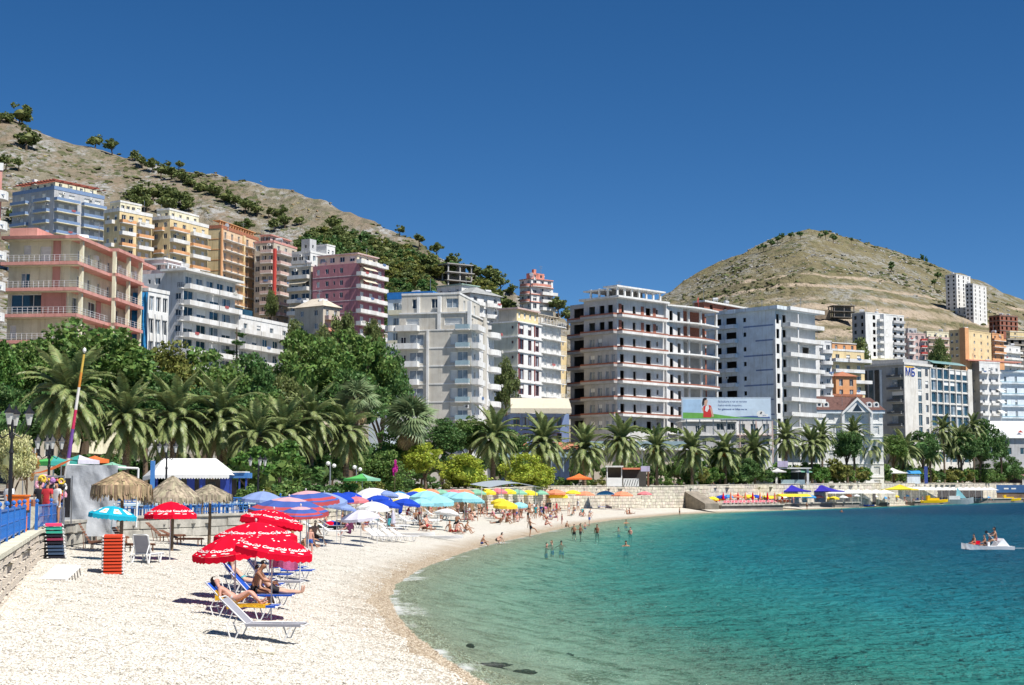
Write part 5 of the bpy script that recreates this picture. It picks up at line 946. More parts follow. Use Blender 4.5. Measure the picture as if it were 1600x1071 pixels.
def scatter(name, n, rngpx, y0, y1, m, smin, smax, seed, which, dens):
    rg = np.random.default_rng(seed); px = rg.uniform(rngpx[0], rngpx[1], n * 4); Y_ = y0 * (y1 / y0) ** rg.uniform(0, 1, n * 4)
    X_ = (px - 800) / F * Y_; Z_, A_ = land(X_, Y_)
    keep = (A_ == which); keep &= np.array([nm(x * dens, y * dens * .6, seed) + .25 * nm(x * dens * 5, y * dens * 5) for x, y in zip(X_, Y_)]) > rg.uniform(-.1, .45, n * 4)
    X_, Y_, Z_ = X_[keep][:n], Y_[keep][:n], Z_[keep][:n]
    base = np.array([(1, 0, 0), (0, 1, 0), (-1, 0, 0), (0, -1, 0), (.6, .6, .7), (-.6, .6, .65), (-.5, -.6, .75), (.6, -.5, .6), (0, 0, 1)], float)
    F_ = [(0, 1, 4), (1, 2, 5), (2, 3, 6), (3, 0, 7), (4, 1, 5), (5, 2, 6), (6, 3, 7), (7, 0, 4), (4, 5, 8), (5, 6, 8), (6, 7, 8), (7, 4, 8)]
    k = len(X_); s = rg.uniform(smin, smax, k) * (rg.uniform(.4, 1, k)); V = base[None] * (1 + rg.uniform(-.35, .35, (k, 9, 1))) * s[:, None, None]
    V[:, :, 0] *= rg.uniform(.8, 1.6, (k, 1)); V[:, :, 2] *= rg.uniform(.5, .9, (k, 1))
    zz = np.array([fbm(x * .02, y * .02, 1) * 3.2 + fbm(x * .11, y * .11, 5) * 1.1 for x, y in zip(X_, Y_)]) * (1 if which == 1 else 1.3) - .9
    V += np.stack([X_, Y_, Z_ + zz], -1)[:, None, :]
    Fs = (np.array(F_)[None] + (np.arange(k) * 9)[:, None, None]).reshape(-1, 3)
    me = bpy.data.meshes.new(name); me.from_pydata(V.reshape(-1, 3).tolist(), [], Fs.tolist()); me.materials.append(m); me.update()
    tag(obj(name, me), kind='stuff')
scrub_m = mat('dry green scrub', (.075, .085, .032), .95, 0, island=.4); rock_m = mat('grey limestone', (.32, .315, .30), .95, .2, .8, .3, island=.25); scrub2 = mat('straw tussock', (.20, .155, .08), .95, 0, island=.3)
scatter('scrub', 4500, (-60, 900), 330, 660, scrub_m, .5, 1.7, 1, 1, .02); scatter('rocks', 5200, (-60, 900), 380, 585, rock_m, .4, 1.5, 2, 1, .016); scatter('dry_grass', 3000, (-60, 900), 330, 660, scrub2, .4, 1.1, 5, 1, .03)
scatter('scrub', 4500, (1020, 1640), 700, 1420, scrub_m, .5, 2.3, 3, 2, .010); scatter('rocks', 1800, (1020, 1640), 900, 1420, rock_m, .5, 1.7, 4, 2, .008)
def frond_mesh(e0, droop, name='frond', m=L_palm, n=44, ll=.15, seed=0):
    rg = random.Random(seed); mb = MB(); pts = []; x = z = 0.0; N = 14
    for i in range(N + 1):
        pts.append((x, z)); a = e0 - droop * (i / N) ** 1.2; x += math.cos(a) / N; z += math.sin(a) / N
    for i in range(N):
        w = .016 * (1 - i / N * .8); (x0, z0), (x1, z1) = pts[i], pts[i + 1]
        mb.add([(x0, -w, z0), (x0, w, z0), (x1, w * .95, z1), (x1, -w * .95, z1)], [(0, 1, 2, 3)], 1)
    for i in range(n):
        t = .10 + .90 * i / (n - 1); f = t * N; k = min(int(f), N - 1); u = f - k
        px_, pz = pts[k][0] * (1 - u) + pts[k + 1][0] * u, pts[k][1] * (1 - u) + pts[k + 1][1] * u
        dx, dz = pts[k + 1][0] - pts[k][0], pts[k + 1][1] - pts[k][1]; d = math.hypot(dx, dz); dx, dz = dx / d, dz / d
        L = ll * (math.sin(math.pi * min(1, .12 + t * .95)) ** .55) * rg.uniform(.85, 1.1)
        for s in (-1, 1):
            v = Vector((dx * .62, s * .75, dz * .62 + .25 * (1 - t) - .18)) ; v.normalize(); v *= L; p = Vector((px_, 0, pz)); b = Vector((dx, 0, dz)) * .013
            mb.add([p - b, p + b, p + v * .6 + b * .8 + Vector((0, 0, -.005)), p + v + Vector((0, 0, -.022 * rg.random() - .015)), p + v * .6 - b * .8 + Vector((0, 0, -.005))], [(0, 1, 2, 3, 4)], 0)
    return mb.mesh(name, [m, mat('frond stalk', (.20, .22, .08), .6, 0)])
FR = [[frond_mesh(R(e), R(d), seed=i * 10 + k) for k in range(2)] for i, (e, d) in enumerate(((82, 55), (66, 92), (46, 112), (24, 112), (-4, 84), (-38, 46)))]
DEAD = [frond_mesh(R(-62), R(22), 'dead_frond', L_dead, 22, .13, 77), frond_mesh(R(-72), R(14), 'dead_frond', L_dead, 20, .12, 78)]
def palm_trunk(h, r):
    m = MB(); pr = []; k = max(8, int(h / .35))
    for i in range(k + 1):
        z = h * i / k; rr = r * (1.25 - .3 * min(1, z / 1.2)); pr += [(rr * 1.08, z), (rr * .94, z + h / k * .55)]
    pr.append((r * 1.5, h + .15)); pr.append((r * 1.7, h + .6)); pr.append((r * .6, h + 1.2)); m.lathe(pr, 10); return m.mesh('trunk', pbark)
fb = MB()
for k in range(26):
    a, z, r_ = k * 2.4, -.03 * k, .10 + .012 * k; fb.cyl((.8 * r_ * math.cos(a), .8 * r_ * math.sin(a), z), (r_ * math.cos(a) * 1.4, r_ * math.sin(a) * 1.4, z - .12), .035, .05, 5)
FRUIT = fb.mesh('fruit_cluster', fruit)
def palm(label, px, py, rpx, Y, nf=46, dead=6, fruits=0, seed=0, zg=None):
    Y = max(Y, wally(px) + 7); c = at(px, py, Y); rg = random.Random(seed * 13 + 5); R_ = rpx / F * Y * 1.22; nf = int(nf * 1.65)
    zg = (float(lprom(Y)) if zg is None else zg); h = c.z - zg
    t = thing('date_palm', label, 'palm tree', (c.x, c.y, zg), rg.uniform(0, 6.28), 'date palms along the promenade')
    obj('trunk', palm_trunk(h - .6, .33 if Y < 260 else .3), t)
    cnt = [int(nf * f) for f in (.11, .15, .19, .21, .20, .14)]; k = 0
    for lv, n_ in enumerate(cnt):
        for i in range(n_):
            a = 2 * math.pi * (i + .37 * lv) / n_ + rg.uniform(-.18, .18); s = R_ * rg.uniform(.88, 1.12) * (1.12 if lv < 2 else 1)
            obj('frond', FR[lv][rg.randrange(2)], t, (0, 0, h - .12 * lv), rot=(rg.uniform(-.2, .2), rg.uniform(-.14, .14), a), scale=s)
    for i in range(dead):
        obj('dead_frond', DEAD[i % 2], t, (0, 0, h - .6), rot=(rg.uniform(-.2, .2), rg.uniform(-.1, .2), i * 6.28 / dead + rg.uniform(-.3, .3)), scale=R_ * rg.uniform(.65, .95))
    for i in range(fruits):
        a = i * 6.28 / fruits - t.rotation_euler.z - 1.57 + rg.uniform(-.4, .4); obj('fruit_cluster', FRUIT, t, (R_ * .24 * math.cos(a), R_ * .24 * math.sin(a), h + .1 - .25 * (i % 3)), scale=R_ * .22)
    return t
PALMS = [('biggest date palm with orange fruit behind the striped pole', 106, 622, 72, 138, 54, 8, 6), ('date palm right of the biggest palm, above the grey tarpaulin screen', 198, 655, 60, 141, 46, 8, 0), ('date palm above the white pavilion roof, left one', 272, 655, 62, 144, 46, 8, 0), ('date palm above the white pavilion roof, right one', 345, 655, 62, 147, 48, 8, 0), ('shorter date palm right of the white pavilion', 402, 682, 50, 143, 42, 9, 0), ('date palm with a small orange fruit above the blue umbrellas', 443, 680, 55, 150, 44, 10, 1), ('tall date palm with a brown skirt of dead fronds left of the green parasol', 486, 655, 50, 154, 46, 12, 0), ('date palm with a brown skirt just above the green parasol', 541, 675, 46, 157, 42, 10, 0),
         ('tall date palm behind the yellow green trees, below the grey hotel', 771, 684, 42, 190, 46, 4, 0), ('date palm below the low blue restaurant, left of two', 849, 692, 42, 212, 46, 4, 0), ('date palm below the low blue restaurant above the orange parasol', 913, 702, 39, 232, 46, 4, 0), ('date palm heavy with orange fruit below the unfinished block', 971, 690, 38, 250, 44, 3, 7), ('date palm with two orange fruit clusters left of the billboard', 1026, 701, 31, 272, 42, 3, 4), ('date palm just left below the billboard with small brown fruit', 1081, 704, 34, 292, 42, 3, 2), ('date palm below the centre of the billboard', 1133, 708, 31, 306, 40, 3, 2), ('date palm below the right end of the billboard', 1179, 704, 32, 320, 40, 3, 0), ('tall date palm in front of the white and pale blue block', 1228, 686, 29, 330, 40, 4, 0), ('date palm left of the gabled hotel', 1268, 694, 28, 336, 40, 4, 0), ('taller slim date palm touching the gabled hotel facade', 1284, 680, 24, 352, 36, 3, 0), ('tall date palm with small orange fruit in front of the gabled hotel', 1334, 680, 27, 358, 40, 3, 2), ('date palm in front of the right side of the gabled hotel', 1362, 697, 28, 366, 40, 3, 0), ('date palm left of the blue kiosk roof', 1411, 706, 30, 392, 42, 3, 0), ('date palm right of the blue kiosk roof', 1453, 706, 26, 410, 40, 3, 0), ('tall date palm under the letters side of the glass hotel', 1474, 672, 22, 425, 36, 3, 0), ('date palm right of the glass hotel base', 1497, 690, 28, 430, 40, 3, 0), ('slim date palm at the foot of the glass hotel', 1520, 668, 20, 440, 34, 3, 0)]
for i, a in enumerate(PALMS): palm(*a, seed=i)
# fan palms
fm_ = MB()
for k in range(15):
    a = R(-105 + 15 * k); d = Vector((math.cos(a) * .5 + .5, math.sin(a) * .5, -.10 * abs(k - 7) / 7)); q = Vector((-d.y, d.x, 0)).normalized() * .035
    c0 = Vector((.5, 0, .12)); fm_.add([c0, c0 + (d - c0) * .55 + q + Vector((0, 0, .03)), d + Vector((d.x * .06, 0, -.10)), c0 + (d - c0) * .55 - q + Vector((0, 0, .0))], [(0, 1, 2, 3)])
fm_.add([(0, -.012, 0), (0, .012, 0), (.5, .012, .12), (.5, -.012, .12)], [(0, 1, 2, 3)])
FAN = fm_.mesh('fan_leaf', L_fan); FAND = bpy.data.meshes.new_from_object(obj('tmp', FAN)); FAND.name = 'dead_leaf'; FAND.materials.clear(); FAND.materials.append(L_dead); bpy.data.objects.remove(bpy.data.objects['tmp'])
for lb, px, py, rpx, Y_ in (('pale fan palm left of the grey hotel, the taller of two', 557, 625, 38, 176), ('pale fan palm right in front of the grey hotel corner', 641, 660, 46, 184)):
    c = at(px, py, Y_); zg = float(lprom(Y_)); rg = random.Random(px); t = thing('fan_palm', lb, 'palm tree', (c.x, c.y, zg), 0, 'fan palms'); h = c.z - zg; obj('trunk', palm_trunk(h - .5, .3), t); R_ = rpx / F * Y_
    for i in range(58):
        el = R(rg.uniform(-40, 80)); a = i * 2.4; obj('fan_leaf', FAN, t, (0, 0, h), rot=Euler((rg.uniform(-.4, .4), -el, a)), scale=R_ * rg.uniform(.8, 1.1))
    for i in range(16): obj('dead_leaf', FAND, t, (0, 0, h - .5), rot=Euler((0, R(rg.uniform(55, 80)), i * 2.4)), scale=R_ * .85)
rg = random.Random(11)
sh = []
for px in np.arange(395, 1350, 13):
    Yw = wally(px) + 13; sh.append((px + rg.uniform(-4, 4), Yw - 6 + rg.uniform(1, 10)))
for i, (px, Y_) in enumerate(sh):
    kd = rg.choice(['dark_s', 'mid_s', 'mid_s', 'bright_s', 'dark_s', 'olive_s']); x_ = (px - 800) / F * Y_; zg = float(lprom(Y_)); r_ = rg.uniform(.7, 1.5)
    if (940 < px < 1010) or (1190 < px < 1270): continue
    tree('shrub', '%s hedge shrub edging the promenade %s' % (HUE[kd.split('_')[0]], near(px)), x_, Y_, zg + r_ * 1.6, r_, kd, i % 3, 'shrubs along the promenade hedge', zg=zg, trunk=False, cat='shrub')
for i in range(78):
    px = 390 + i * 15 + rg.uniform(-5, 5); Yw = wally(px) + 13 + rg.uniform(18, 30)
    x_ = (px - 800) / F * Yw; zg = float(lprom(Yw)); r_ = rg.uniform(1.6, 2.6) * (1.45 if px > 1050 else 1)
    kd = rg.choice(['dark_s', 'mid_s', 'dark_s', 'dark_s', 'bright_s']); tree('garden_tree', '%s garden tree in the shade %s' % (HUE[kd.split('_')[0]], near(px)), x_, Yw, zg + rg.uniform(4.0, 6.2), r_, kd, i % 3, 'garden trees behind the palms', zg=zg)
for i in range(26):
    px = 100 + i * 12 + rg.uniform(-4, 4); Yw = 168 + rg.uniform(-4, 6); x_ = (px - 800) / F * Yw; zg = 2.8; r_ = rg.uniform(1.8, 2.8)
    tree('garden_tree', 'low garden tree in the shade %s' % ('behind the biggest palm', 'behind the palm above the grey screen', 'behind the left palm over the pavilion', 'behind the right palm over the pavilion', 'behind the shorter fifth palm')[min(4, i // 5)], x_, Yw, zg + rg.uniform(4, 6), r_, 'dark_s', i % 3, 'garden trees behind the big left palms', zg=zg)
for i in range(84):
    px = 1075 + i * 6.4 + rg.uniform(-4, 4); Yw = wally(px) + rg.uniform(6, 20); x_ = (px - 800) / F * Yw; zg = float(lprom(Yw)); r_ = rg.uniform(2, 3.6)
    tree('shrub', 'green shrub above the far beach wall %s' % near(px), x_, Yw, zg + r_ * 1.8, r_, rg.choice(['dark_s', 'mid_s', 'bright_s', 'olive_s']), i % 3, 'shrubs above the far beach wall', zg=zg, trunk=False, cat='shrub')
ptree('flowering_tree', 'small tree full of pale yellow blossom behind the left street lamp', 22, 655, 34, 66, 'flow', 0, None, 1.3)
ptree('small_tree', 'rust tinged small tree right of the pale blossom tree', 44, 690, 17, 68, 'rust', 0, None, 1.9)
ptree('shrub', 'magenta bougainvillea climbing beside the green parasol', 617, 716, 5, 160, 'rust_s', 0, None, 3.5); bo = [o for o in C.objects if o.get('label', '').startswith('magenta boug')][0]
for ch in bo.children:
    if ch.name.startswith('crown'): ch.data = crown_mesh('crown', L_mag, 5, 26, 34, .13, .85)
def bhit(px, py, y0=25, y1=420):
    ys = np.linspace(y0, y1, 1500); d = ray(px, py); xs = ys * d.x / d.y; zr = CAMZ + ys * d.z / d.y
    k = np.nonzero(zbeach(xs, ys)[0] > zr)[0]; i = k[0] if len(k) else -1
    return Vector((xs[i], ys[i], zr[i]))
limest = mat('pale limestone', (.62, .57, .47), .92, .16, 1.2, .5, bscale=5, island=.16); mortar = mat('wall mortar', (.48, .44, .37), .95, .15, 1, .4); oldst = mat('weathered concrete', (.44, .42, .37), .95, .25, .7, .5)
def seg_frame(a, b): d = Vector((b[0] - a[0], b[1] - a[1], 0)); return d.length, math.atan2(d.y, d.x)
def stone_wall(label, pts, zbf, ztf, sw, sh, single=False, cope=True, thick=.5, name='stone_wall', mat_=None):
    """wall along pts (land on its left); stones stand proud of the core"""
    x0, y0 = pts[0]; t = thing(name, label, 'wall', (x0, y0, 0)); rg = random.Random(int(x0 * 7 + y0)); core = MB(); cp = MB(); st = MB(); shared = []
    for k in range(4):
        m = MB(); j = lambda: rg.uniform(-.012, .012)
        m.add([(0 + j(), -.05, 0 + j()), (1 + j(), -.04, 0 + j()), (1 + j(), -.05, 1 + j()), (0 + j(), -.03, 1 + j()), (.04, -.10, .06), (.95, -.11, .05), (.96, -.10, .94), (.05, -.12, .93)], [(4, 5, 6, 7), (0, 1, 5, 4), (1, 2, 6, 5), (2, 3, 7, 6), (3, 0, 4, 7)]); shared.append(m.mesh('stone', limest))
    for i in range(len(pts) - 1):
        (ax, ay), (bx, by) = pts[i], pts[i + 1]; L, an = seg_frame(pts[i], pts[i + 1]); M = Matrix.Translation((ax - x0, ay - y0, 0)) @ Matrix.Rotation(an, 4, 'Z')
        z0a, z1a, z0b, z1b = zbf(ax, ay), ztf(ax, ay), zbf(bx, by), ztf(bx, by); z0 = min(z0a, z0b) - .4
        vs = [M @ Vector(p) for p in ((0, 0, z0), (L, 0, z0), (L, thick, z0), (0, thick, z0), (0, 0, z1a), (L, 0, z1b), (L, thick, z1b), (0, thick, z1a))]
        core.add(vs, ((0, 1, 5, 4), (4, 5, 6, 7), (1, 2, 6, 5), (3, 0, 4, 7)))
        if cope:
            n_ = max(1, int(L / (1.2 if single else 4)))
            for k in range(n_):
                u0, u1 = L * k / n_ + .012, L * (k + 1) / n_ - .012; za, zb_ = z1a + (z1b - z1a) * u0 / L, z1a + (z1b - z1a) * u1 / L
                q = MB(); q.add([M @ Vector(p) for p in ((u0, -.16, za), (u1, -.16, zb_), (u1, thick + .05, zb_), (u0, thick + .05, za), (u0, -.16, za + .12), (u1, -.16, zb_ + .12), (u1, thick + .05, zb_ + .12), (u0, thick + .05, za + .12))], ((0, 3, 2, 1), (4, 5, 6, 7), (0, 1, 5, 4), (1, 2, 6, 5), (2, 3, 7, 6), (3, 0, 4, 7)))
                if single: obj('coping_stone', q.mesh('coping_stone', limest), t)
                else: cp.add(q.v, q.f)
        rows = max(1, int(round((max(z1a, z1b) - z0) / sh)))
        for r_ in range(rows):
            u = -rg.random() * sw
            while u < L - .05:
                w = sw * rg.uniform(.65, 1.4); ua, ub = max(u, 0), min(u + w, L); u += w
                if ub - ua < sw * .25: continue
                zt_ = z1a + (z1b - z1a) * (ua + ub) / 2 / L; za = z0 + r_ * sh; zb_ = min(za + sh, zt_ - .02)
                if zb_ - za < .08: continue
                g = .018
                if single:
                    q = M @ Vector((ua + g, 0, za + g)); obj('stone', shared[rg.randrange(4)], t, q, rz=an, scale=(ub - ua - 2 * g, rg.uniform(.8, 1.5), zb_ - za - 2 * g))
                else:
                    e = rg.uniform(.05, .13); j = lambda: rg.uniform(0, .22) * min(sh, sw) * .5
                    st.add([M @ Vector(p) for p in ((ua + g, -.01, za + g), (ub - g, -.01, za + g), (ub - g, -.01, zb_ - g), (ua + g, -.01, zb_ - g), (ua + g + j(), -e, za + g + j()), (ub - g - j(), -e, za + g + j()), (ub - g - j(), -e, zb_ - g - j()), (ua + g + j(), -e, zb_ - g - j()))], [(4, 5, 6, 7), (0, 1, 5, 4), (1, 2, 6, 5), (2, 3, 7, 6), (3, 0, 4, 7)])
    obj('wall_core', core.mesh('wall_core', mortar), t)
    if cp.v: obj('coping', cp.mesh('coping', mat_ or limest), t)
    if st.v: tag(obj('masonry', st.mesh('masonry', mat_ or limest), t), kind='stuff')
    return t
bz = lambda x, y: zb(x, y)
lp = lambda x, y: float(lprom(y))
WP = [tuple(p) for p in WL]
A_, B_, C_, D_ = WP[1], WP[2], WP[3], WP[4]
stone_wall('rough pale stone wall carrying the blue railing at the left edge', [A_, B_, C_, D_], bz, lambda x, y: 2.45, .55, .26, single=True)
stone_wall('low weathered stone wall along the restaurant terrace behind the red umbrellas', [D_, WP[5], WP[6]], bz, lambda x, y: lp(x, y) - .02, 2.4, .5, mat_=oldst)
stone_wall('beach wall behind the blue and turquoise umbrellas', WP[6:10], bz, lambda x, y: lp(x, y), 1.0, .35)
stone_wall('long beige stone sea wall on the right of the kiosk', WP[9:12], bz, lambda x, y: lp(x, y), .95, .55)
stone_wall('far beige stone sea wall above the yellow and blue umbrellas', WP[11:17], bz, lambda x, y: lp(x, y) + .1, 1.4, .8)
# ramp between the two walls
p0, p1 = Vector((*WP[11], 0)), Vector((*col(1100, 290), 0)); L, an = seg_frame(p0, p1)
t = thing('beach_ramp', 'sloping ramp with a dark stone side leading from the promenade to the far beach', 'ramp', (p0.x, p0.y, 0), an)
prt('ramp_body', lambda m: m.add([(0, 0, .6), (L, 0, .6), (L, 0, 1.7), (0, 0, 4.0), (0, 3, .6), (L, 3, .6), (L, 3, 1.7), (0, 3, 4.0)], [(0, 1, 2, 3), (3, 2, 6, 7), (7, 6, 5, 4), (1, 5, 6, 2), (0, 3, 7, 4)]), mat('dark ramp stone', (.27, .235, .19), .9, .2, 1, .4), t)
# blue railing on the left wall
blue = mat('glossy blue railing paint', (.03, .15, .48), .35, .12, 4)
def railing(label, pts, z, n_bal, mesh_only=False):
    t = thing('railing', label, 'railing', (pts[0][0], pts[0][1], z))
    pm = MB(); pm.box(-.055, -.055, 0, .055, .055, .98); pm.lathe([(0, .98), (.05, .985), (.035, 1.01), (.075, 1.05), (.075, 1.10), (.03, 1.15), (0, 1.155)], 10); pmm = pm.mesh('post', blue)
    bm_ = MB(); bm_.cyl((0, 0, .12), (0, 0, .9), .016, n=6); bm_.lathe([(0, .47), (.035, .5), (0, .53)], 6); bmm = bm_.mesh('baluster', blue)
    for i in range(len(pts) - 1):
        (ax, ay), (bx, by) = pts[i], pts[i + 1]; L, an = seg_frame(pts[i], pts[i + 1]); q = Vector((ax - pts[0][0], ay - pts[0][1], 0)); d = Vector((math.cos(an), math.sin(an), 0))
        obj('post', pmm, t, q, rz=an)
        for z_, r_ in ((.12, .022), (.5, .016), (.9, .03)): m = MB(); m.box(.056, -r_, z_ - r_, L - .056, r_, z_ + r_); obj('rail', m.mesh('rail', blue), t, q, rz=an)
        for k in range(1, n_bal): obj('baluster', bmm, t, q + d * (L * k / n_bal), rz=an)
    obj('post', pmm, t, Vector((pts[-1][0] - pts[0][0], pts[-1][1] - pts[0][1], 0)))
    return t
off = lambda p, d: (p[0] - d, p[1])
w1 = [Vector(A_), Vector(B_), Vector(C_)]; rp = [off(tuple(w1[0]), .3), off(tuple(w1[0].lerp(w1[1], .5)), .3), off(B_, .3)] + [off(tuple(w1[1].lerp(w1[2], k / 7)), .3) for k in range(1, 8)]
railing('bright blue iron railing with ball topped posts on the left stone wall', rp, 2.57, 12)
railing('short blue railing running right from the corner of the left wall', [off(col(66, 57.4), .1), col(84, 62), col(101, 67)], 2.57, 12)
def lamp(label, px, ytop, Y, heads=4, z=None):
    z = float(lprom(Y)) if z is None else z; p = at(px, ytop, Y); h = p.z - z; t = thing('street_lamp', label, 'street lamp', (p.x, p.y, z), random.uniform(0, 1), 'black iron street lamps on the promenade')
    prt('pole', lambda m: m.lathe([(.14, 0), (.14, .35), (.10, .5), (.07, .9), (.06, h * .62), (.09, h * .63), (.05, h * .66), (.045, h - .5), (0, h - .45)], 10), black, t)
    lm = MB(); lm.lathe([(0, 0), (.06, .02), (.13, .38), (.15, .40)], 6, 1); lm.lathe([(.19, .40), (.17, .45), (.05, .58), (.02, .70), (0, .71)], 6, 0); lm.lathe([(.0, -.1), (.05, -.02), (.06, .02)], 6, 0); me = lm.mesh('lantern', [black, mat('frosted lamp glass', (.55, .55, .52), .3, .05, 2)])
    for k in range(heads):
        a = 2 * math.pi * k / heads; R_ = .55
        prt('arm', lambda m: m.tube([(0, 0, h - .9), (R_ * .6 * math.cos(a), R_ * .6 * math.sin(a), h - 1.1), (R_ * math.cos(a), R_ * math.sin(a), h - .75)], .025, 5), black, t)
        obj('lantern', me, t, (R_ * math.cos(a), R_ * math.sin(a), h - .68))
    if heads == 1: pass
    return t
lamp('black street lamp with clear lanterns at the far left beside the blossoming tree', 20, 634, 52, 4)
lamp('black street lamp with four lanterns in front of the biggest palm', 78, 680, 72, 4)
lamp('black street lamp in front of the white pavilion roof', 261, 690, 92, 3)
lamp('black street lamp between the pavilion and the striped umbrellas', 404, 712, 100, 3)
for px, yt, Y_, lb in ((516, 722, 140, 'thin pale lamp pole left of the green parasol'), (557, 728, 150, 'pale lamp post with white globes above the green parasol'), (1277, 735, 400, 'thin lamp post on the far promenade right of the white cafe'), (1003, 700, 270, 'thin pale lamp post beside the kiosk'), (882, 655, 320, 'tall pale mast with round floodlights in front of the unfinished block')):
    z = float(lprom(Y_)); p = at(px, yt, Y_); t = thing('lamp_post', lb, 'lamp post', (p.x, p.y, z)); h = p.z - z
    prt('pole', lambda m: m.lathe([(.09, 0), (.06, h), (0, h)], 7), steel, t)
    gm = MB(); gm.lathe([(0, -.2), (.16, -.12), (.2, 0), (.16, .12), (0, .2)], 8); g_ = gm.mesh('globe', white)
    for k in range(3): obj('globe', g_, t, (.35 * math.cos(k * 2.1), .35 * math.sin(k * 2.1), h - .15 - .2 * (k == 0)))
a, b = at(107, 716, 78), at(132, 549, 78); t = thing('striped_pole', 'leaning pole painted yellow, white, red and purple beside the tarpaulin screen', 'pole', (a.x, a.y, a.z)); d = b - a
pc = [mat('pole ' + n_, c, .6, .1, 3) for n_, c in (('purple', (.16, .07, .30)), ('red', (.55, .03, .10)), ('white', (.75, .72, .68)), ('orange', (.60, .24, .04)), ('yellow', (.62, .42, .08)))]
prt('base', lambda m: m.cyl((0, 0, 0), d * -.38, .09, n=8), whitew, t)
for k, (u0, u1) in enumerate(((0, .27), (.27, .45), (.45, .66), (.66, .8), (.8, .97))): prt('band', lambda m: m.cyl(d * u0, d * u1, .095 - .04 * u0, .095 - .04 * u1, 8), pc[k], t)
prt('tip', lambda m: m.lathe([(0, -.12), (.09, 0), (.09, .1), (0, .2)], 8, 0, tuple(d)), white, t)
p = at(98, 838, 72); q = at(182, 838, 72); pt = at(108, 727, 72); W_ = (q - p).length; H_ = pt.z - p.z; t = thing('tarpaulin_screen', 'tall silver grey tarpaulin screen stretched on a white pipe frame', 'screen', p)
tm = MB(); nx, nz = 34, 40
for j in range(nz + 1):
    for i in range(nx + 1):
        u, v = i / nx, j / nz; f = .10 * math.sin(u * 15 + v * 5 + 2 * nm(u * 2, v * 2)) * (1 - v) + .10 * nm(u * 5, v * 4, 2) + .07 * abs(nm(u * 9 + v * 6, v * 5 - u * 3, 7)) - .25 * max(0, .35 - v) * (1 + math.sin(u * 22))
        lean = .9 * (1 - v) ** 2 * (.4 + .6 * (1 - abs(2 * u - 1)))
        tm.v.append((W_ * (u + .05 * v * (1 - u)) - (.3 * (1 - v) * (1 - u)), -f - lean * .5, H_ * v))
tm.f = [(j * (nx + 1) + i, j * (nx + 1) + i + 1, (j + 1) * (nx + 1) + i + 1, (j + 1) * (nx + 1) + i) for j in range(nz) for i in range(nx)]; tm.m = [0] * len(tm.f)
obj('tarpaulin', tm.mesh('tarpaulin', mat('silver tarpaulin', (.40, .42, .45), .42, .08, 1.5, .25), True), t)
prt('pipe_frame', lambda m: [m.cyl((.1, .1, 0), (.25, .1, H_), .05, n=7), m.cyl((.2, .1, H_), (W_ * 1.35, .3, H_ - .15), .05, n=7), m.cyl((W_ * 1.35, .3, H_ - .15), (W_ * 1.33, .3, .4), .05, n=7)], white, t)
thm = mat('dry thatch', (.36, .27, .16), .95, .2, 3, island=.45); thg = mat('grey thatch', (.34, .29, .21), .95, .2, 3, island=.45); wood = mat('weathered wood', (.20, .14, .09), .85, .25, 4, .4); wood2 = mat('brown deck wood', (.22, .10, .06), .7, .2, 5, .3)
def thatch(label, px, ytop, rpx, Y, m_, hang, seed, droop=.5):
    p = at(px, ytop, Y); zg = zb(p.x, p.y); h = p.z - zg; R_ = rpx / F * Y; rg = random.Random(seed); t = thing('thatched_parasol', label, 'parasol', (p.x, p.y, zg), 0, 'thatched parasols by the terrace wall')
    prt('post', lambda m: m.tube([(0, 0, -.3), (.03, .02, h * .5), (0, 0, h - .15)], [.09, .075, .06], 8), wood, t)
    c = MB(); c.lathe([(.02, h), (R_ * .5, h - droop * .42), (R_ * .98, h - droop)], 18)
    for ring in range(7):
        r0 = R_ * (.0 + ring * .145); n_ = 34 + ring * 16
        for k in range(n_):
            a = 2 * math.pi * (k + rg.random()) / n_; L = R_ * rg.uniform(.2, .34); w = .045 * rg.uniform(.7, 1.5)
            zf = lambda r: h - droop * (r / R_) ** 1.15 + .04; r1 = r0 + L; hang_ = hang * rg.uniform(.6, 1.15) if ring >= 5 else .05
            d = Vector((math.cos(a), math.sin(a), 0)); s = Vector((-d.y, d.x, 0)) * w; A = d * r0 + Vector((0, 0, zf(r0) + .03)); B = d * min(r1, R_ * 1.02) + Vector((0, 0, zf(min(r1, R_)) + .02 + rg.uniform(-.03, .05)))
            c.add([A - s, A + s, B + s, B - s], [(0, 1, 2, 3)])
            if ring >= 5: c.add([B - s, B + s, B + s * .6 + d * .04 - Vector((0, 0, hang_)), B - s * .6 + d * .05 - Vector((0, 0, hang_ * .9))], [(0, 1, 2, 3)])
    tag(obj('thatch', c.mesh('thatch', m_), t), kind='stuff')
    for k in range(6): a = k * math.pi / 3; prt('rafter', lambda m: m.cyl((0, 0, h - .25), (R_ * .9 * math.cos(a), R_ * .9 * math.sin(a), h - droop - .02), .025, n=5), wood, t)
    return t
thatch('wide thatched parasol with a long brown fringe in front of the grey screen', 191, 739, 45, 66, thm, .62, 1, .62)
thatch('pointed grey thatched parasol behind the single red umbrella', 270, 746, 45, 70, thg, .30, 2, 1.0)
thatch('drooping ragged thatched parasol on a crooked pole, right of the pointed one', 328, 759, 34, 76, thg, .35, 3, .55)
p = bhit(314, 838); t = thing('wooden_post', 'crooked wooden post standing in the shingle below the ragged thatch', 'post', p); prt('shaft', lambda m: m.tube([(0, 0, -.2), (.03, 0, .9), (.02, .02, 1.5), (.12, 0, 2.15)], [.055, .05, .05, .045], 7), wood, t)
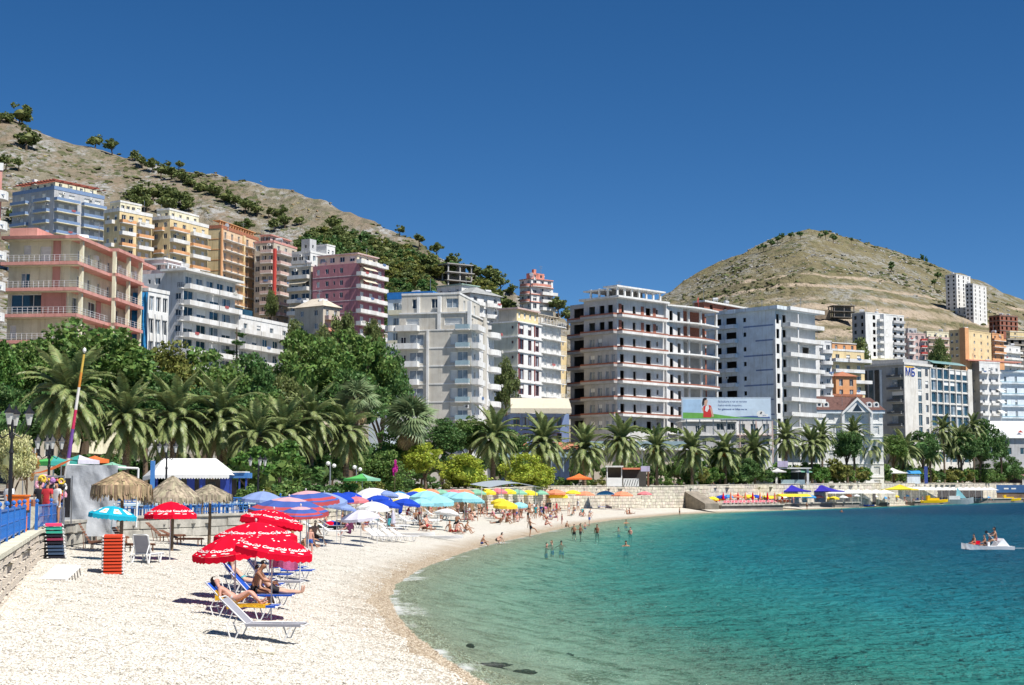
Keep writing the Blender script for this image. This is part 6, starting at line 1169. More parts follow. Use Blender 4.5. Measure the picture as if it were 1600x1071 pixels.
pv = at(238, 742, 112); t = thing('pavilion', 'restaurant pavilion with a white canvas roof, scalloped edge and blue wooden walls', 'pavilion', (pv.x, pv.y, float(lprom(112))), R(4)); ze = pv.z - float(lprom(112)) ; Wp = (at(357, 742, 112) - pv).length; canv = cloth('white canvas', (.78, .78, .76), .15); navy = mat('royal blue woodwork', (.03, .06, .32), .5, .1, 2); midb = mat('mid blue woodwork', (.06, .20, .50), .5, .1, 2)
rid = .95
def roofp(m):
    m.add([(0, 0, ze), (Wp, 0, ze), (Wp * .76, 3, ze + rid + .3), (.3, 3, ze + rid + .3), (-1.6, 5.5, ze - .1), (Wp, 6, ze)], [(0, 1, 2, 3), (3, 2, 5, 4), (1, 5, 2), (0, 3, 4)])
prt('canvas_roof', roofp, canv, t)
def valance(m):
    n_ = 28
    for i in range(n_):
        x0_, x1_ = Wp * i / n_, Wp * (i + 1) / n_; m.add([(x0_, -.01, ze), (x1_, -.01, ze), (x1_, -.02, ze - .22), ((x0_ + x1_) / 2, -.02, ze - .32), (x0_, -.02, ze - .22)], [(0, 1, 2, 3, 4)])
    for i in range(14):
        f0, f1 = i / 14, (i + 1) / 14; a = Vector((0, 0, ze)).lerp(Vector((-1.6, 5.5, ze - .1)), f0); b = Vector((0, 0, ze)).lerp(Vector((-1.6, 5.5, ze - .1)), f1); m.add([a, b, b - Vector((0, 0, .25)), (a + b) / 2 - Vector((0, 0, .34)), a - Vector((0, 0, .25))], [(0, 1, 2, 3, 4)])
prt('valance', valance, canv, t)
for x_ in (.2, Wp * .33, Wp * .62, Wp - .3): bxp('post', t, (x_, .2, 0, x_ + .16, .36, ze), navy)
for x0_, x1_ in ((Wp * .42, Wp * .52), (Wp * .58, Wp * .66), (Wp * .86, Wp * .98)): bxp('wall_panel', t, (x0_, 1.2, 0, x1_, 1.3, ze - .25), navy)
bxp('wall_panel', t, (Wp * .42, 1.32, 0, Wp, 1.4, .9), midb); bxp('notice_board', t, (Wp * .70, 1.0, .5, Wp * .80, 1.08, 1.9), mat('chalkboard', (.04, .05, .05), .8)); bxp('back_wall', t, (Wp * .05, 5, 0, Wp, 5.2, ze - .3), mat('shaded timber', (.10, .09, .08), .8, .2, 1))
bxp('side_post', t, (-.05, -.6, 0, .25, -.35, ze + 1.0), midb)
p = at(356, 742, 116); t = thing('shelter', 'small bright blue flat roofed shelter right of the pavilion', 'shelter', (p.x, p.y, float(lprom(116)))); H_ = p.z - float(lprom(116))
bxp('roof', t, (0, 0, H_ - .25, 1.5, 2, H_ + .15), midb); bxp('roof_top', t, (-.15, -.1, H_ + .153, 1.3, 2.1, H_ + .25), whitew)
for x_ in (.15, .8, 1.3): bxp('post', t, (x_, .1, 0, x_ + .12, .22, H_ - .25), navy)
def cchair():
    t = thing('cafe_chair', 'blue painted wooden chair on the terrace behind the low wall', 'chair', (0, 0, 0), 0, 'blue chairs of the terrace restaurant')
    bxp('seat', t, (-.21, -.21, .43, .21, .21, .47), midb)
    for x_ in (-.2, .16):
        for y_ in (-.2, .16): bxp('leg', t, (x_, y_, 0, x_ + .04, y_ + .04, .43 if y_ < 0 else .95), midb)
    for z_ in (.6, .75, .9): bxp('back_slat', t, (-.16, .17, z_ - .03, .16, .19, z_ + .03), midb)
    return t
def ctable():
    t = thing('cafe_table', 'small blue table with a white cloth on the restaurant terrace', 'table', (0, 0, 0), 0, 'tables of the terrace restaurant')
    bxp('table_top', t, (-.42, -.42, .71, .42, .42, .75), white); bxp('table_cloth', t, (-.45, -.45, .60, .45, .45, .709), cloth('pale blue cloth', (.45, .60, .70)))
    for x_ in (-.36, .32):
        for y_ in (-.36, .32): bxp('leg', t, (x_, y_, 0, x_ + .04, y_ + .04, .6), midb)
    return t
ch0, tb0 = cchair(), ctable(); first = [True, True]; rg = random.Random(9)
for i in range(11):
    px = 205 + i * 23; Y_ = float(np.interp(px, [185, 400, 480], [80, 93, 105])) + 2.2 + (i % 2) * 1.6; x_ = (px - 800) / F * Y_; z_ = float(lprom(Y_))
    o = tb0 if i == 0 else copy_tree(tb0); o.location = (x_, Y_, z_); o.rotation_euler.z = rg.uniform(0, 1)
    for k in range(3):
        a = k * 2.1 + rg.uniform(-.3, .3); c = ch0 if (i == 0 and k == 0) else copy_tree(ch0); c.location = (x_ + .75 * math.cos(a), Y_ + .75 * math.sin(a), z_); c.rotation_euler.z = a - math.pi / 2
railing('blue terrace railing above the low wall behind the striped umbrellas', [col(300, 88.5), col(345, 91), col(395, 94.5), col(440, 103), col(485, 112)], float(lprom(95)) + .1, 8)
p = at(27, 800, 55); orm = mat('orange plastic', (.80, .18, .02), .45, .06, 3)
t = thing('litter_bin', 'tall orange plastic container behind the railing at the far left', 'bin', (p.x, p.y, 2.56), scale=1.1); prt('body', lambda m: [m.prism([(-.22, -.2), (.22, -.2), (.26, .22), (-.26, .22)], 0, .62), m.prism([(-.27, -.24), (.27, -.24), (.3, .26), (-.3, .26)], .70, 1.15)], orm, t); bxp('band', t, (-.3, -.26, .62, .32, .28, .70), black); bxp('rim', t, (-.3, -.27, 1.15, .33, .29, 1.2), orm)
p = at(45, 790, 60); t = thing('stone_pedestal', 'pale stepped stone pedestal right of the orange container', 'pedestal', (p.x, p.y, 2.56)); bxp('block', t, (-.3, -.3, 0, .45, .4, .55), limest); bxp('block', t, (-.2, -.25, .553, .4, .3, .85), limest); prt('pot', lambda m: m.lathe([(0, .853), (.12, .86), (.17, 1.1), (.15, 1.12)], 8, 0, (.2, 0, 0)), roofm, t)
p = at(52, 786, 66); q = at(100, 786, 66); t = thing('souvenir_stall', 'beach goods stall hung with black and white toys, rings and bags', 'stall', (p.x, p.y, 2.57)); Ws = (q - p).length
prt('frame', lambda m: [m.box(x_, y_, 0, x_ + .05, y_ + .05, 2.1) for x_ in (0, Ws - .05) for y_ in (0, 1.2)] + [m.box(.053, 0, 2.03, Ws - .053, .05, 2.1)], steel, t); bxp('backcloth', t, (.06, 1.1, .3, Ws - .06, 1.15, 2.0), mat('dark backcloth', (.03, .03, .035), .9, .3, 6)); bxp('counter', t, (.1, -.1, 0, Ws - .1, .5, .75), mat('stall counter', (.20, .22, .30), .7, .3, 5))
gc = [mat('toy ' + str(i), c, .5, .2, 6) for i, c in enumerate(((.75, .75, .75), (.02, .02, .02), (.62, .05, .06), (.70, .50, .05), (.10, .25, .60), (.40, .20, .45), (.70, .35, .45)))]
rg = random.Random(4); tm_ = []
for i in range(7):
    m = MB()
    if i % 3 == 0: m.lathe([(.14 + .07 * math.cos(a), .07 * math.sin(a)) for a in np.linspace(0, 6.283, 8)], 10)
    else: m.lathe([(0, -.16), (.12, -.1), (.15, .02), (.08, .13), (0, .17)], 8)
    tm_.append(m.mesh('beach_toy', gc[i]))
for i in range(46): obj('beach_toy', tm_[rg.randrange(7)], t, (rg.uniform(.1, Ws - .1), rg.uniform(-.12, .1) if i % 2 else .9, rg.uniform(.8, 2.0)), rot=(R(80), rg.uniform(-.4, .4), rg.uniform(0, 3)), scale=rg.uniform(.6, 1.1))
def market(label, px, yt, rpx, Y, cols_, z=None, sq=.30, group=None):
    p = at(px, yt, Y); z = float(lprom(Y)) if z is None else z; h = p.z - z; R_ = rpx / F * Y; t = thing('market_parasol', label, 'parasol', (p.x, p.y, z), random.uniform(0, .8), group)
    prt('pole', lambda m: m.cyl((0, 0, 0), (0, 0, h), .04, n=7), steel, t)
    for k in range(4):
        a, b = math.pi / 2 * k, math.pi / 2 * (k + 1); A, B = Vector((math.cos(a), math.sin(a), 0)) * R_ * 1.1, Vector((math.cos(b), math.sin(b), 0)) * R_ * 1.1; top = Vector((0, 0, h)); e = Vector((0, 0, h - R_ * sq)); M_ = (A + B) / 2 * .98
        m = MB(); f = lambda P, u: top.lerp(P + e, u) + Vector((0, 0, -.10 * math.sin(math.pi * u) * R_ * .5))
        rows = [[f(A.lerp(B, s_ / 4), u) for s_ in range(5)] for u in (0.02, .35, .7, 1)]
        vs = [v for r_ in rows for v in r_] + [v - Vector((0, 0, .22)) for v in rows[-1]]; m.add(vs, [(r_ * 5 + i, r_ * 5 + i + 1, r_ * 5 + 6 + i, r_ * 5 + 5 + i) for r_ in range(4) for i in range(4)])
        obj('canopy_panel', m.mesh('canopy_panel', cols_[k % len(cols_)]), t)
    for k in range(4): a = math.pi / 2 * k; prt('rib', lambda m: m.cyl((0, 0, h - .05), (R_ * 1.08 * math.cos(a), R_ * 1.08 * math.sin(a), h - R_ * sq - .03), .018, n=4), wood, t)
    return t
cg, cg2, cor, cwh = cloth('green canvas', (.12, .50, .14)), cloth('teal canvas', (.06, .36, .32)), cloth('orange canvas', (.80, .20, .06)), cloth('white beach cloth', (.78, .78, .78))
cblue, cturq, cyel, cred, clil, cpale, cgrn = cloth('royal blue cloth', (.02, .07, .50)), cloth('turquoise cloth', (.32, .66, .73)), cloth('yellow cloth', (.85, .68, .06)), cloth('scarlet cloth', (.70, .005, .03), .15), cloth('lilac blue cloth', (.25, .34, .62)), cloth('pale lilac cloth', (.66, .64, .74)), cloth('sea green cloth', (.25, .52, .38))
ccor, cdbl, cpink, cteal = cloth('salmon cloth', (.80, .30, .18)), cloth('sky blue cloth', (.07, .33, .68)), cloth('rose cloth', (.70, .22, .25)), cloth('deep turquoise cloth', (.02, .42, .58))
market('bright green market parasol at the far left behind the lamp', 84, 712, 32, 82, [cg, cg2])
market('teal and pale green market parasol beside the striped pole', 124, 711, 28, 85, [cg2, cpale]); market('orange market parasol above the grey screen', 148, 712, 20, 92, [cor]); market('light green parasol top just right of the orange parasol', 175, 722, 20, 95, [cgrn])
p = at(42, 740, 74); t = thing('orange_awning', 'sagging orange canvas awning below the green market parasols', 'awning', (p.x, p.y, p.z))
prt('canvas', lambda m: m.add([(u * 1.95, -1.0 + v * 2, .5 * u ** 1.3 - .12 * math.sin(math.pi * u) + .25 * v * u) for u in np.linspace(0, 1, 9) for v in np.linspace(0, 1, 5)], [(i * 5 + j, (i + 1) * 5 + j, (i + 1) * 5 + j + 1, i * 5 + j + 1) for i in range(8) for j in range(4)]), cor, t)
prt('pole', lambda m: [m.cyl((x_, -.9, z_), (x_, -.9, -2.2), .03, n=5) for x_, z_ in ((.1, 0), (1.9, .4))], steel, t)
market('lime green market parasol below the brown skirted palm', 566, 740, 27, 140, [cg, cgrn], group=None); market('orange market parasol in front of the promenade garden', 905, 740, 25, 238, [cor, cloth('light orange canvas', (.85, .42, .14))])
market('big white and yellow parasol beside the blue roofed kiosk', 1394, 731, 27, 438, [cwh, cyel]); market('white parasol of the cafe below the gabled hotel', 1215, 732, 16, 352, [cwh]); market('green and white parasol of the cafe below the gabled hotel', 1247, 731, 20, 358, [cwh, cgrn])
p = at(948, 728, 258); z = float(lprom(258)); t = thing('kiosk', 'white wooden kiosk with a flat roof and an open counter beside the orange parasol', 'kiosk', (p.x, p.y, z)); h = p.z - z; k_ = (at(972, 728, 258) - p).length
bxp('roof', t, (-.2, -.3, h - .25, k_ + .2, 2.4, h), whitew); bxp('counter', t, (0, 0, 0, k_, 2.2, h * .42), white)
for x_ in (0, k_ - .15): bxp('post', t, (x_, 0, h * .42, x_ + .15, .15, h - .25), white)
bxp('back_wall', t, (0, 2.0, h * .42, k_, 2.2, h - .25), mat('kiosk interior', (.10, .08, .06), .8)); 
bxp('annex_frame', t, (k_ + .2, 0, h * .35, k_ + 2.8, .1, h * .38), white); bxp('annex_panel', t, (k_ + .2, .02, 0, k_ + 2.8, .08, h * .35), white); bxp('annex_roof', t, (k_ + .1, -.4, h * .82, k_ + 3.2, 2, h * .9), ccor); bxp('annex_back', t, (k_ + .2, 1.8, 0, k_ + 4.2, 2, h * .82), dimc); bxp('sign_board', t, (k_ + 3.1, -.5, h * .72, k_ + 4.6, -.4, h * .98), pal('lilac', (.50, .45, .62))); bxp('door_post', t, (k_ + 4.2, -.2, 0, k_ + 4.5, .1, h * .72), wood2)
for i in range(6): prt('lattice', lambda m: m.cyl((k_ + .3 + i * .42, -.03, .1), (k_ + .6 + i * .42, -.03, h * .32), .04, n=5), black, t)
p = at(1431, 742, 452); z = float(lprom(452)); t = thing('kiosk', 'pale blue kiosk with a rounded blue roof on the far promenade', 'kiosk', (p.x, p.y, z), .1); h = p.z - z
bxp('walls', t, (-2.6, 0, 0, 1.3, 3, h), lblue); prt('roof', lambda m: [m.add([(x_, -.4 + 3.6 * j / 6, h + 1.2 * math.sin(math.pi * (.08 + .84 * j / 6))) for x_ in (-6.5, 1.6) for j in range(7)], [(j, 7 + j, 8 + j, j + 1) for j in range(6)])], cdbl, t)
for x_ in (-2.0, -.9, .2): obj('window', win_mesh(.8, h * .6, 'pale', white), t, (x_, -.08, h * .2))
bxp('banner', t, (2.6, 0, 0, 3.6, .12, h + 2.4), mat('dark blue banner', (.05, .08, .30), .5)); 
p = at(1220, 742, 356); z = float(lprom(356)); t = thing('cafe', 'small white cafe with open sides under the right hand palms', 'cafe', (p.x, p.y, z)); 
for x_ in (-3, -1.2, 6): bxp('column', t, (x_, 0, 0, x_ + .5, .5, 3.6), whitew)
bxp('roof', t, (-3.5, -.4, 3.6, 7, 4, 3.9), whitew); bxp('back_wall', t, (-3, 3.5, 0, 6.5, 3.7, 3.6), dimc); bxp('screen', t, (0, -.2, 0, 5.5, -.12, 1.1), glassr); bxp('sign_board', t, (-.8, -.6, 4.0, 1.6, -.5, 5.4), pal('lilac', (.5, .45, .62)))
t = thing('gate_pillar', 'white gate pillar on the promenade below the billboard palms', 'pillar', (at(1087, 750, 318).x, 318, float(lprom(318)))); bxp('shaft', t, (-.5, 0, 0, .5, .6, 2.7), whitew); bxp('cap', t, (-.6, -.1, 2.703, .6, .7, 2.9), whitew)
t = thing('information_board', 'grey information board on the far promenade left of the parasols', 'board', (at(1333, 745, 420).x, 420, float(lprom(420)))); bxp('panel', t, (-1.2, 0, 2, 1.3, .1, 5), greyw); bxp('post', t, (-.1, 0, 0, .1, .1, 2), steel)
# pergola roof covered with vine below the unfinished block
p = at(985, 672, 345); q = at(1060, 672, 345); t = thing('vine_pergola', 'terrace pergola covered in bright green vine below the unfinished block', 'pergola', (p.x, p.y, p.z)); W_ = (q - p).length
for x_ in (0, W_ * .5, W_ - .2): bxp('post', t, (x_, 0, -9, x_ + .25, .25, -.2), whitew)
bxp('floor_slab', t, (-10, -2, -4.6, W_ + 2, 4, -4.1), whitew); bxp('glass_screen', t, (-10, -1.9, -4.097, W_ + 2, -1.85, -2.6), glassr); bxp('terrace_wall', t, (-10, -1, -12, W_ + 2, 4, -4.603), beige)
for i in range(11): obj('vine', crown('bright_s', i % 3), t, (W_ * i / 10, 1, -.2 + .3 * math.sin(i)), rz=i, scale=(1.3, 1.3, .8))
# stone house and blue wall at the right edge
p = at(1553, 735, 600); z = float(lprom(600)) - 1; t = thing('beach_bar', 'brown stone beach bar with a dark open front at the right edge', 'beach bar', (p.x, p.y, z)); h = p.z - z
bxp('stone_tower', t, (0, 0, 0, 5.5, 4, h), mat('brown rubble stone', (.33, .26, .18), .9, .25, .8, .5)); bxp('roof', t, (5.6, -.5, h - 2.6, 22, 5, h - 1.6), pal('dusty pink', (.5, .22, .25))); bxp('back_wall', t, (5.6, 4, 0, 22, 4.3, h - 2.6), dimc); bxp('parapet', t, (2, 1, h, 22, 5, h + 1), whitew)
for x_ in (11, 17): bxp('column', t, (x_, 0, 0, x_ + .5, .5, h - 2.6), whitew)
p = at(1545, 758, 565); t = thing('painted_wall', 'deep blue painted wall with white marks below the beach bar', 'wall', (p.x, p.y, 0)); z1 = p.z; bxp('upper_wall', t, (0, 0, z1 - 2.8, 40, .4, z1), mat('deep blue wall', (.05, .13, .30), .7, .1, .5)); bxp('lower_wall', t, (0, .2, -.5, 40, .6, z1 - 2.803), mat('brown wall', (.22, .15, .11), .9, .2, .5))
for x_ in (5.5, 8.2): bxp('white_mark', t, (x_, -.03, z1 - 1.6, x_ + 1.7, -.003, z1 - 1.1), white)
def platform(label, px0, px1, ytop, Y0, Y1, dep, m_=oldst):
    a, b = at(px0, ytop, Y0), at(px1, ytop, Y1); L, an = seg_frame(a, b); t = thing('bathing_platform', label, 'platform', (a.x, a.y, 0), an)
    bxp('deck', t, (0, 0, a.z - .25, L, dep, a.z), m_); bxp('front_wall', t, (.2, .3, -1.5, L - .2, dep, a.z - .253), concd); return t  # darker front wall paints in the shading below the deck
platform('dark fronted bathing platform crowded with red loungers on the far shore', 1128, 1226, 789, 306, 330, 10)
platform('long low platform below the white canopies on the far shore', 1226, 1345, 786, 345, 385, 9); platform('grey jetty platform right of the long low platform', 1355, 1392, 785, 405, 415, 8); platform('jetty deck by the grey motor boat', 1500, 1600, 779.5, 500, 555, 12)
platform('dark platform edge behind the yellow pedal boats', 1430, 1470, 783, 438, 455, 6)
def canopy(cols_, pat, R_, sag, n=8, val=.14):
    """n-panel beach parasol canopy of radius R_, apex at 0, rim at -sag; pat(k, ring) -> material index"""
    m = MB(); rings = [0.02, .25, .45, .62, .78, .92, 1.0]; prof = lambda u: -sag * u ** 1.7
    for k in range(n):
        for j in range(len(rings) - 1):
            q = []
            for u, s in ((rings[j], 0), (rings[j], .5), (rings[j], 1), (rings[j + 1], 1), (rings[j + 1], .5), (rings[j + 1], 0)):
                a = 2 * math.pi * (k + s) / n; rr = R_ * u * (math.cos(math.pi / n) + (0 if s == .5 else 1 - math.cos(math.pi / n))) ; q.append((rr * math.cos(a), rr * math.sin(a), prof(u) - (.02 * R_ * u if s == .5 else 0)))
            m.add([q[0], q[1], q[4], q[5]], [(3, 2, 1, 0)], pat(k, j)); m.add([q[1], q[2], q[3], q[4]], [(3, 2, 1, 0)], pat(k, j))
        if val:
            a0, a1 = 2 * math.pi * k / n, 2 * math.pi * (k + 1) / n
            for s in range(4):
                f0, f1 = s / 4, (s + 1) / 4; P = lambda f: Vector((math.cos(a0) * (1 - f) + math.cos(a1) * f, math.sin(a0) * (1 - f) + math.sin(a1) * f, 0)) * R_
                z0, z1 = -sag - .02 * R_ * 4 * f0 * (1 - f0), -sag - .02 * R_ * 4 * f1 * (1 - f1); A, B = P(f0), P(f1)
                m.add([A + Vector((0, 0, z0)), B + Vector((0, 0, z1)), B * 1.01 + Vector((0, 0, z1 - val)), (A + B) * .508 + Vector((0, 0, (z0 + z1) / 2 - val * 1.25)), A * 1.01 + Vector((0, 0, z0 - val))], [(0, 1, 2, 3, 4)], pat(k, 9))
    me = m.mesh('canopy', cols_); return me
CAN = {}
poles = mat('white parasol pole', (.62, .62, .62), .35, .05, 3)
def parasol(label, cx, cyt, rpx, Y, cols_, pat=lambda k, j: 0, tilt=(0, 0), group=None, key=None, sag=.36, n=8, ribs=False, zg=None, polex=None, val=.14, rz=None):
    p = at(cx, cyt, Y); zg = zb(p.x, p.y) if zg is None else zg; R_ = rpx / F * Y; h = max(p.z - zg, 1.2)
    rz = random.uniform(0, 6) if rz is None else rz; t = thing('beach_parasol', label, 'parasol', (p.x, p.y, zg), rz, group)
    key = key or (tuple(c.name for c in cols_), sag, n)
    if key not in CAN: CAN[key] = canopy(cols_, pat, 1.0, sag, n, val / max(R_, .5))
    rot = (R(tilt[0]), R(tilt[1]), 0); hub = h - .02
    obj('canopy', CAN[key], t, (0, 0, h), rot=rot, scale=R_)
    tv = Euler(rot).to_matrix() @ Vector((0, 0, 1)); k_ = Vector((0, 0, h)) - tv * .75
    prt('pole', lambda m: m.tube([(k_.x, k_.y, -.15), (k_.x, k_.y, k_.z), tuple(Vector((0, 0, h)) + tv * .04)], [.022, .022, .016], 6), poles, t); prt('finial', lambda m: m.lathe([(0, 0), (.035, .02), (.03, .07), (0, .09)], 7, 0, tuple(Vector((0, 0, h)) + tv * .02)), poles, t)
    if ribs:
        E = Euler(rot).to_matrix()
        for k in range(n):
            a = 2 * math.pi * k / n; prt('rib', lambda m: m.tube([E @ Vector((R_ * u * math.cos(a), R_ * u * math.sin(a), -sag * R_ * u ** 1.7 - .02)) + Vector((0, 0, h)) for u in (.03, .35, .7, .99)], .008, 4), steel, t)
    return t, R_, h, rot
TXT = text_mesh('Coca-Cola', 1.0, 0, .32, .025); TXT.materials.append(mat('white print', (.82, .80, .78), .8, 0))
tv_ = np.array([v.co[:] for v in TXT.vertices]); tw = tv_[:, 0].max() - tv_[:, 0].min()
def letter(t, R_, h, rot, n, sag, u_out=.90, u_in=.66, every=1, small=True):
    """white lettering lying on each panel of a parasol canopy"""
    E = Euler(rot).to_matrix(); names = []
    def mapped(u_out, sc, name, dy=0.0):
        V = []
        for k in range(0, n, every):
            a0 = 2 * math.pi * (k + .5) / n
            for x, y, z in tv_:
                xx = (x - tv_[:, 0].min() - tw / 2) * sc; u = u_out - y * sc; rad = u * math.cos(math.pi / n); d = max(-.98, min(.98, xx / (rad * math.tan(math.pi / n)))) * math.pi / n
                rr = rad / math.cos(d); q = Vector((rr * math.cos(a0 + d), rr * math.sin(a0 + d), -sag * u ** 1.7 - .02 * u * (1 - abs(d) * n / math.pi) + .012 / R_)) * R_
                V.append(tuple(E @ q + Vector((0, 0, h))))
        F_ = [tuple(i + k * len(tv_) for i in pl_.vertices) for k in range(0, len(range(0, n, every))) for pl_ in TXT.polygons]
        me = bpy.data.meshes.new(name); me.from_pydata(V, [], F_); me.materials.append(TXT.materials[0]); obj(name, me, t)
    mapped(.87, .135, 'lettering')
    if small:
        # small bubbles and a dashed print round the rim
        m = MB(); rg = random.Random(n + int(R_ * 100))
        for k in range(n):
            for i in range(5):
                a = 2 * math.pi * (k + rg.uniform(.1, .9)) / n; u = rg.choice([.93, .95, .42, .5, .97]); dl = (a * n / (2 * math.pi) % 1 - .5) * 2; rad = u * math.cos(math.pi / n) / math.cos(dl * math.pi / n)
                c = Vector((rad * math.cos(a), rad * math.sin(a), -sag * u ** 1.7 - .02 * u * (1 - abs(dl)) + .014 / R_)) * R_; e1 = Vector((-math.sin(a), math.cos(a), 0)); e2 = Vector((math.cos(a), math.sin(a), -sag * 1.7 * u ** .7)).normalized(); s1, s2 = (.07, .018) if u > .9 else (.028, .028)
                m.add([E @ (c + e1 * s1 * math.cos(b) + e2 * s2 * math.sin(b)) + Vector((0, 0, h)) for b in np.linspace(0, 6.283, 9)[:-1]], [tuple(range(8))])
        obj('printed_dots', m.mesh('printed_dots', TXT.materials[0]), t)
GR = 'red parasols of the nearest lounger group'
for (lb, cx, cy, rp, Y_, tl) in (('front red parasol with white lettering over the nearest loungers', 432, 836, 64, 40.5, (7, 6)), ('red parasol with white lettering at the left of the red cluster', 362, 836, 64, 42.5, (6, -9)), ('red parasol behind the front two, its dome rising between them', 400, 816, 64, 45.5, (0, 0)), ('hindmost red parasol of the cluster, tilted to the right', 428, 797, 52, 50.5, (0, 10))):
    t, R_, h, rot = parasol(lb, cx, cy, rp, Y_, [cred], tilt=tl, group=GR, sag=.34, n=8, ribs=True, key='red', rz=.2 if cx < 420 else .55); letter(t, R_, h, rot, 8, .34)
m = bpy.data.objects
t, R_, h, rot = parasol('single red parasol with white lettering near the wooden loungers', 267, 784, 40, 63, [cred], sag=.5, key='red1', ribs=True, rz=.3); letter(t, R_, h, rot, 8, .5)
t, R_, h, rot = parasol('turquoise parasol with white printed panels in front of the grey screen', 178, 791, 37, 60, [cteal], tilt=(0, 6), sag=.36, key='teal', ribs=True, rz=.1)
E = Euler(rot).to_matrix()
for k in range(8):
    def pp(m):
        a0 = 2 * math.pi * (k + .5) / 8; vs = []
        for u, s in ((.52, -.45), (.52, .45), (.88, .55), (.88, -.55)): rad = u * math.cos(math.pi / 8) / math.cos(s * math.pi / 8); q = Vector((rad * math.cos(a0 + s * math.pi / 8), rad * math.sin(a0 + s * math.pi / 8), -.36 * u ** 1.7 - .02 * u * (1 - abs(s)) + .012)) * R_; vs.append(E @ q + Vector((0, 0, h)))
        m.add(vs, [(0, 1, 2, 3)]); c = sum((Vector(v) for v in vs), Vector()) / 4 + Vector((0, 0, .012)); m.add([c.lerp(Vector(v) + Vector((0, 0, .012)), .35) for v in vs], [(0, 1, 2, 3)], 1)
    prt('printed_panel', pp, [mat('white print', (.8, .8, .8)), mat('orange print', (.75, .35, .15), .8, 0)], t)
cst1, cst2, cst3 = cloth('navy stripe cloth', (.07, .13, .42)), cloth('red stripe cloth', (.50, .09, .10)), cloth('pink stripe cloth', (.68, .40, .45))
stripe = lambda k, j: {0: 2, 1: 2, 2: 0, 3: 0, 4: 1, 5: 0, 9: 1}[j]
parasol('blue, pink and red striped parasol right above the red cluster', 452, 777, 62, 55, [cst1, cst2, cst3], stripe, (3, 2), 'striped parasols', 'stripe', .32)
parasol('second striped parasol behind the first, with its edge over the terrace', 478, 767, 52, 66, [cst1, cst2, cst3], stripe, (2, 4), 'striped parasols', 'stripe', .32); parasol('striped parasol lowest of the three, mostly behind the red cluster', 470, 792, 36, 52, [cst1, cst2, cst3], stripe, (3, 5), 'striped parasols', 'stripe', .32)
MID = [(412, 768, 34, 78, clil, 'lilac blue parasol left of the striped parasols by the terrace rail'), (507, 770, 36, 76, clil, 'lilac blue parasol just right of the striped parasols'), (486, 786, 28, 62, cturq, 'pale turquoise parasol under the edge of the second striped one'), (528, 770, 26, 82, cblue, 'royal blue parasol behind the lilac one'), (577, 763, 32, 100, cwh, 'large white parasol below the green parasol'), (590, 774, 24, 85, cblue, 'royal blue parasol with a white mark in front of the large white one'),
       (581, 784, 26, 74, cwh, 'white parasol over the people left of the folded blue one'), (562, 797, 30, 66, cpale, 'pale lilac parasol tilted over a sunbather'), (622, 770, 24, 104, cwh, 'white parasol between two royal blue ones'), (636, 779, 22, 88, cblue, 'royal blue parasol right of the white ones'), (622, 780, 14, 90, cyel, 'yellow and white parasol tucked between the blue ones'), (668, 767, 30, 104, cturq, 'turquoise parasol at the left of the turquoise row'),
       (683, 774, 28, 96, cturq, 'turquoise parasol sloping in the middle of the turquoise row'), (704, 769, 24, 112, cturq, 'turquoise parasol beside the dark cabins, left one'), (726, 769, 26, 110, cturq, 'turquoise parasol beside the dark cabins, right one'), (700, 795, 20, 92, cwh, 'low white parasol on the open beach'), (790, 783, 19, 118, cyel, 'bright yellow parasol among the bathers'), (782, 779, 15, 126, cyel, 'paler yellow parasol just behind the bright yellow one'), (811, 785, 14, 128, cturq, 'small turquoise and orange parasol right of the yellow ones'), (623, 768, 13, 118, cdbl, 'dark blue parasol behind the white and blue ones')]
for i_, (cx, cy, rp, Y_, c_, lb) in enumerate(((545, 769, 22, 92, cblue, 'royal blue parasol behind the pale lilac tilted one'), (556, 776, 20, 80, cpink, 'rose parasol tucked behind the white one on the left'), (604, 767, 20, 100, clil, 'lilac parasol between the large white and the dark blue one'), (646, 768, 20, 108, cblue, 'royal blue parasol just left of the turquoise row'), (608, 782, 20, 78, cblue, 'royal blue parasol beside the folded royal blue one'), (658, 779, 20, 92, cturq, 'turquoise parasol low in front of the turquoise row'), (536, 786, 22, 66, clil, 'lilac parasol low among the white loungers'), (742, 776, 16, 116, cturq, 'turquoise parasol at the right end of the turquoise row'), (590, 789, 20, 70, cwh, 'white parasol low in the middle of the white loungers'))): MID.append((cx, cy, rp, Y_, c_, lb))
for cx, cy, rp, Y_, c_, lb in MID:
    Y_ = min(Y_ * (1.12 if cx < 530 else 1.36), wally(cx) - 4); parasol(lb, cx, cy, rp, Y_, [c_], tilt=(random.uniform(-4, 8), random.uniform(-6, 10)), sag=.36)
for i, (cx, cy, rp, c_, nm_) in enumerate(((655, 763, 18, cyel, 'yellow'), (672, 764, 15, ccor, 'salmon'), (688, 765, 15, cgrn, 'green'), (708, 765, 15, cpink, 'rose'), (726, 765, 15, ccor, 'orange'), (745, 765, 16, cgrn, 'sea green'), (760, 764, 16, cyel, 'lemon'), (777, 763, 16, cpink, 'dusky rose'), (793, 764, 14, cyel, 'golden'), (808, 765, 16, cgrn, 'mint'), (826, 766, 14, cyel, 'pale yellow'), (843, 766, 14, cgrn, 'pale green'), (868, 765, 16, ccor, 'coral'), (872, 769, 16, cyel, 'olive yellow'))):
    wy = wally(cx) - 5; parasol('%s parasol number-less in the long row against the beach wall' % nm_ if 0 else '%s parasol in the long colourful row along the beach wall, above the dark cabins' % nm_, cx, cy, rp, wy, [c_], sag=.36, zg=zb((cx - 800) / F * wy, wy))
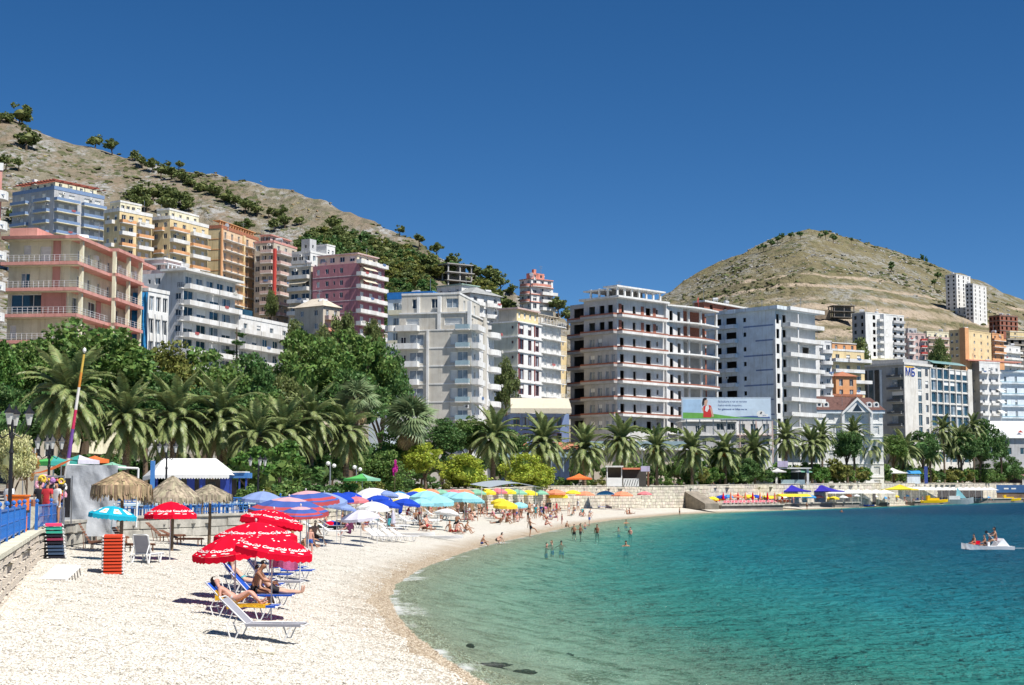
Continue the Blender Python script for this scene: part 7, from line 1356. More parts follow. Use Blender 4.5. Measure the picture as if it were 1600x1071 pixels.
for cx, cy, rp, c_, lb in ((895, 766, 13, cyel, 'yellow topped blue parasol in front of the stone sea wall'), (914, 768, 15, ccor, 'coral parasol in front of the stone sea wall, left of the blue one'), (946, 767, 14, cdbl, 'sky blue parasol in front of the stone sea wall'), (972, 768, 17, ccor, 'wide coral parasol right of the sky blue one'), (1007, 768, 12, cpink, 'small red parasol alone in front of the stone sea wall'), (1116, 779, 9, cred, 'small scarlet parasol at the start of the far platform')):
    wy = wally(cx) - 8; parasol(lb, cx, cy, rp, wy, [c_], sag=.34)
for i in range(9):
    px = 1130 + i * 11.5; wy = float(np.interp(px, [1128, 1226], [312, 336])); p = at(px, 769, wy); t = thing('folded_parasol', 'folded red and yellow parasol standing among the platform loungers', 'parasol', (p.x, p.y, 1.3), 0, 'folded parasols on the far platform'); h = p.z - 1.3
    prt('pole', lambda m: m.cyl((0, 0, 0), (0, 0, h), .03, n=5), poles, t); prt('canopy', lambda m: m.lathe([(.05, h * .35), (.28, h * .42), (.16, h * .8), (.02, h)], 7), ccor if i % 2 else cred, t)
for px0, px1, y_, c_, lb in ((1160, 1175, 772, ccor, 'short orange and yellow sunshade on the far platform'), (1192, 1208, 775, cyel, 'low yellow sunshade in the middle of the far platform'), (1215, 1262, 772, cyel, 'long yellow sunshade on the far platform')):
    a, b = at(px0, y_, 332), at(px1, y_, 340); L, an = seg_frame(a, b); t = thing('sunshade', lb, 'sunshade', (a.x, a.y, 0), an); prt('canvas', lambda m: m.add([(0, -1.3, a.z - .6), (L, -1.3, b.z - .6), (L, 0, b.z), (0, 0, a.z), (L, 1.3, b.z - .6), (0, 1.3, a.z - .6)], [(0, 1, 2, 3), (3, 2, 4, 5)]), c_, t)
    for x_ in (.1, L - .1): prt('post', lambda m: m.cyl((x_, 0, 1), (x_, 0, a.z - .03), .04, n=5), poles, t)
cpur = cloth('ultramarine cloth', (.05, .04, .42))
for px, rp, lb in ((1237, 33, 'big ultramarine star shaped parasol, left one'), (1284, 34, 'big ultramarine star shaped parasol, right one')): market(lb, px, 758, rp, wally(px) - 6, [cpur], z=2, sq=.28, group='ultramarine parasols on the far shore')
market('wide bright yellow parasol on the far shore under the blue kiosk', 1406, 757, 30, 408, [cyel], z=1.2, sq=.26)
# long scalloped white canopies
for px0, px1, y_, Y0, Y1, lb, n_ in ((1290, 1388, 768, 372, 404, 'long low white canopy roof on thin posts left of the yellow parasol', 7), (1400, 1552, 763, 432, 530, 'long scalloped white canopy with blue loungers beneath on the far shore', 14)):
    a, b = at(px0, y_, Y0), at(px1, y_, Y1); L, an = seg_frame(a, b); t = thing('beach_canopy', lb, 'canopy', (a.x, a.y, 0), an); z_ = a.z
    for i in range(n_):
        x0_, x1_ = L * i / n_ + .1, L * (i + 1) / n_ - .1; prt('canopy_panel', lambda m: m.add([(x0_, -2, z_ - .5), (x1_, -2, z_ - .5), ((x0_ + x1_) / 2, 0, z_ + .5), (x0_, 2, z_ - .5), (x1_, 2, z_ - .5)], [(0, 1, 2), (1, 4, 2), (4, 3, 2), (3, 0, 2)]), cwh, t)
        prt('post', lambda m: m.cyl((x0_, -1.9, .8), (x0_, -1.9, z_ - .5), .05, n=5), poles, t)
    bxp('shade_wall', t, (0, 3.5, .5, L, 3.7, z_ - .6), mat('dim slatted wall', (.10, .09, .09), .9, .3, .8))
# dark cabins with pale posts
a, b = at(738, 770, wally(738) - 3), at(802, 771, wally(802) - 3); L, an = seg_frame(a, b); t = thing('changing_cabins', 'row of dark beach cabins divided by pale posts against the beach wall', 'cabins', (a.x, a.y, zb(a.x, a.y)), an); H_ = a.z - zb(a.x, a.y)
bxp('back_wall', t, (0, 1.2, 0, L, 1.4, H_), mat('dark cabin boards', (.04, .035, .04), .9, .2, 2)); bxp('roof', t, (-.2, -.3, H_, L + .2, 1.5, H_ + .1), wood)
for i in range(9): bxp('divider', t, (L * i / 8 - .1, 0, 0, L * i / 8 + .1, 1.19, H_), mat('bleached boards', (.42, .38, .33), .9, .2, 3))
for i in range(7): a = at(655 + i * 13, 777, wally(655 + i * 13) - 2.5); tag(obj('bamboo_screen', (lambda m: (m.box(-.8, 0, 0, .8, .06, 1.7), m.mesh('bamboo_screen', mat('bamboo', (.40, .28, .16), .9, .3, 8)))[1])(MB()), None, (a.x, a.y, zb(a.x, a.y))), 'panel of brown bamboo screen against the beach wall', 'screen', 'bamboo screens by the wall')
# grey tarpaulin roof above the colourful row
a, b = at(765, 762, 186), at(848, 764, 212); L, an = seg_frame(a, b); t = thing('canvas_roof', 'long grey blue sagging canvas roof above the colourful parasol row', 'canvas roof', (a.x, a.y, a.z), an)
prt('canvas', lambda m: m.add([(L * i / 10, y_, .55 * math.sin(math.pi * i / 10) + (.4 if y_ else 0)) for i in range(11) for y_ in (0, 2.5)], [(2 * i, 2 * i + 2, 2 * i + 3, 2 * i + 1) for i in range(10)]), cloth('grey blue canvas', (.33, .38, .43)), t)
for k in range(4): prt('post', lambda m: m.cyl((L * k / 3, 1, .1), (L * k / 3, 1, -2.3), .05, n=5), poles, t)
# folded parasols on the mid beach
for px, pb, yt, c_, lb, ln in ((622, 812, 780, cblue, 'folded royal blue parasol leaning among the white loungers', .25), (652, 795, 775, cblue, 'folded royal blue parasol at the right of the blue group', .12), (614, 830, 797, cpale, 'folded pale parasol standing in the white loungers', 0), (433, 776, 764, cst1, 'folded navy parasol behind the striped parasols', 0), (862, 792, 768, cred, 'tall folded red parasol in front of the stone sea wall', 0)):
    q = bhit(px, pb); h = (pb - yt) / F * q.y; t = thing('folded_parasol', lb, 'parasol', q, 0); prt('pole', lambda m: m.cyl((0, 0, -.2), (ln * h, 0, h), .025, n=6), poles, t); prt('canopy', lambda m: m.tube([(ln * h * .25, 0, h * .25), (ln * h * .35, 0, h * .36), (ln * h * .8, 0, h * .8), (ln * h, 0, h)], [.05, .2, .12, .02], 8), c_, t)
alu = mat('white lounger frame', (.72, .72, .72), .35, .05, 4); bfab = cloth('blue sling fabric', (.02, .09, .48), .1); wpl = mat('white plastic', (.80, .80, .80), .4, .04, 3)
def lounger(label, cat, x, y, z, rz, fab, back=42, frame=alu, group=None, low=.36, rail=.016):
    t = thing('sun_lounger', label, cat, (x, y, z), rz, group); W2 = .31; hx = -.28; bl_ = .78; ca, sa = math.cos(R(back)), math.sin(R(back)); e = (hx - bl_ * ca, low + bl_ * sa)
    prt('seat_frame', lambda m: [m.tube([(hx - .05, s * W2, low), (.9, s * W2, low), (1.0, s * W2, low - .05)], rail, 6) for s in (-1, 1)] + [m.tube([(.98, -W2, low - .03), (.98, W2, low - .03)], rail, 6), m.tube([(hx, -W2, low), (hx, W2, low)], rail, 6)], frame, t)
    prt('backrest_frame', lambda m: m.tube([(hx, -W2, low + .02), (e[0], -W2, e[1]), (e[0] - .04, -W2 + .06, e[1] + .03), (e[0] - .04, W2 - .06, e[1] + .03), (e[0], W2, e[1]), (hx, W2, low + .02)], rail * 1.1, 6), frame, t)
    for sx in (-.55, .55):
        for s in (-1, 1): prt('leg', lambda m: m.tube([(sx - .16, s * W2, low), (sx - .04, s * (W2 + .03), .02), (sx + .04, s * (W2 + .03), .02), (sx + .20, s * W2, low)], rail, 6), frame, t)
    for s in (-1, 1): prt('strut', lambda m: m.tube([(hx - bl_ * .5 * ca, s * W2, low + bl_ * .5 * sa), (hx - .42, s * W2, low - .04), (hx - .2, s * W2, low)], rail * .8, 5), frame, t)
    def sl(m):
        for i in range(8):
            u0, u1 = i / 8, (i + 1) / 8; zc = lambda u: low - .025 * math.sin(math.pi * u)
            m.add([(hx + 1.24 * u0, -W2 + .01, zc(u0)), (hx + 1.24 * u1, -W2 + .01, zc(u1)), (hx + 1.24 * u1, W2 - .01, zc(u1)), (hx + 1.24 * u0, W2 - .01, zc(u0))], [(0, 1, 2, 3)])
        for s in (-1, 1): m.add([(hx, s * (W2 + .018), low + .012), (.94, s * (W2 + .018), low + .012), (.94, s * (W2 + .018), low - .05), (hx, s * (W2 + .018), low - .05)], [(0, 1, 2, 3)])
    prt('seat_sling', sl, fab, t)
    prt('backrest_sling', lambda m: [m.add([(hx - bl_ * u * ca + .02, -W2 + .01, low + bl_ * u * sa), (hx - bl_ * (u + .25) * ca + .02, -W2 + .01, low + bl_ * (u + .25) * sa), (hx - bl_ * (u + .25) * ca + .02, W2 - .01, low + bl_ * (u + .25) * sa), (hx - bl_ * u * ca + .02, W2 - .01, low + bl_ * u * sa)], [(0, 1, 2, 3)]) for u in (0, .25, .5, .75)] + [m.add([(hx - .02, s * (W2 + .018), low + .03), (e[0] - .02, s * (W2 + .018), e[1] + .03), (e[0] + .03, s * (W2 + .018), e[1] - .04), (hx + .04, s * (W2 + .018), low - .03)], [(0, 1, 2, 3)]) for s in (-1, 1)], fab, t)
    return t
lgrey = cloth('pale grey sling fabric', (.30, .30, .34), .1)
G5 = 'loungers under the red parasols'; lspec = [('empty white framed lounger with a grey sling, nearest to the camera', 408, 1000, lgrey, 44, -4), ('blue lounger with a yellow towel and a woman lying on it', 376, 968, bfab, 46, -3), ('blue lounger carrying a tanned man and a reclining person', 408, 948, bfab, 48, -2), ('blue lounger third row back, with a reclining woman', 395, 930, bfab, 50, -2), ('blue lounger hidden behind the parasol poles', 415, 912, bfab, 55, 0), ('blue lounger end with a pink towel under the red parasols', 440, 900, bfab, 50, -6)]
LP = []
for lb, px, py, fb, bk, rz in lspec:
    q = bhit(px, py); lounger(lb, 'lounger', q.x, q.y, q.z, R(rz), fb, bk, group=G5); LP.append(q)
ytow = mat('yellow towel', (.72, .40, .02), .95, .15, 8, .6); q = LP[1]
t = tag(obj('towel', (lambda m: ([m.add([(-.28 + 1.0 * u0, -.27 + .02 * math.sin(9 * u0), .375), (-.28 + 1.0 * u1, -.27 + .02 * math.sin(9 * u1), .375), (-.28 + 1.0 * u1, .3, .378), (-.28 + 1.0 * u0, .3, .378)], [(0, 1, 2, 3)]) for u0, u1 in [(k / 8, (k + 1) / 8) for k in range(8)]], [m.add([(-.28 - .56 * u0, -.27, .385 + .58 * u0), (-.28 - .56 * u1, -.27, .385 + .58 * u1), (-.28 - .56 * u1, .28, .385 + .58 * u1), (-.28 - .56 * u0, .28, .385 + .58 * u0)], [(0, 1, 2, 3)]) for u0, u1 in ((0, .3), (.3, .6))], m.add([(-.6, -.3, .74), (-.5, -.33, .72), (-.46, -.34, .5), (-.58, -.34, .48)], [(0, 1, 2, 3)]), m.add([(-.28, -.345, .39), (.7, -.345, .39), (.7, -.35, .30), (.2, -.35, .33), (-.28, -.35, .28)], [(0, 1, 2, 3, 4)]), m.mesh('towel', ytow))[-1])(MB()), None, q, R(-3)), 'crumpled yellow towel spread over the second blue lounger', 'towel')
ptow = mat('pink towel', (.52, .12, .28), .95, .15, 8, .5); q = at(442, 868, 46.5); t = tag(obj('towel', (lambda m: (m.add([(u * .85 - .4, .06 * math.sin(u * 9), v * .75 - .4 + .05 * math.sin(u * 6)) for v in np.linspace(0, 1, 6) for u in np.linspace(0, 1, 9)], [(j * 9 + i, j * 9 + i + 1, j * 9 + i + 10, j * 9 + i + 9) for j in range(5) for i in range(8)]), m.mesh('towel', ptow))[1])(MB()), None, q), 'magenta pink towel hanging under the red parasols', 'towel')
# stacks of folded loungers
def stack(label, px, pb, yt, n_, fabs, lean, rz, group):
    q = bhit(px, pb); H_ = (pb - yt) / F * q.y; dz = H_ / n_
    for i in range(n_):
        t = thing('folded_lounger', label + ', ' + ORD[n_ - 1 - i] + ' from the top', 'lounger', (q.x + lean * i * dz, q.y, q.z + i * dz), rz, group)
        f_ = fabs(i); m = MB(); [m.tube([(s * .34, -.9, dz * .45), (s * .34, .9, dz * .45)], .024, 6) for s in (-1, 1)]; [m.tube([(-.34, y_, dz * .45), (.34, y_, dz * .45)], .024, 6) for y_ in (-.9, .88)]; obj('frame', m.mesh('frame', alu), t)
        prt('sling', lambda m: m.add([(-.3, -.93, dz * .15), (.3, -.93, dz * .15), (.3, -.93, dz * .78), (-.3, -.93, dz * .78), (-.3, .9, dz * .78), (.3, .9, dz * .78)], [(0, 1, 2, 3), (3, 2, 5, 4)]), f_, t)
        for s in (-1, 1): prt('leg', lambda m: m.tube([(s * .36, -.7, dz * .4), (s * .37, -.5, dz * .05), (s * .36, -.3, dz * .4)], .018, 5), alu, t)
fc = [cloth('stack navy', (.05, .08, .14), 0), cloth('stack black', (.02, .02, .03), 0), cloth('stack maroon', (.25, .04, .08), 0), cloth('stack green', (.04, .35, .25), 0), cloth('stack rose', (.72, .06, .16), 0)]
stack('folded lounger in the leaning mixed colour stack beside the grey screen', 88, 872, 818, 10, lambda i: fc[[1, 0, 0, 0, 1, 2, 1, 3, 3, 4][i]], -.12, R(17), 'folded loungers of the leaning stack')
stack('red folded lounger in the tall straight stack', 176, 896, 836, 12, lambda i: cloth('stack red', (.62, .07, .03), 0), 0, R(14), 'red folded loungers of the straight stack')
# white plastic chair, low tables, wooden loungers
q = bhit(228, 880); lounger('white framed beach chair with a grey sling seen from behind, beside the red stack', 'beach chair', q.x, q.y, q.z, R(80), lgrey, 66, frame=alu, rail=.028)
q = bhit(97, 908); t = thing('low_table', 'white topped low plastic table upturned on the shingle near the wall', 'table', q, rot=(R(22), 0, R(-12))); bxp('table_top', t, (-.42, -.5, .24, .42, .5, .30), wpl)
for i in range(9): bxp('slat', t, (-.40 + .1 * i, -.5, 0, -.375 + .1 * i, -.47, .24), mat('grey plastic', (.30, .28, .26), .6, .2, 4))
for i in range(6): bxp('slat', t, (.40, -.46 + .17 * i, 0, .425, -.43 + .17 * i, .24), mat('grey plastic', (.30, .28, .26)))
def wlounger(label, px, pb, rz, back, m_=wood2):
    q = bhit(px, pb); t = thing('deck_lounger', label, 'lounger', q, R(rz), 'wooden slatted loungers'); ca, sa = math.cos(R(back)), math.sin(R(back))
    for s in (-.3, .26): bxp('side_rail', t, (-.3, s, .26, 1.0, s + .04, .33), m_)
    for i in range(9): bxp('slat', t, (-.28 + .14 * i, -.3, .333, -.17 + .14 * i, .3, .355), m_)
    for i in range(7): prt('back_slat', lambda m: m.box(-.05, -.3, -.012, .05, .3, .012, 0, Matrix.Translation((-.3 - .13 * (i + .5) * ca, 0, .35 + .13 * (i + .5) * sa)) @ Matrix.Rotation(R(back), 4, 'Y')), m_, t)
    for x_ in (-.2, .85):
        for s in (-.3, .26): bxp('leg', t, (x_, s, 0, x_ + .05, s + .04, .26), m_)
    for s in (-.3, .26): prt('prop', lambda m: m.cyl((-.3 - .5 * ca, s + .02, .35 + .5 * sa), (-.5, s + .02, .02), .02, n=5), m_, t)
wlounger('dark wooden lounger with a high slatted back right of the white chair', 258, 846, -4, 42); wlounger('wooden lounger below the single red parasol', 285, 852, -6, 25)
wlounger('crossed wooden lounger in front of the grey screen', 150, 858, 8, 60); wlounger('wooden lounger behind the red stack', 205, 862, -10, 52); wlounger('dark wooden lounger under the turquoise parasol', 168, 850, 15, 55)
# mid beach white loungers, one prototype copied
L0 = lounger('white plastic lounger on the crowded middle beach', 'lounger', 0, 0, 0, 0, wpl, 35, frame=wpl, group='white plastic loungers on the middle beach'); rg = random.Random(21); used = False
GW = [(505, 822, 0), (520, 838, 5), (540, 800, 10), (556, 802, -5), (566, 812, 0), (582, 815, 4), (600, 812, -8), (570, 826, 5), (590, 826, 0), (606, 832, -10), (618, 846, -25), (604, 846, -22), (592, 846, -25), (632, 846, -20), (622, 828, 12), (640, 820, 15), (650, 812, 4), (662, 808, 0), (676, 806, 6), (632, 802, 20), (612, 800, 15), (525, 812, 0), (690, 812, 5), (704, 806, 0), (722, 806, 8), (736, 804, 0), (752, 802, 0), (768, 800, 5), (784, 802, 0), (590, 800, 0), (496, 835, -8), (548, 815, 0)]
for i in range(34): GW.append((500 + (i % 17) * 11 + rg.uniform(-4, 4), (818, 806)[i // 17] + rg.uniform(-4, 5), rg.uniform(-20, 20)))
def lmk2(px): return 'left of the small blue covered boat' if px < 515 else 'round the pale lilac parasol' if px < 575 else 'in the slanting row by the folded pale parasol' if px < 632 else 'below the royal blue parasols' if px < 665 else 'below the turquoise parasols' if px < 740 else 'before the dark cabins'
for i, (px, py, rz) in enumerate(GW):
    q = bhit(px, py); o = L0 if i == 0 else copy_tree(L0); o['label'] = 'white plastic lounger ' + lmk2(px); o.location = q; o.rotation_euler.z = R(rz + rg.uniform(-6, 6))
for px, py, rz, fb, lb in ((520, 830, 0, fc[1], 'black framed lounger with a red towel in front of the blue boat'), (560, 806, 5, bfab, 'blue lounger among the white ones'), (905, 793, -4, bfab, 'sky blue lounger in front of the stone wall, first of the row'), (922, 794, -4, bfab, 'blue lounger in front of the stone wall, second of the row'), (938, 795, -4, bfab, 'blue lounger in front of the stone wall, third of the row'), (958, 795, -4, lgrey, 'grey lounger in front of the stone wall'), (975, 794, -3, lgrey, 'grey lounger at the right end of the wall row')):
    q = bhit(px, py); lounger(lb, 'lounger', q.x, q.y, q.z, R(rz), fb, 30)
rl_ = lounger('red and white lounger on the far bathing platform', 'lounger', 0, 0, 0, 0, cloth('pale red sling', (.58, .16, .20), .1), 35, frame=wpl, group='loungers crowded on the far platform'); rl2 = lounger('blue lounger under the far white canopy', 'lounger', 0, 0, 0, 0, bfab, 35, frame=wpl, group='blue loungers under the far canopy')
for i in range(34):
    px = 1132 + (i % 17) * 6.2; Y_ = float(np.interp(px, [1128, 1240], [309, 338])) + (0.8 if i < 17 else 3.4); o = rl_ if i == 0 else copy_tree(rl_); p = at(px, 787, Y_); pz = at(1128, 789, 306).z; o.location = (p.x, p.y, pz); o.rotation_euler.z = R(-100 + rg.uniform(-12, 12))
for i in range(26):
    px = 1404 + i * 5.6; Y_ = float(np.interp(px, [1400, 1552], [434, 532])) ; o = rl2 if i == 0 else copy_tree(rl2); p = at(px, 780, Y_); o.location = (p.x, p.y + .5, max(zb(p.x, p.y), .9)); o.rotation_euler.z = R(-95 + rg.uniform(-10, 10))
def hull(m, L, Wd, H_, z0=0.0, bow=.35, mi=0):
    n_ = 10; rows = []
    for i in range(n_ + 1):
        u = i / n_; w = Wd / 2 * (1 - max(0, (u - .45) / .55) ** 2.2) * (.85 + .15 * min(1, u * 4)); s = bow * max(0, (u - .5) * 2) ** 2
        rows.append([(L * (u - .5), -w, z0 + H_ + s), (L * (u - .5), -w * .75, z0 + s * .7), (L * (u - .5), w * .75, z0 + s * .7), (L * (u - .5), w, z0 + H_ + s), (L * (u - .5), w * .6, z0 + H_ * .75 + s), (L * (u - .5), -w * .6, z0 + H_ * .75 + s)])
    vs = [p for r_ in rows for p in r_]; fs = [(i * 6 + j, (i + 1) * 6 + j, (i + 1) * 6 + (j + 1) % 6, i * 6 + (j + 1) % 6) for i in range(n_) for j in range(6)] + [tuple(range(6))[::-1], tuple(range(n_ * 6, n_ * 6 + 6))]
    m.add(vs, fs, mi)
p = gp(1543, 860); t = thing('pedal_boat', 'white pedal boat with a raised stern carrying four people across the bay', 'pedal boat', (p.x, p.y, .02), math.pi + R(4)); gel = mat('white gelcoat', (.80, .80, .80), .25, .03, 2)
for s in (-1, 1): prt('float', lambda m: [hull(m, 3.3, .52, .34, -.08, .22)], gel, t, loc=(0, s * .48, 0))
bxp('deck', t, (-1.3, -.42, .18, .9, .42, .27), gel); prt('seat_back', lambda m: m.add([(-1.35, -.55, .27), (-.45, -.55, .27), (-.7, -.55, .62), (-.95, -.5, .78), (-1.35, .55, .27), (-.45, .55, .27), (-.7, .55, .62), (-.95, .5, .78)], [(0, 1, 2, 3), (7, 6, 5, 4), (0, 3, 7, 4), (3, 2, 6, 7), (2, 1, 5, 6)]), gel, t); prt('front_seat', lambda m: m.box(.0, -.5, .27, .14, .5, .55), gel, t)
bxp('red_seat', t, (.32, -.56, .36, .9, -.44, .60), cred); bxp('red_seat', t, (.95, -.40, .30, 1.2, .3, .46), ccor); bxp('hatch', t, (-.75, -.57, .32, -.62, -.555, .42), black)
PB = t
t2 = thing('paddle', 'dark bladed paddle held up on the pedal boat', 'paddle', (p.x + .35, p.y - .4, .55)); prt('shaft', lambda m: m.cyl((.25, 0, -.1), (-.45, 0, .62), .018, n=6), white, t2); prt('blade', lambda m: m.lathe([(0, -.02), (.11, -.01), (.11, .01), (0, .02)], 10), black, t2, loc=(-.52, 0, .69), rot=(R(90), 0, R(10)))
q = gp(1586, 859); wm = MB(); rg = random.Random(2)
for i in range(14): x_, y_, s_ = rg.uniform(0, 4.5), rg.uniform(-.35, .35), rg.uniform(.1, .35); wm.add([(x_ + s_ * 2.2 * math.cos(a), y_ + s_ * .4 * math.sin(a), .09 + .01 * i / 14) for a in np.linspace(0, 6.28, 8)[:-1]], [tuple(range(7))])
tag(obj('wake_foam', wm.mesh('wake_foam', mat('foam', (.75, .8, .82), .8, .05, 3)), None, q), kind='stuff')
bm1 = mat('yellow hull', (.80, .52, .01), .35, .06, 2)
for px, py, Y_, rz, lb in ((1460, 786, 440, 8, 'yellow pedal boat drawn up at the far jetty'), (1578, 783, 545, 3, 'yellow pedal boat at the right edge of the far shore')):
    p = at(px, py, Y_); t = thing('pedal_boat', lb, 'pedal boat', (p.x, p.y, max(p.z, .05)), R(rz), 'yellow pedal boats'); [prt('float', lambda m: hull(m, 7.5, .9, .7, 0, .4), bm1, t, loc=(0, s * .8, 0)) for s in (-1, 1)]; bxp('seat', t, (-1.5, -.7, .6, 1.2, .7, 1.4), bm1); bxp('seat_back', t, (-2.3, -.7, .6, -1.5, .7, 2.1), bm1)
p = at(1494, 784, 478); t = thing('motor_boat', 'grey motor boat with a folded sail cover moored at the far jetty', 'boat', (p.x, p.y, .0), R(3)); prt('hull', lambda m: hull(m, 11, 3, 1.7, -.2, .8), mat('grey hull', (.30, .36, .38), .4, .1, 1), t); bxp('cabin', t, (-2.5, -.9, 1.2, 1.0, .9, 2.6), whitew); prt('sail_cover', lambda m: m.add([(0, 0, 1.8), (3.2, 0, 1.9), (.4, .1, 5.2)], [(0, 1, 2)]), cturq, t); prt('mast', lambda m: m.cyl((0, 0, 1.5), (0, 0, 5.6), .07, n=6), steel, t)
for px, py, Y_, c_, lb in ((1262, 785.5, 392, cyel, 'yellow air mattress on the low platform'), (1352, 791, 408, bfab, 'heap of blue mattresses at the waterline')):
    p = at(px, py, Y_ - 12); t = thing('air_mattress', lb, 'mattress', (p.x, p.y, p.z)); prt('mattress', lambda m: [m.cyl((-2.2, -.5 + .3 * i, .15 + .02 * i), (2.2, -.5 + .3 * i, .15), .15, n=6) for i in range(5)], c_, t)
q = bhit(683, 842); t = thing('kayak', 'long white kayak lying on the open shingle', 'kayak', q, R(-14)); prt('hull', lambda m: hull(m, 3.9, .62, .20, 0, .10), gel, t); bxp('seat', t, (-.5, -.18, .12, -.1, .18, .17), greyw)
q = bhit(648, 838); t = thing('kayak', 'white kayak partly hidden behind the folded pale parasol', 'kayak', q, R(-10)); prt('hull', lambda m: hull(m, 3.0, .62, .22, 0, .1), gel, t)
q = bhit(706, 832); t = thing('plank', 'thin grey plank lying beside the sitting bathers', 'plank', q, R(-20)); bxp('board', t, (-1.6, -.15, 0, 1.2, .15, .06), wood)
q = bhit(521, 828); t = thing('small_boat', 'small dark hulled rowing boat with blue cover between the loungers', 'boat', q, R(2)); prt('hull', lambda m: hull(m, 2.2, .9, .35, 0, .1), mat('dark hull', (.03, .05, .05), .4), t); prt('cover', lambda m: m.lathe([(.7, 0), (.45, .25), (0, .35)], 10), bfab, t, loc=(-.1, 0, .3)); prt('red_bundle', lambda m: m.lathe([(.42, 0), (.3, .2), (0, .27)], 10), cred, t, loc=(-.2, -.3, .34))
# dark rocks under the shallow water, scattered stones on the beach
rk = mat('wet dark rock', (.05, .05, .035), .8, .3, 3, .5)
for i, (px, py, s_) in enumerate(((775, 1028, .5), (820, 1031, .35), (865, 1063, .5), (900, 1050, .4), (1000, 1064, .5), (1060, 1068, .6), (1065, 1038, .5), (1090, 1040, .45), (890, 980, .3), (735, 998, .2), (1180, 1060, .6), (1260, 1052, .5), (1340, 1064, .6), (960, 1040, .35), (1120, 1010, .4))):
    p = gp(px, py, -.05); zz = zb(p.x, p.y); bm = bmesh.new(); bmesh.ops.create_icosphere(bm, subdivisions=3, radius=1)
    for v in bm.verts: v.co *= 1 + .5 * nm(v.co.x * 2 + i, v.co.y * 2, v.co.z * 2)
    me = bpy.data.meshes.new('rock'); bm.to_mesh(me); bm.free(); me.materials.append(rk); tag(obj('rock', me, None, (p.x, p.y, min(-.07, zz + .04)), rz=i * .3 - .4, scale=(s_ * .8, s_ * .17, .06)), 'dark rock just below the surface of the shallow water', 'rock', 'dark rocks in the shallows')
q = bhit(417, 1023); bm = bmesh.new(); bmesh.ops.create_icosphere(bm, subdivisions=2, radius=.17)
for v in bm.verts: v.co = Vector((v.co.x * 1.2, v.co.y, v.co.z * .6)) * (1 + .3 * nm(v.co.x * 9, v.co.y * 9, v.co.z * 9))
me = bpy.data.meshes.new('stone'); bm.to_mesh(me); bm.free(); me.materials.append(limest); tag(obj('beach_stone', me, None, q + Vector((0, 0, .06))), 'single larger grey stone on the shingle in front of the loungers', 'stone')
# shingle: thousands of pebbles as one instanced object
rg = np.random.default_rng(8); N_ = 190000; Yp = 19 * (95 / 19) ** rg.uniform(0, 1, N_); Xp = (rg.uniform(-60, 860, N_) - 800) / F * Yp; Zp, Dp = zbeach(Xp, Yp); wetb = .75 + .5 * np.array([nm(x * .25, y * .25, 6) for x, y in zip(Xp, Yp)]); k0 = (Dp > -.9) & (wside(Xp, Yp) < -.15); kw = k0 & (Dp < wetb); k = k0 & (Dp >= wetb); WS = [v[kw] for v in (Xp, Yp, Zp, Dp)]; Xp, Yp, Zp, Dp = Xp[k], Yp[k], Zp[k], Dp[k]
bz_ = np.array([nm(x * .55, y * .55) * .09 + nm(x * 1.7, y * 1.7, 4) * .035 for x, y in zip(Xp, Yp)]); Zp = Zp + bz_ * np.clip(np.abs(Dp), .15, 1)
me = bpy.data.meshes.new('pebbles'); me.from_pydata(np.stack([Xp, Yp, Zp], -1).tolist(), [], []); po = obj('pebbles', me); tag(po, kind='stuff')
bm = bmesh.new(); bmesh.ops.create_icosphere(bm, subdivisions=1, radius=.05); pm_ = bpy.data.meshes.new('pebble'); bm.to_mesh(pm_); bm.free()
peb = bpy.data.materials.new('pebble'); peb.use_nodes = True; n, l = nodes(peb); b = n['Principled BSDF']; b.inputs['Roughness'].default_value = .8; oi = n.new('ShaderNodeObjectInfo'); rr_ = n.new('ShaderNodeValToRGB'); l.new(oi.outputs['Random'], rr_.inputs[0]); rr_.color_ramp.elements[0].color = (.28, .25, .205, 1); rr_.color_ramp.elements[1].color = (.70, .675, .61, 1); e = rr_.color_ramp.elements.new(.25); e.color = (.50, .46, .385, 1); e = rr_.color_ramp.elements.new(.5); e.color = (.60, .575, .515, 1); l.new(rr_.outputs[0], b.inputs['Base Color']); pm_.materials.append(peb); po.data.materials.append(peb)
ng = bpy.data.node_groups.new('pebbles', 'GeometryNodeTree'); ng.interface.new_socket('Geometry', in_out='INPUT', socket_type='NodeSocketGeometry'); ng.interface.new_socket('Geometry', in_out='OUTPUT', socket_type='NodeSocketGeometry')
gi, go = ng.nodes.new('NodeGroupInput'), ng.nodes.new('NodeGroupOutput'); ip = ng.nodes.new('GeometryNodeInstanceOnPoints'); ico = ng.nodes.new('GeometryNodeMeshIcoSphere'); ico.inputs['Radius'].default_value = .05; ico.inputs['Subdivisions'].default_value = 2; smt = ng.nodes.new('GeometryNodeSetMaterial'); smt.inputs['Material'].default_value = peb
rv = ng.nodes.new('FunctionNodeRandomValue'); rv.data_type = 'FLOAT_VECTOR'; rv.inputs[0].default_value = (.2, .2, .1); rv.inputs[1].default_value = (.75, .62, .36); r2 = ng.nodes.new('FunctionNodeRandomValue'); r2.data_type = 'FLOAT_VECTOR'; r2.inputs[0].default_value = (-.4, -.4, 0); r2.inputs[1].default_value = (.4, .4, 6.28)
l2 = ng.links; l2.new(gi.outputs[0], ip.inputs['Points']); l2.new(ico.outputs['Mesh'], smt.inputs['Geometry']); l2.new(smt.outputs[0], ip.inputs['Instance']); l2.new(rv.outputs[0], ip.inputs['Scale']); l2.new(r2.outputs[0], ip.inputs['Rotation']); l2.new(ip.outputs[0], go.inputs[0])
md = po.modifiers.new('pebbles', 'NODES'); md.node_group = ng

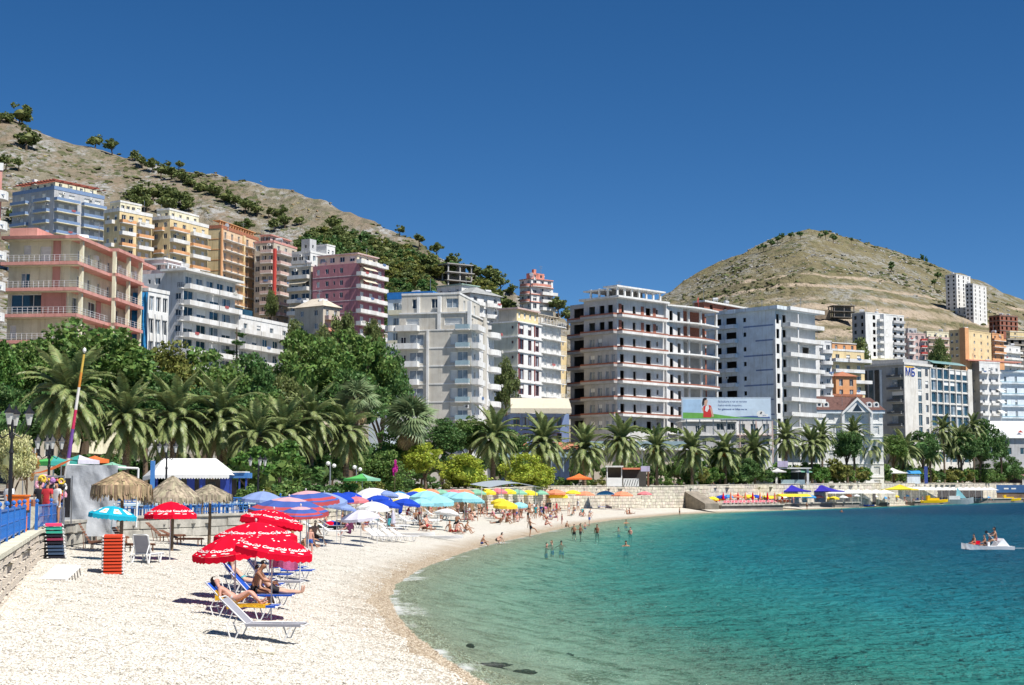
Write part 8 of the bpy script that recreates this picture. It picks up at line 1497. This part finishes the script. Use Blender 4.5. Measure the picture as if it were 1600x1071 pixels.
Xp, Yp, Zp, Dp = WS; Zp = Zp + np.array([nm(x * .55, y * .55) * .09 + nm(x * 1.7, y * 1.7, 4) * .035 for x, y in zip(Xp, Yp)]) * np.clip(np.abs(Dp), .15, 1)
me = bpy.data.meshes.new('wet_pebbles'); me.from_pydata(np.stack([Xp, Yp, Zp], -1).tolist(), [], []); pw = tag(obj('wet_pebbles', me), kind='stuff'); pm2 = peb.copy(); me.materials.append(pm2)
for el, cc in zip(pm2.node_tree.nodes['Color Ramp'].color_ramp.elements, ((.17, .125, .08), (.34, .265, .18), (.44, .36, .26), (.58, .52, .42))): el.color = (*cc, 1)
ng2 = ng.copy(); next(x for x in ng2.nodes if x.bl_idname == 'GeometryNodeSetMaterial').inputs['Material'].default_value = pm2; pw.modifiers.new('pebbles', 'NODES').node_group = ng2
rg = random.Random(5)
for i in range(44):
    px = 1100 + i * 10.6 + rg.uniform(-6, 6); wy = wally(px) - rg.uniform(3, 9); c_, n_ = rg.choice(((cyel, 'yellow'), (cblue, 'royal blue'), (cwh, 'white'), (ccor, 'coral'), (cred, 'scarlet'), (cdbl, 'sky blue'))); x_ = (px - 800) / F * wy
    parasol('small %s parasol on the far shore %s' % (n_, near(px)), px, HOR + 6 + rg.uniform(-2, 3), 1.3 * F / wy, wy, [c_], zg=max(zb(x_, wy), 1.0), group='small parasols along the far shore')
for lb, px, py, bk in (('blue lounger without anybody on it behind the reclining woman', 382, 922, 52), ('empty white framed lounger with raised back under the red parasols', 428, 925, 55), ('blue lounger pushed close to the pole of the hindmost red parasol', 452, 905, 48)):
    q = bhit(px, py); lounger(lb, 'lounger', q.x, q.y, q.z, R(-3), lgrey if 'white' in lb else bfab, bk, group=G5)
SKIN = [mat('skin ' + n_, c, .55, .06, 6, spec=.35) for n_, c in (('tan', (.42, .22, .13)), ('deep tan', (.27, .125, .07)), ('fair', (.56, .34, .25)), ('pink', (.55, .29, .22)))]
HAIR = [mat('hair ' + n_, c, .6, .2, 12) for n_, c in (('black', (.015, .012, .012)), ('brown', (.05, .028, .016)), ('fair', (.24, .15, .07)))]
SUIT = [mat('swimwear ' + n_, c, .7, .1, 8) for n_, c in (('black', (.015, .015, .02)), ('blue', (.03, .10, .38)), ('red', (.48, .03, .04)), ('white', (.65, .65, .66)), ('turquoise', (.06, .38, .42)), ('pink', (.55, .15, .28)))]
def fk(P):
    g = lambda k, d: P.get(k, d); S = lambda a: math.sin(R(a)); K = lambda a: math.cos(R(a)); J = {}; E_ = []
    def put(n_, p, par, r): J[n_] = (Vector(p), par, r)
    t = g('t', 0); tt = g('t2', t); put('pelvis', (0, 0, 0), None, (.145, .115))
    u = Vector((S(t), 0, K(t))); w = Vector((S(tt), 0, K(tt)))
    put('waist', u * .20, 'pelvis', (.125, .10)); b = J['waist'][0]; put('chest', b + w * .20, 'waist', (.155, .115)); ch = J['chest'][0]; put('neckb', ch + w * .13, 'chest', (.085, .07)); nb = J['neckb'][0]
    h = g('h', tt * .4); hv = Vector((S(h), 0, K(h))); put('neck', nb + (w + hv).normalized() * .07, 'neckb', (.055, .055)); put('head', J['neck'][0] + hv * .10 + Vector((K(h), 0, -S(h))) * .02, 'neck', (.098, .085)); put('crown', J['head'][0] + hv * .085, 'head', (.085, .075))
    put('nose', J['head'][0] + Vector((K(h), 0, -S(h))) * .105 - hv * .01, 'head', (.018, .016))
    for i, s in ((0, 1), (1, -1)):
        n_ = 'LR'[i]; th, sh, ua, fa = g('th', (0, 0))[i], g('sh', (0, 0))[i], g('ua', (0, 0))[i], g('fa', g('ua', (0, 0)))[i]; ab, sp = g('ab', (12, 12))[i], g('sp', (4, 4))[i]; ft = g('ft', None)
        hip = Vector((0, s * .095, -.03)); put('hip' + n_, hip, 'pelvis', (.105, .10))
        d = Vector((S(th) * K(sp), s * S(sp), -K(th) * K(sp))); kn = hip + d * .43; put('mid' + n_, hip + d * .2, 'hip' + n_, (.085, .085)); put('knee' + n_, kn, 'mid' + n_, (.058, .058))
        d2 = Vector((S(sh) * K(sp * .3), s * S(sp * .3), -K(sh))); put('calf' + n_, kn + d2 * .15, 'knee' + n_, (.058, .056)); an = kn + d2 * .41; put('ankle' + n_, an, 'calf' + n_, (.036, .036))
        fa_ = sh + 90 if ft is None else ft; fd = Vector((S(fa_), 0, -K(fa_))); put('ball' + n_, an + fd * .13 + d2 * .03, 'ankle' + n_, (.036, .03)); put('toe' + n_, an + fd * .20 + d2 * .035, 'ball' + n_, (.025, .018))
        so = nb - w * .045 + Vector((0, s * .175, 0)); put('shoulder' + n_, so, 'neckb' if 0 else 'chest', (.062, .062)); a1 = Vector((S(ua) * K(ab), s * S(ab), -K(ua) * K(ab))); el = so + a1 * .28; put('elbow' + n_, el, 'shoulder' + n_, (.04, .04))
        a2 = Vector((S(fa) * K(ab * .3), s * S(ab * .3) * (1 if not g('in', 0) else -1.6), -K(fa) * K(ab * .3))).normalized(); wr = el + a2 * .25; put('wrist' + n_, wr, 'elbow' + n_, (.027, .027)); put('palm' + n_, wr + a2 * .075, 'wrist' + n_, (.036, .020))
        if g('fingers', 0):
            sd = a2.cross(Vector((0, 1, 0)) if abs(a2.y) < .8 else Vector((1, 0, 0))).normalized(); cu = a2.cross(sd).normalized()
            for q, L in ((-.027, .065), (-.009, .075), (.009, .07), (.027, .055)): p1 = wr + a2 * .10 + sd * q; put('f%s%.3f' % (n_, q), p1 + a2 * L * .5 + cu * .008, 'palm' + n_, (.010, .010)); put('g%s%.3f' % (n_, q), p1 + a2 * L * .9 + cu * .028, 'f%s%.3f' % (n_, q), (.008, .008))
            put('th' + n_, wr + a2 * .06 + sd * -.05 + cu * .015, 'wrist' + n_, (.011, .011)); put('ti' + n_, wr + a2 * .095 + sd * -.055 + cu * .028, 'th' + n_, (.009, .009))
        else: put('hand' + n_, wr + a2 * .15, 'palm' + n_, (.028, .014))
    return J
PC = {}
def figure(key, P):
    if key in PC: return PC[key]
    J = fk(P); names = list(J); ix = {n_: i for i, n_ in enumerate(names)}
    me = bpy.data.meshes.new('person'); me.from_pydata([J[n_][0] for n_ in names], [(ix[n_], ix[J[n_][1]]) for n_ in names if J[n_][1]], [])
    o = bpy.data.objects.new('person', me); C.objects.link(o); md = o.modifiers.new('s', 'SKIN'); sv = me.skin_vertices[0].data
    for n_ in names: sv[ix[n_]].radius = J[n_][2]; sv[ix[n_]].use_root = (n_ == 'pelvis')
    md.use_smooth_shade = True; sb = o.modifiers.new('u', 'SUBSURF'); sb.levels = 1; sb.render_levels = 1
    dg = bpy.context.evaluated_depsgraph_get(); dg.update(); body = bpy.data.meshes.new_from_object(o.evaluated_get(dg)); bpy.data.objects.remove(o); body.materials.clear(); body.materials.append(SKIN[0]); body.name = 'person'
    body.polygons.foreach_set('use_smooth', [True] * len(body.polygons))
    segs = [(J[n_][1], n_, J[J[n_][1]][0], J[n_][0]) for n_ in names if J[n_][1]]
    co = np.array([p.center[:] for p in body.polygons]); best = np.full(len(co), 1e9); who = np.zeros(len(co), int); par = np.zeros(len(co))
    for k, (a, b, A, B) in enumerate(segs):
        A_, B_ = np.array(A), np.array(B); d = B_ - A_; t = np.clip(((co - A_) @ d) / max(1e-9, d @ d), 0, 1); ds = np.linalg.norm(co - A_ - t[:, None] * d, axis=1); up = ds < best; best = np.where(up, ds, best); who = np.where(up, k, who); par = np.where(up, t, par)
    def cloth_(rule, name, off):
        sel = [i for i in range(len(co)) if rule(segs[who[i]][0], segs[who[i]][1], par[i])]
        if not sel: return None
        used = sorted({v for i in sel for v in body.polygons[i].vertices}); re_ = {v: k for k, v in enumerate(used)}
        m = bpy.data.meshes.new(name); m.from_pydata([body.vertices[v].co + body.vertices[v].normal * off for v in used], [], [tuple(re_[v] for v in body.polygons[i].vertices) for i in sel]); m.materials.append(SUIT[0]); m.polygons.foreach_set('use_smooth', [True] * len(m.polygons)); return m
    trunks = cloth_(lambda a, b, t: b in ('hipL', 'hipR') or (b == 'waist' and t < .35) or (a.startswith('hip') and t < .9), 'trunks', .012)
    briefs = cloth_(lambda a, b, t: b in ('hipL', 'hipR') or (b == 'waist' and t < .25), 'bikini_bottom', .009); bra = cloth_(lambda a, b, t: (b == 'chest' and t > .72) or (b == 'neckb' and t < .12), 'bikini_top', .012)
    shirt = cloth_(lambda a, b, t: b in ('chest', 'neckb', 'shoulderL', 'shoulderR') or (b == 'waist' and t > .3) or (a.startswith('shoulder') and t < .55), 'shirt', .016)
    hd, cr = J['head'][0], J['crown'][0]; ax = (cr - hd).normalized(); fw = (J['nose'][0] - hd).normalized()
    def hairmesh(long):
        bm = bmesh.new(); bmesh.ops.create_icosphere(bm, subdivisions=2, radius=1); M = Matrix((fw, ax.cross(fw), ax)).transposed()
        kill = [v for v in bm.verts if v.co.x > .25 and v.co.z < .45 or v.co.z < (-.75 if long else -.35)]
        for v in bm.verts: v.co = hd + ax * .045 + M @ Vector((v.co.x * .108 - .012, v.co.y * .092, v.co.z * (.125 if v.co.z > 0 or not long else .26)))
        bmesh.ops.delete(bm, geom=kill, context='VERTS'); m = bpy.data.meshes.new('hair'); bm.to_mesh(m); bm.free(); m.materials.append(HAIR[0]); m.polygons.foreach_set('use_smooth', [True] * len(m.polygons)); return m
    fm = MB(); sd = ax.cross(fw)
    for s in (-1, 1): fm.lathe([(0, -.011), (.012, 0), (0, .011)], 6, 0, tuple(hd + fw * .086 + sd * s * .034 + ax * .028))
    fm.box(-.004, -.024, -.004, .004, .024, .004, 0, Matrix.Translation(hd + fw * .088 - ax * .045) @ Matrix((fw, sd, ax)).transposed().to_4x4())
    PC[key] = (body, dict(trunks=trunks, briefs=briefs, bra=bra, shirt=shirt), hairmesh(False), hairmesh(True), fm.mesh('facial_features', HAIR[0]), min(v.co.z for v in body.vertices)); return PC[key]
POSE = dict(stand=dict(t=2, th=(4, -6), sh=(-2, -8), ua=(5, -5), fa=(18, 8)), stand2=dict(t=0, th=(-3, 5), sh=(-8, 0), ua=(20, -25), fa=(95, -20), ab=(15, 35)), walk=dict(t=6, th=(28, -22), sh=(10, -40), ua=(-25, 28), fa=(-5, 55)), kick=dict(t=-8, th=(70, -4), sh=(35, -8), ua=(-30, 45), fa=(-5, 75), ab=(30, 30)),
            sit=dict(t=18, t2=28, h=8, th=(112, 108), sh=(38, 30), ua=(35, 30), fa=(80, 75)), sitflat=dict(t=-14, t2=-8, h=0, th=(86, 92), sh=(84, 80), ua=(-42, -38), fa=(-20, -18), ab=(20, 20)), cross=dict(t=12, t2=25, h=20, th=(80, 80), sh=(20, 20), sp=(48, 48), ua=(30, 25), fa=(70, 65)), chair=dict(t=-6, t2=4, th=(85, 82), sh=(4, -4), ua=(25, 20), fa=(70, 60)), crouch=dict(t=42, t2=58, h=20, th=(115, 105), sh=(-28, -38), ua=(25, 20), fa=(30, 25)), bend=dict(t=62, t2=92, h=60, th=(6, -2), sh=(-2, -8), ua=(15, 5), fa=(20, 10)),
            recline=dict(t=-48, t2=-42, h=-12, th=(80, 86), sh=(86, 84), ua=(-15, 10), fa=(30, 60)), lie=dict(t=-62, t2=-55, h=-36, th=(118, 122), sh=(38, 48), ua=(-30, 10), fa=(70, 70), fingers=1, ab=(14, 14)), sitman=dict(t=14, t2=24, h=22, th=(88, 84), sh=(20, 10), ua=(28, 40), fa=(72, 82), fingers=1, ab=(18, 14)), legs=dict(t=-50, t2=-44, h=-15, th=(84, 80), sh=(86, 92), ua=(-10, 0), fa=(55, 62), fingers=1), swim=dict(t=5, th=(0, 10), sh=(-10, 0), ua=(40, 50), fa=(80, 85), ab=(50, 45)), paddle=dict(t=4, t2=8, h=0, th=(88, 80), sh=(30, 20), ua=(40, 55), fa=(85, 110), ab=(18, 18)), lieflat=dict(t=-86, t2=-84, h=-80, th=(94, 92), sh=(90, 92), ua=(10, 8), fa=(60, 75), ft=150))
def person(label, pose, loc, rz, skin=0, hair=0, suit=0, wear='trunks', long=False, scale=1.0, group=None, face=False, zmode='min'):
    body, cl, h0, h1, ff, zmin = figure(pose, POSE[pose]); o = obj('person', body, None, (loc[0], loc[1], loc[2] - (zmin * scale if zmode == 'min' else 0)), rz, scale=scale); tag(o, label, 'person', group)
    o.material_slots[0].link = 'OBJECT'; o.material_slots[0].material = SKIN[skin]
    def kid(n_, me, m):
        if me is None: return
        k = obj(n_, me, o); k.material_slots[0].link = 'OBJECT'; k.material_slots[0].material = m
    kid('hair', h1 if long else h0, HAIR[hair])
    for w in wear.split('+'): kid({'briefs': 'bikini_bottom', 'bra': 'bikini_top'}.get(w, w), cl[w], SUIT[suit])
    if face: kid('facial_features', ff, HAIR[0])
    return o
V3 = lambda p, x=0, y=0, z=0: Vector((p.x + x, p.y + y, p.z + z))
# nearest group on the loungers (pelvis height given directly)
person('woman in a white bikini lying with knees bent on the yellow towel', 'lie', V3(LP[1], -.12, .0, .52), R(-3), 3, 1, 3, 'briefs+bra', True, .97, face=True, zmode='root')
person('deeply tanned man sitting up on a blue lounger behind the yellow towel', 'sitman', V3(LP[2], -.22, -.05, .50), R(-2), 1, 0, 0, 'trunks', False, 1.02, face=True, zmode='root')
person('person in black trunks stretched out with bare feet beyond the lounger end', 'legs', V3(LP[2], .30, .28, .49), R(-2), 2, 1, 0, 'trunks', False, 1.0, face=True, zmode='root')
person('woman in a turquoise bikini reclining on the third blue lounger', 'legs', V3(LP[3], -.28, 0, .50), R(-2), 2, 1, 4, 'briefs+bra', True, .95, face=True, zmode='root')
q = bhit(457, 893); person('person standing behind the magenta pink towel, only the legs showing', 'stand', q, R(-120), 0, 1, 1, 'trunks', False, 1.0)
for lb, px, py, ps, rz, sk, ha, su, we, lo, sc in (('barebacked child in blue trunks standing by the red parasols', 484, 868, 'stand', 100, 3, 1, 1, 'trunks', False, .78), ('woman in a dark bikini sitting beyond the red parasols', 477, 856, 'sit', 20, 0, 0, 0, 'briefs+bra', True, 1), ('tanned man sitting with his back to the camera beyond the red parasols', 490, 852, 'cross', 80, 0, 0, 0, 'trunks', False, 1.05), ('dark haired person kneeling low beside the barebacked child', 470, 862, 'crouch', -30, 0, 0, 2, 'trunks', False, .9),
    ('person in a pink shirt sitting on a plaid chair near the pale lilac parasol', 547, 838, 'sit', 200, 3, 0, 5, 'trunks+shirt', False, 1.05), ('child sitting at the water edge, left of two', 752, 853, 'sit', 20, 0, 0, 1, 'trunks', False, .75), ('dark haired woman crouching at the water edge, right of two', 776, 851, 'crouch', 25, 2, 0, 0, 'briefs+bra', True, .9), ('man kicking up water at the shoreline', 829, 840, 'kick', 5, 0, 0, 0, 'trunks', False, 1.0), ('person sitting on the shore behind the kicking man', 852, 823, 'sit', 10, 3, 1, 2, 'briefs+bra', True, .95), ('child standing at the shoreline left of the bathers', 878, 820, 'stand', 30, 3, 1, 5, 'briefs', True, .7), ('small child sitting in the shallows', 884, 825, 'sit', 30, 0, 0, 0, 'trunks', False, .7),
    ('bather standing upright at the shoreline beyond the waders', 921, 822, 'stand2', 160, 2, 1, 1, 'trunks', False, 1.0), ('child wading alone with arms out near the far ramp', 1062, 806, 'stand2', 200, 0, 0, 0, 'trunks', False, .8), ('dark haired woman in the group sitting beside the plank, front one', 712, 834, 'sit', 40, 3, 0, 2, 'briefs+bra', True, 1), ('person in red lying back in the group beside the plank', 704, 832, 'sitflat', 30, 0, 1, 2, 'trunks', False, 1), ('person with a white cap sitting at the right of the group beside the plank', 726, 834, 'sit', -20, 0, 2, 3, 'trunks', False, 1), ('person behind the sitting group beside the plank', 713, 826, 'cross', 60, 1, 0, 0, 'trunks', False, 1), ('dark person lying on the shingle below the yellow parasol', 779, 820, 'recline', 160, 1, 0, 0, 'trunks', False, 1), ('dark haired woman sitting next to the lying person below the yellow parasol', 791, 819, 'sit', -40, 1, 0, 0, 'briefs+bra', True, 1)):
    q = bhit(px, py); person(lb, ps, q, R(rz), sk, ha, su, we, lo, sc)
for lb, px, py, hgt, sk, ha, sc in (('swimmer with only the head above water, left of three', 853, 856, .28, 3, 0, 1), ('swimmer with fair hair in the middle of three heads', 863, 852, .28, 3, 2, 1), ('dark haired swimmer, right of three heads', 877, 852, .25, 0, 0, 1), ('waist deep bather, left of the pair near the shore', 897, 835, .85, 0, 0, .95), ('waist deep bather with a dark swimsuit, right of the pair near the shore', 907, 835, .95, 1, 0, 1), ('child deep in the water beside the pair', 914, 823, .4, 3, 1, .8), ('broad shouldered bather standing waist deep alone', 933, 834, .8, 1, 0, 1.05), ('bather chest deep farthest from the beach', 978, 819, .45, 0, 0, 1), ('reddish head of a swimmer left of the chest deep bather', 967, 829, .25, 3, 1, 1), ('bather waist deep behind the lone head in open water', 985, 835, .6, 3, 0, .95), ('lone swimmer head in open turquoise water', 978, 854, .33, 0, 0, 1), ('wader standing near the low jetty of the far shore', 1315, 801, .6, 1, 0, 1)):
    q = gp(px, py, 0); person(lb, 'swim' if hgt < .5 else 'stand2', Vector((q.x, q.y, hgt - 1.72 * sc)), R(rg.uniform(0, 360)), sk, ha, 0 if hgt > .5 else 1, 'trunks', ha == 2, sc)
# crowds
rg = random.Random(17)
def crowd(n_, x0, x1, y0, y1, label, group, poses):
    for i in range(n_):
        q = bhit(rg.uniform(x0, x1), rg.uniform(y0, y1)); w = rg.random() < .5; ps = rg.choice(poses); person(('woman ' if w else 'man ') + dict(sit='sitting with knees up', stand='standing', stand2='standing with an arm raised', sitflat='leaning back on both hands', cross='sitting cross legged', recline='half lying', walk='walking', bend='bending down', chair='sitting upright')[ps] + ' ' + label, ps, q, R(rg.uniform(0, 360)), rg.randrange(4), rg.choice((0, 0, 1, 2)), rg.randrange(6), 'briefs+bra' if w else rg.choice(('trunks', 'trunks', 'trunks+shirt')), w, rg.uniform(.9, 1.05), group)
crowd(26, 672, 775, 801, 816, 'in the crowd round the turquoise parasols', 'bathers round the turquoise parasols', ('sit', 'stand', 'stand2', 'sitflat', 'cross', 'recline', 'sit'))
crowd(44, 775, 880, 799, 817, 'in the dense crowd right of the yellow parasols', 'bathers right of the yellow parasols', ('sit', 'stand', 'stand2', 'sitflat', 'cross', 'recline', 'walk', 'bend'))
crowd(26, 500, 670, 804, 832, 'among the white loungers and blue parasols', 'bathers among the white loungers', ('sit', 'recline', 'sitflat', 'stand', 'cross', 'chair'))
crowd(10, 885, 985, 797, 808, 'near the blue loungers below the stone wall', 'bathers below the stone sea wall', ('sit', 'recline', 'stand', 'sitflat'))
for i in range(22):
    px = 1135 + i * 5; Y_ = float(np.interp(px, [1128, 1240], [311, 340])) + rg.uniform(0, 4); p = at(px, 787, Y_); person('bather on the crowded far platform', rg.choice(('sit', 'recline', 'stand', 'sitflat')), Vector((p.x, p.y, at(1128, 789, 306).z + .02)), R(rg.uniform(0, 360)), rg.randrange(4), rg.randrange(3), rg.randrange(6), 'trunks', False, 1, 'bathers on the far platform')
for i in range(20):
    px = 1295 + i * 13; Y_ = float(np.interp(px, [1290, 1400, 1560], [372, 428, 536])) - 1; x_ = (px - 800) / F * Y_; person('bather by the white canopies of the far shore', rg.choice(('sit', 'stand', 'stand2', 'walk')), Vector((x_, Y_, max(zb(x_, Y_), at(1226, 786, 345).z if px < 1345 else 1.0))), R(rg.uniform(0, 360)), rg.randrange(4), rg.randrange(3), rg.randrange(6), 'trunks', False, 1, 'bathers by the far canopies')
for px, py, lb in ((1417, 791, 'red skinned person standing at the far waterline below the yellow parasol'), (1381, 790, 'dark person standing on the far jetty edge'), (1261, 797, 'child at the far waterline')): q = bhit(px, py, 200, 520); person(lb, 'stand', q, R(rg.uniform(0, 360)), 3 if '1417' in str(px) else 1, 0, 0, 'trunks', False, 1)
# promenade people
for lb, px, Y_, ps, rz, wear, su in (('man in a white shirt standing behind the orange container', 17, 57, 'stand', 60, 'trunks+shirt', 3), ('woman in black and white standing at the souvenir stall', 66, 65, 'stand2', 100, 'trunks+shirt', 0), ('man in a red shirt in front of the souvenir stall', 77, 64, 'stand', 80, 'trunks+shirt', 2), ('tanned person in white standing right of the souvenir stall', 92, 64.5, 'stand', 250, 'trunks+shirt', 3), ('walker passing the kiosk', 958, 300, 'walk', 0, 'trunks+shirt', 2), ('walker in dark clothes right of the kiosk', 1052, 308, 'walk', 0, 'trunks+shirt', 0), ('walker in white by the cafe', 1229, 362, 'stand', 0, 'trunks+shirt', 3), ('walker in red by the white pillar', 1112, 322, 'walk', 180, 'trunks+shirt', 2), ('walker by the kiosk counter', 990, 292, 'stand', 90, 'trunks+shirt', 4)):
    Y_ = max(Y_, wally(px) + 1.2) if px > 100 else Y_; person(lb, ps, Vector(((px - 800) / F * Y_, Y_, float(lprom(Y_)) + .02)), R(rz), 0, 0, su, wear, False, 1)
# aboard the pedal boat
c = PB.location; B = lambda x, y, z: Vector((c.x - x, c.y - y, c.z + z))
person('dark haired child in the bow of the pedal boat', 'chair', B(.95, .2, .42), math.pi + .2, 0, 0, 2, 'trunks', False, .8, zmode='root'); person('child in dark swimwear in the middle of the pedal boat', 'chair', B(.2, .1, .40), math.pi, 0, 1, 0, 'trunks', False, .78, zmode='root'); person('small child behind the middle seat of the pedal boat', 'chair', B(-.25, -.2, .42), math.pi, 3, 1, 0, 'trunks', False, .72, zmode='root'); person('woman with a purple headscarf holding the paddle at the stern of the pedal boat', 'paddle', B(-.55, .1, .72), math.pi, 0, 0, 5, 'briefs+bra', True, 1.0, zmode='root')
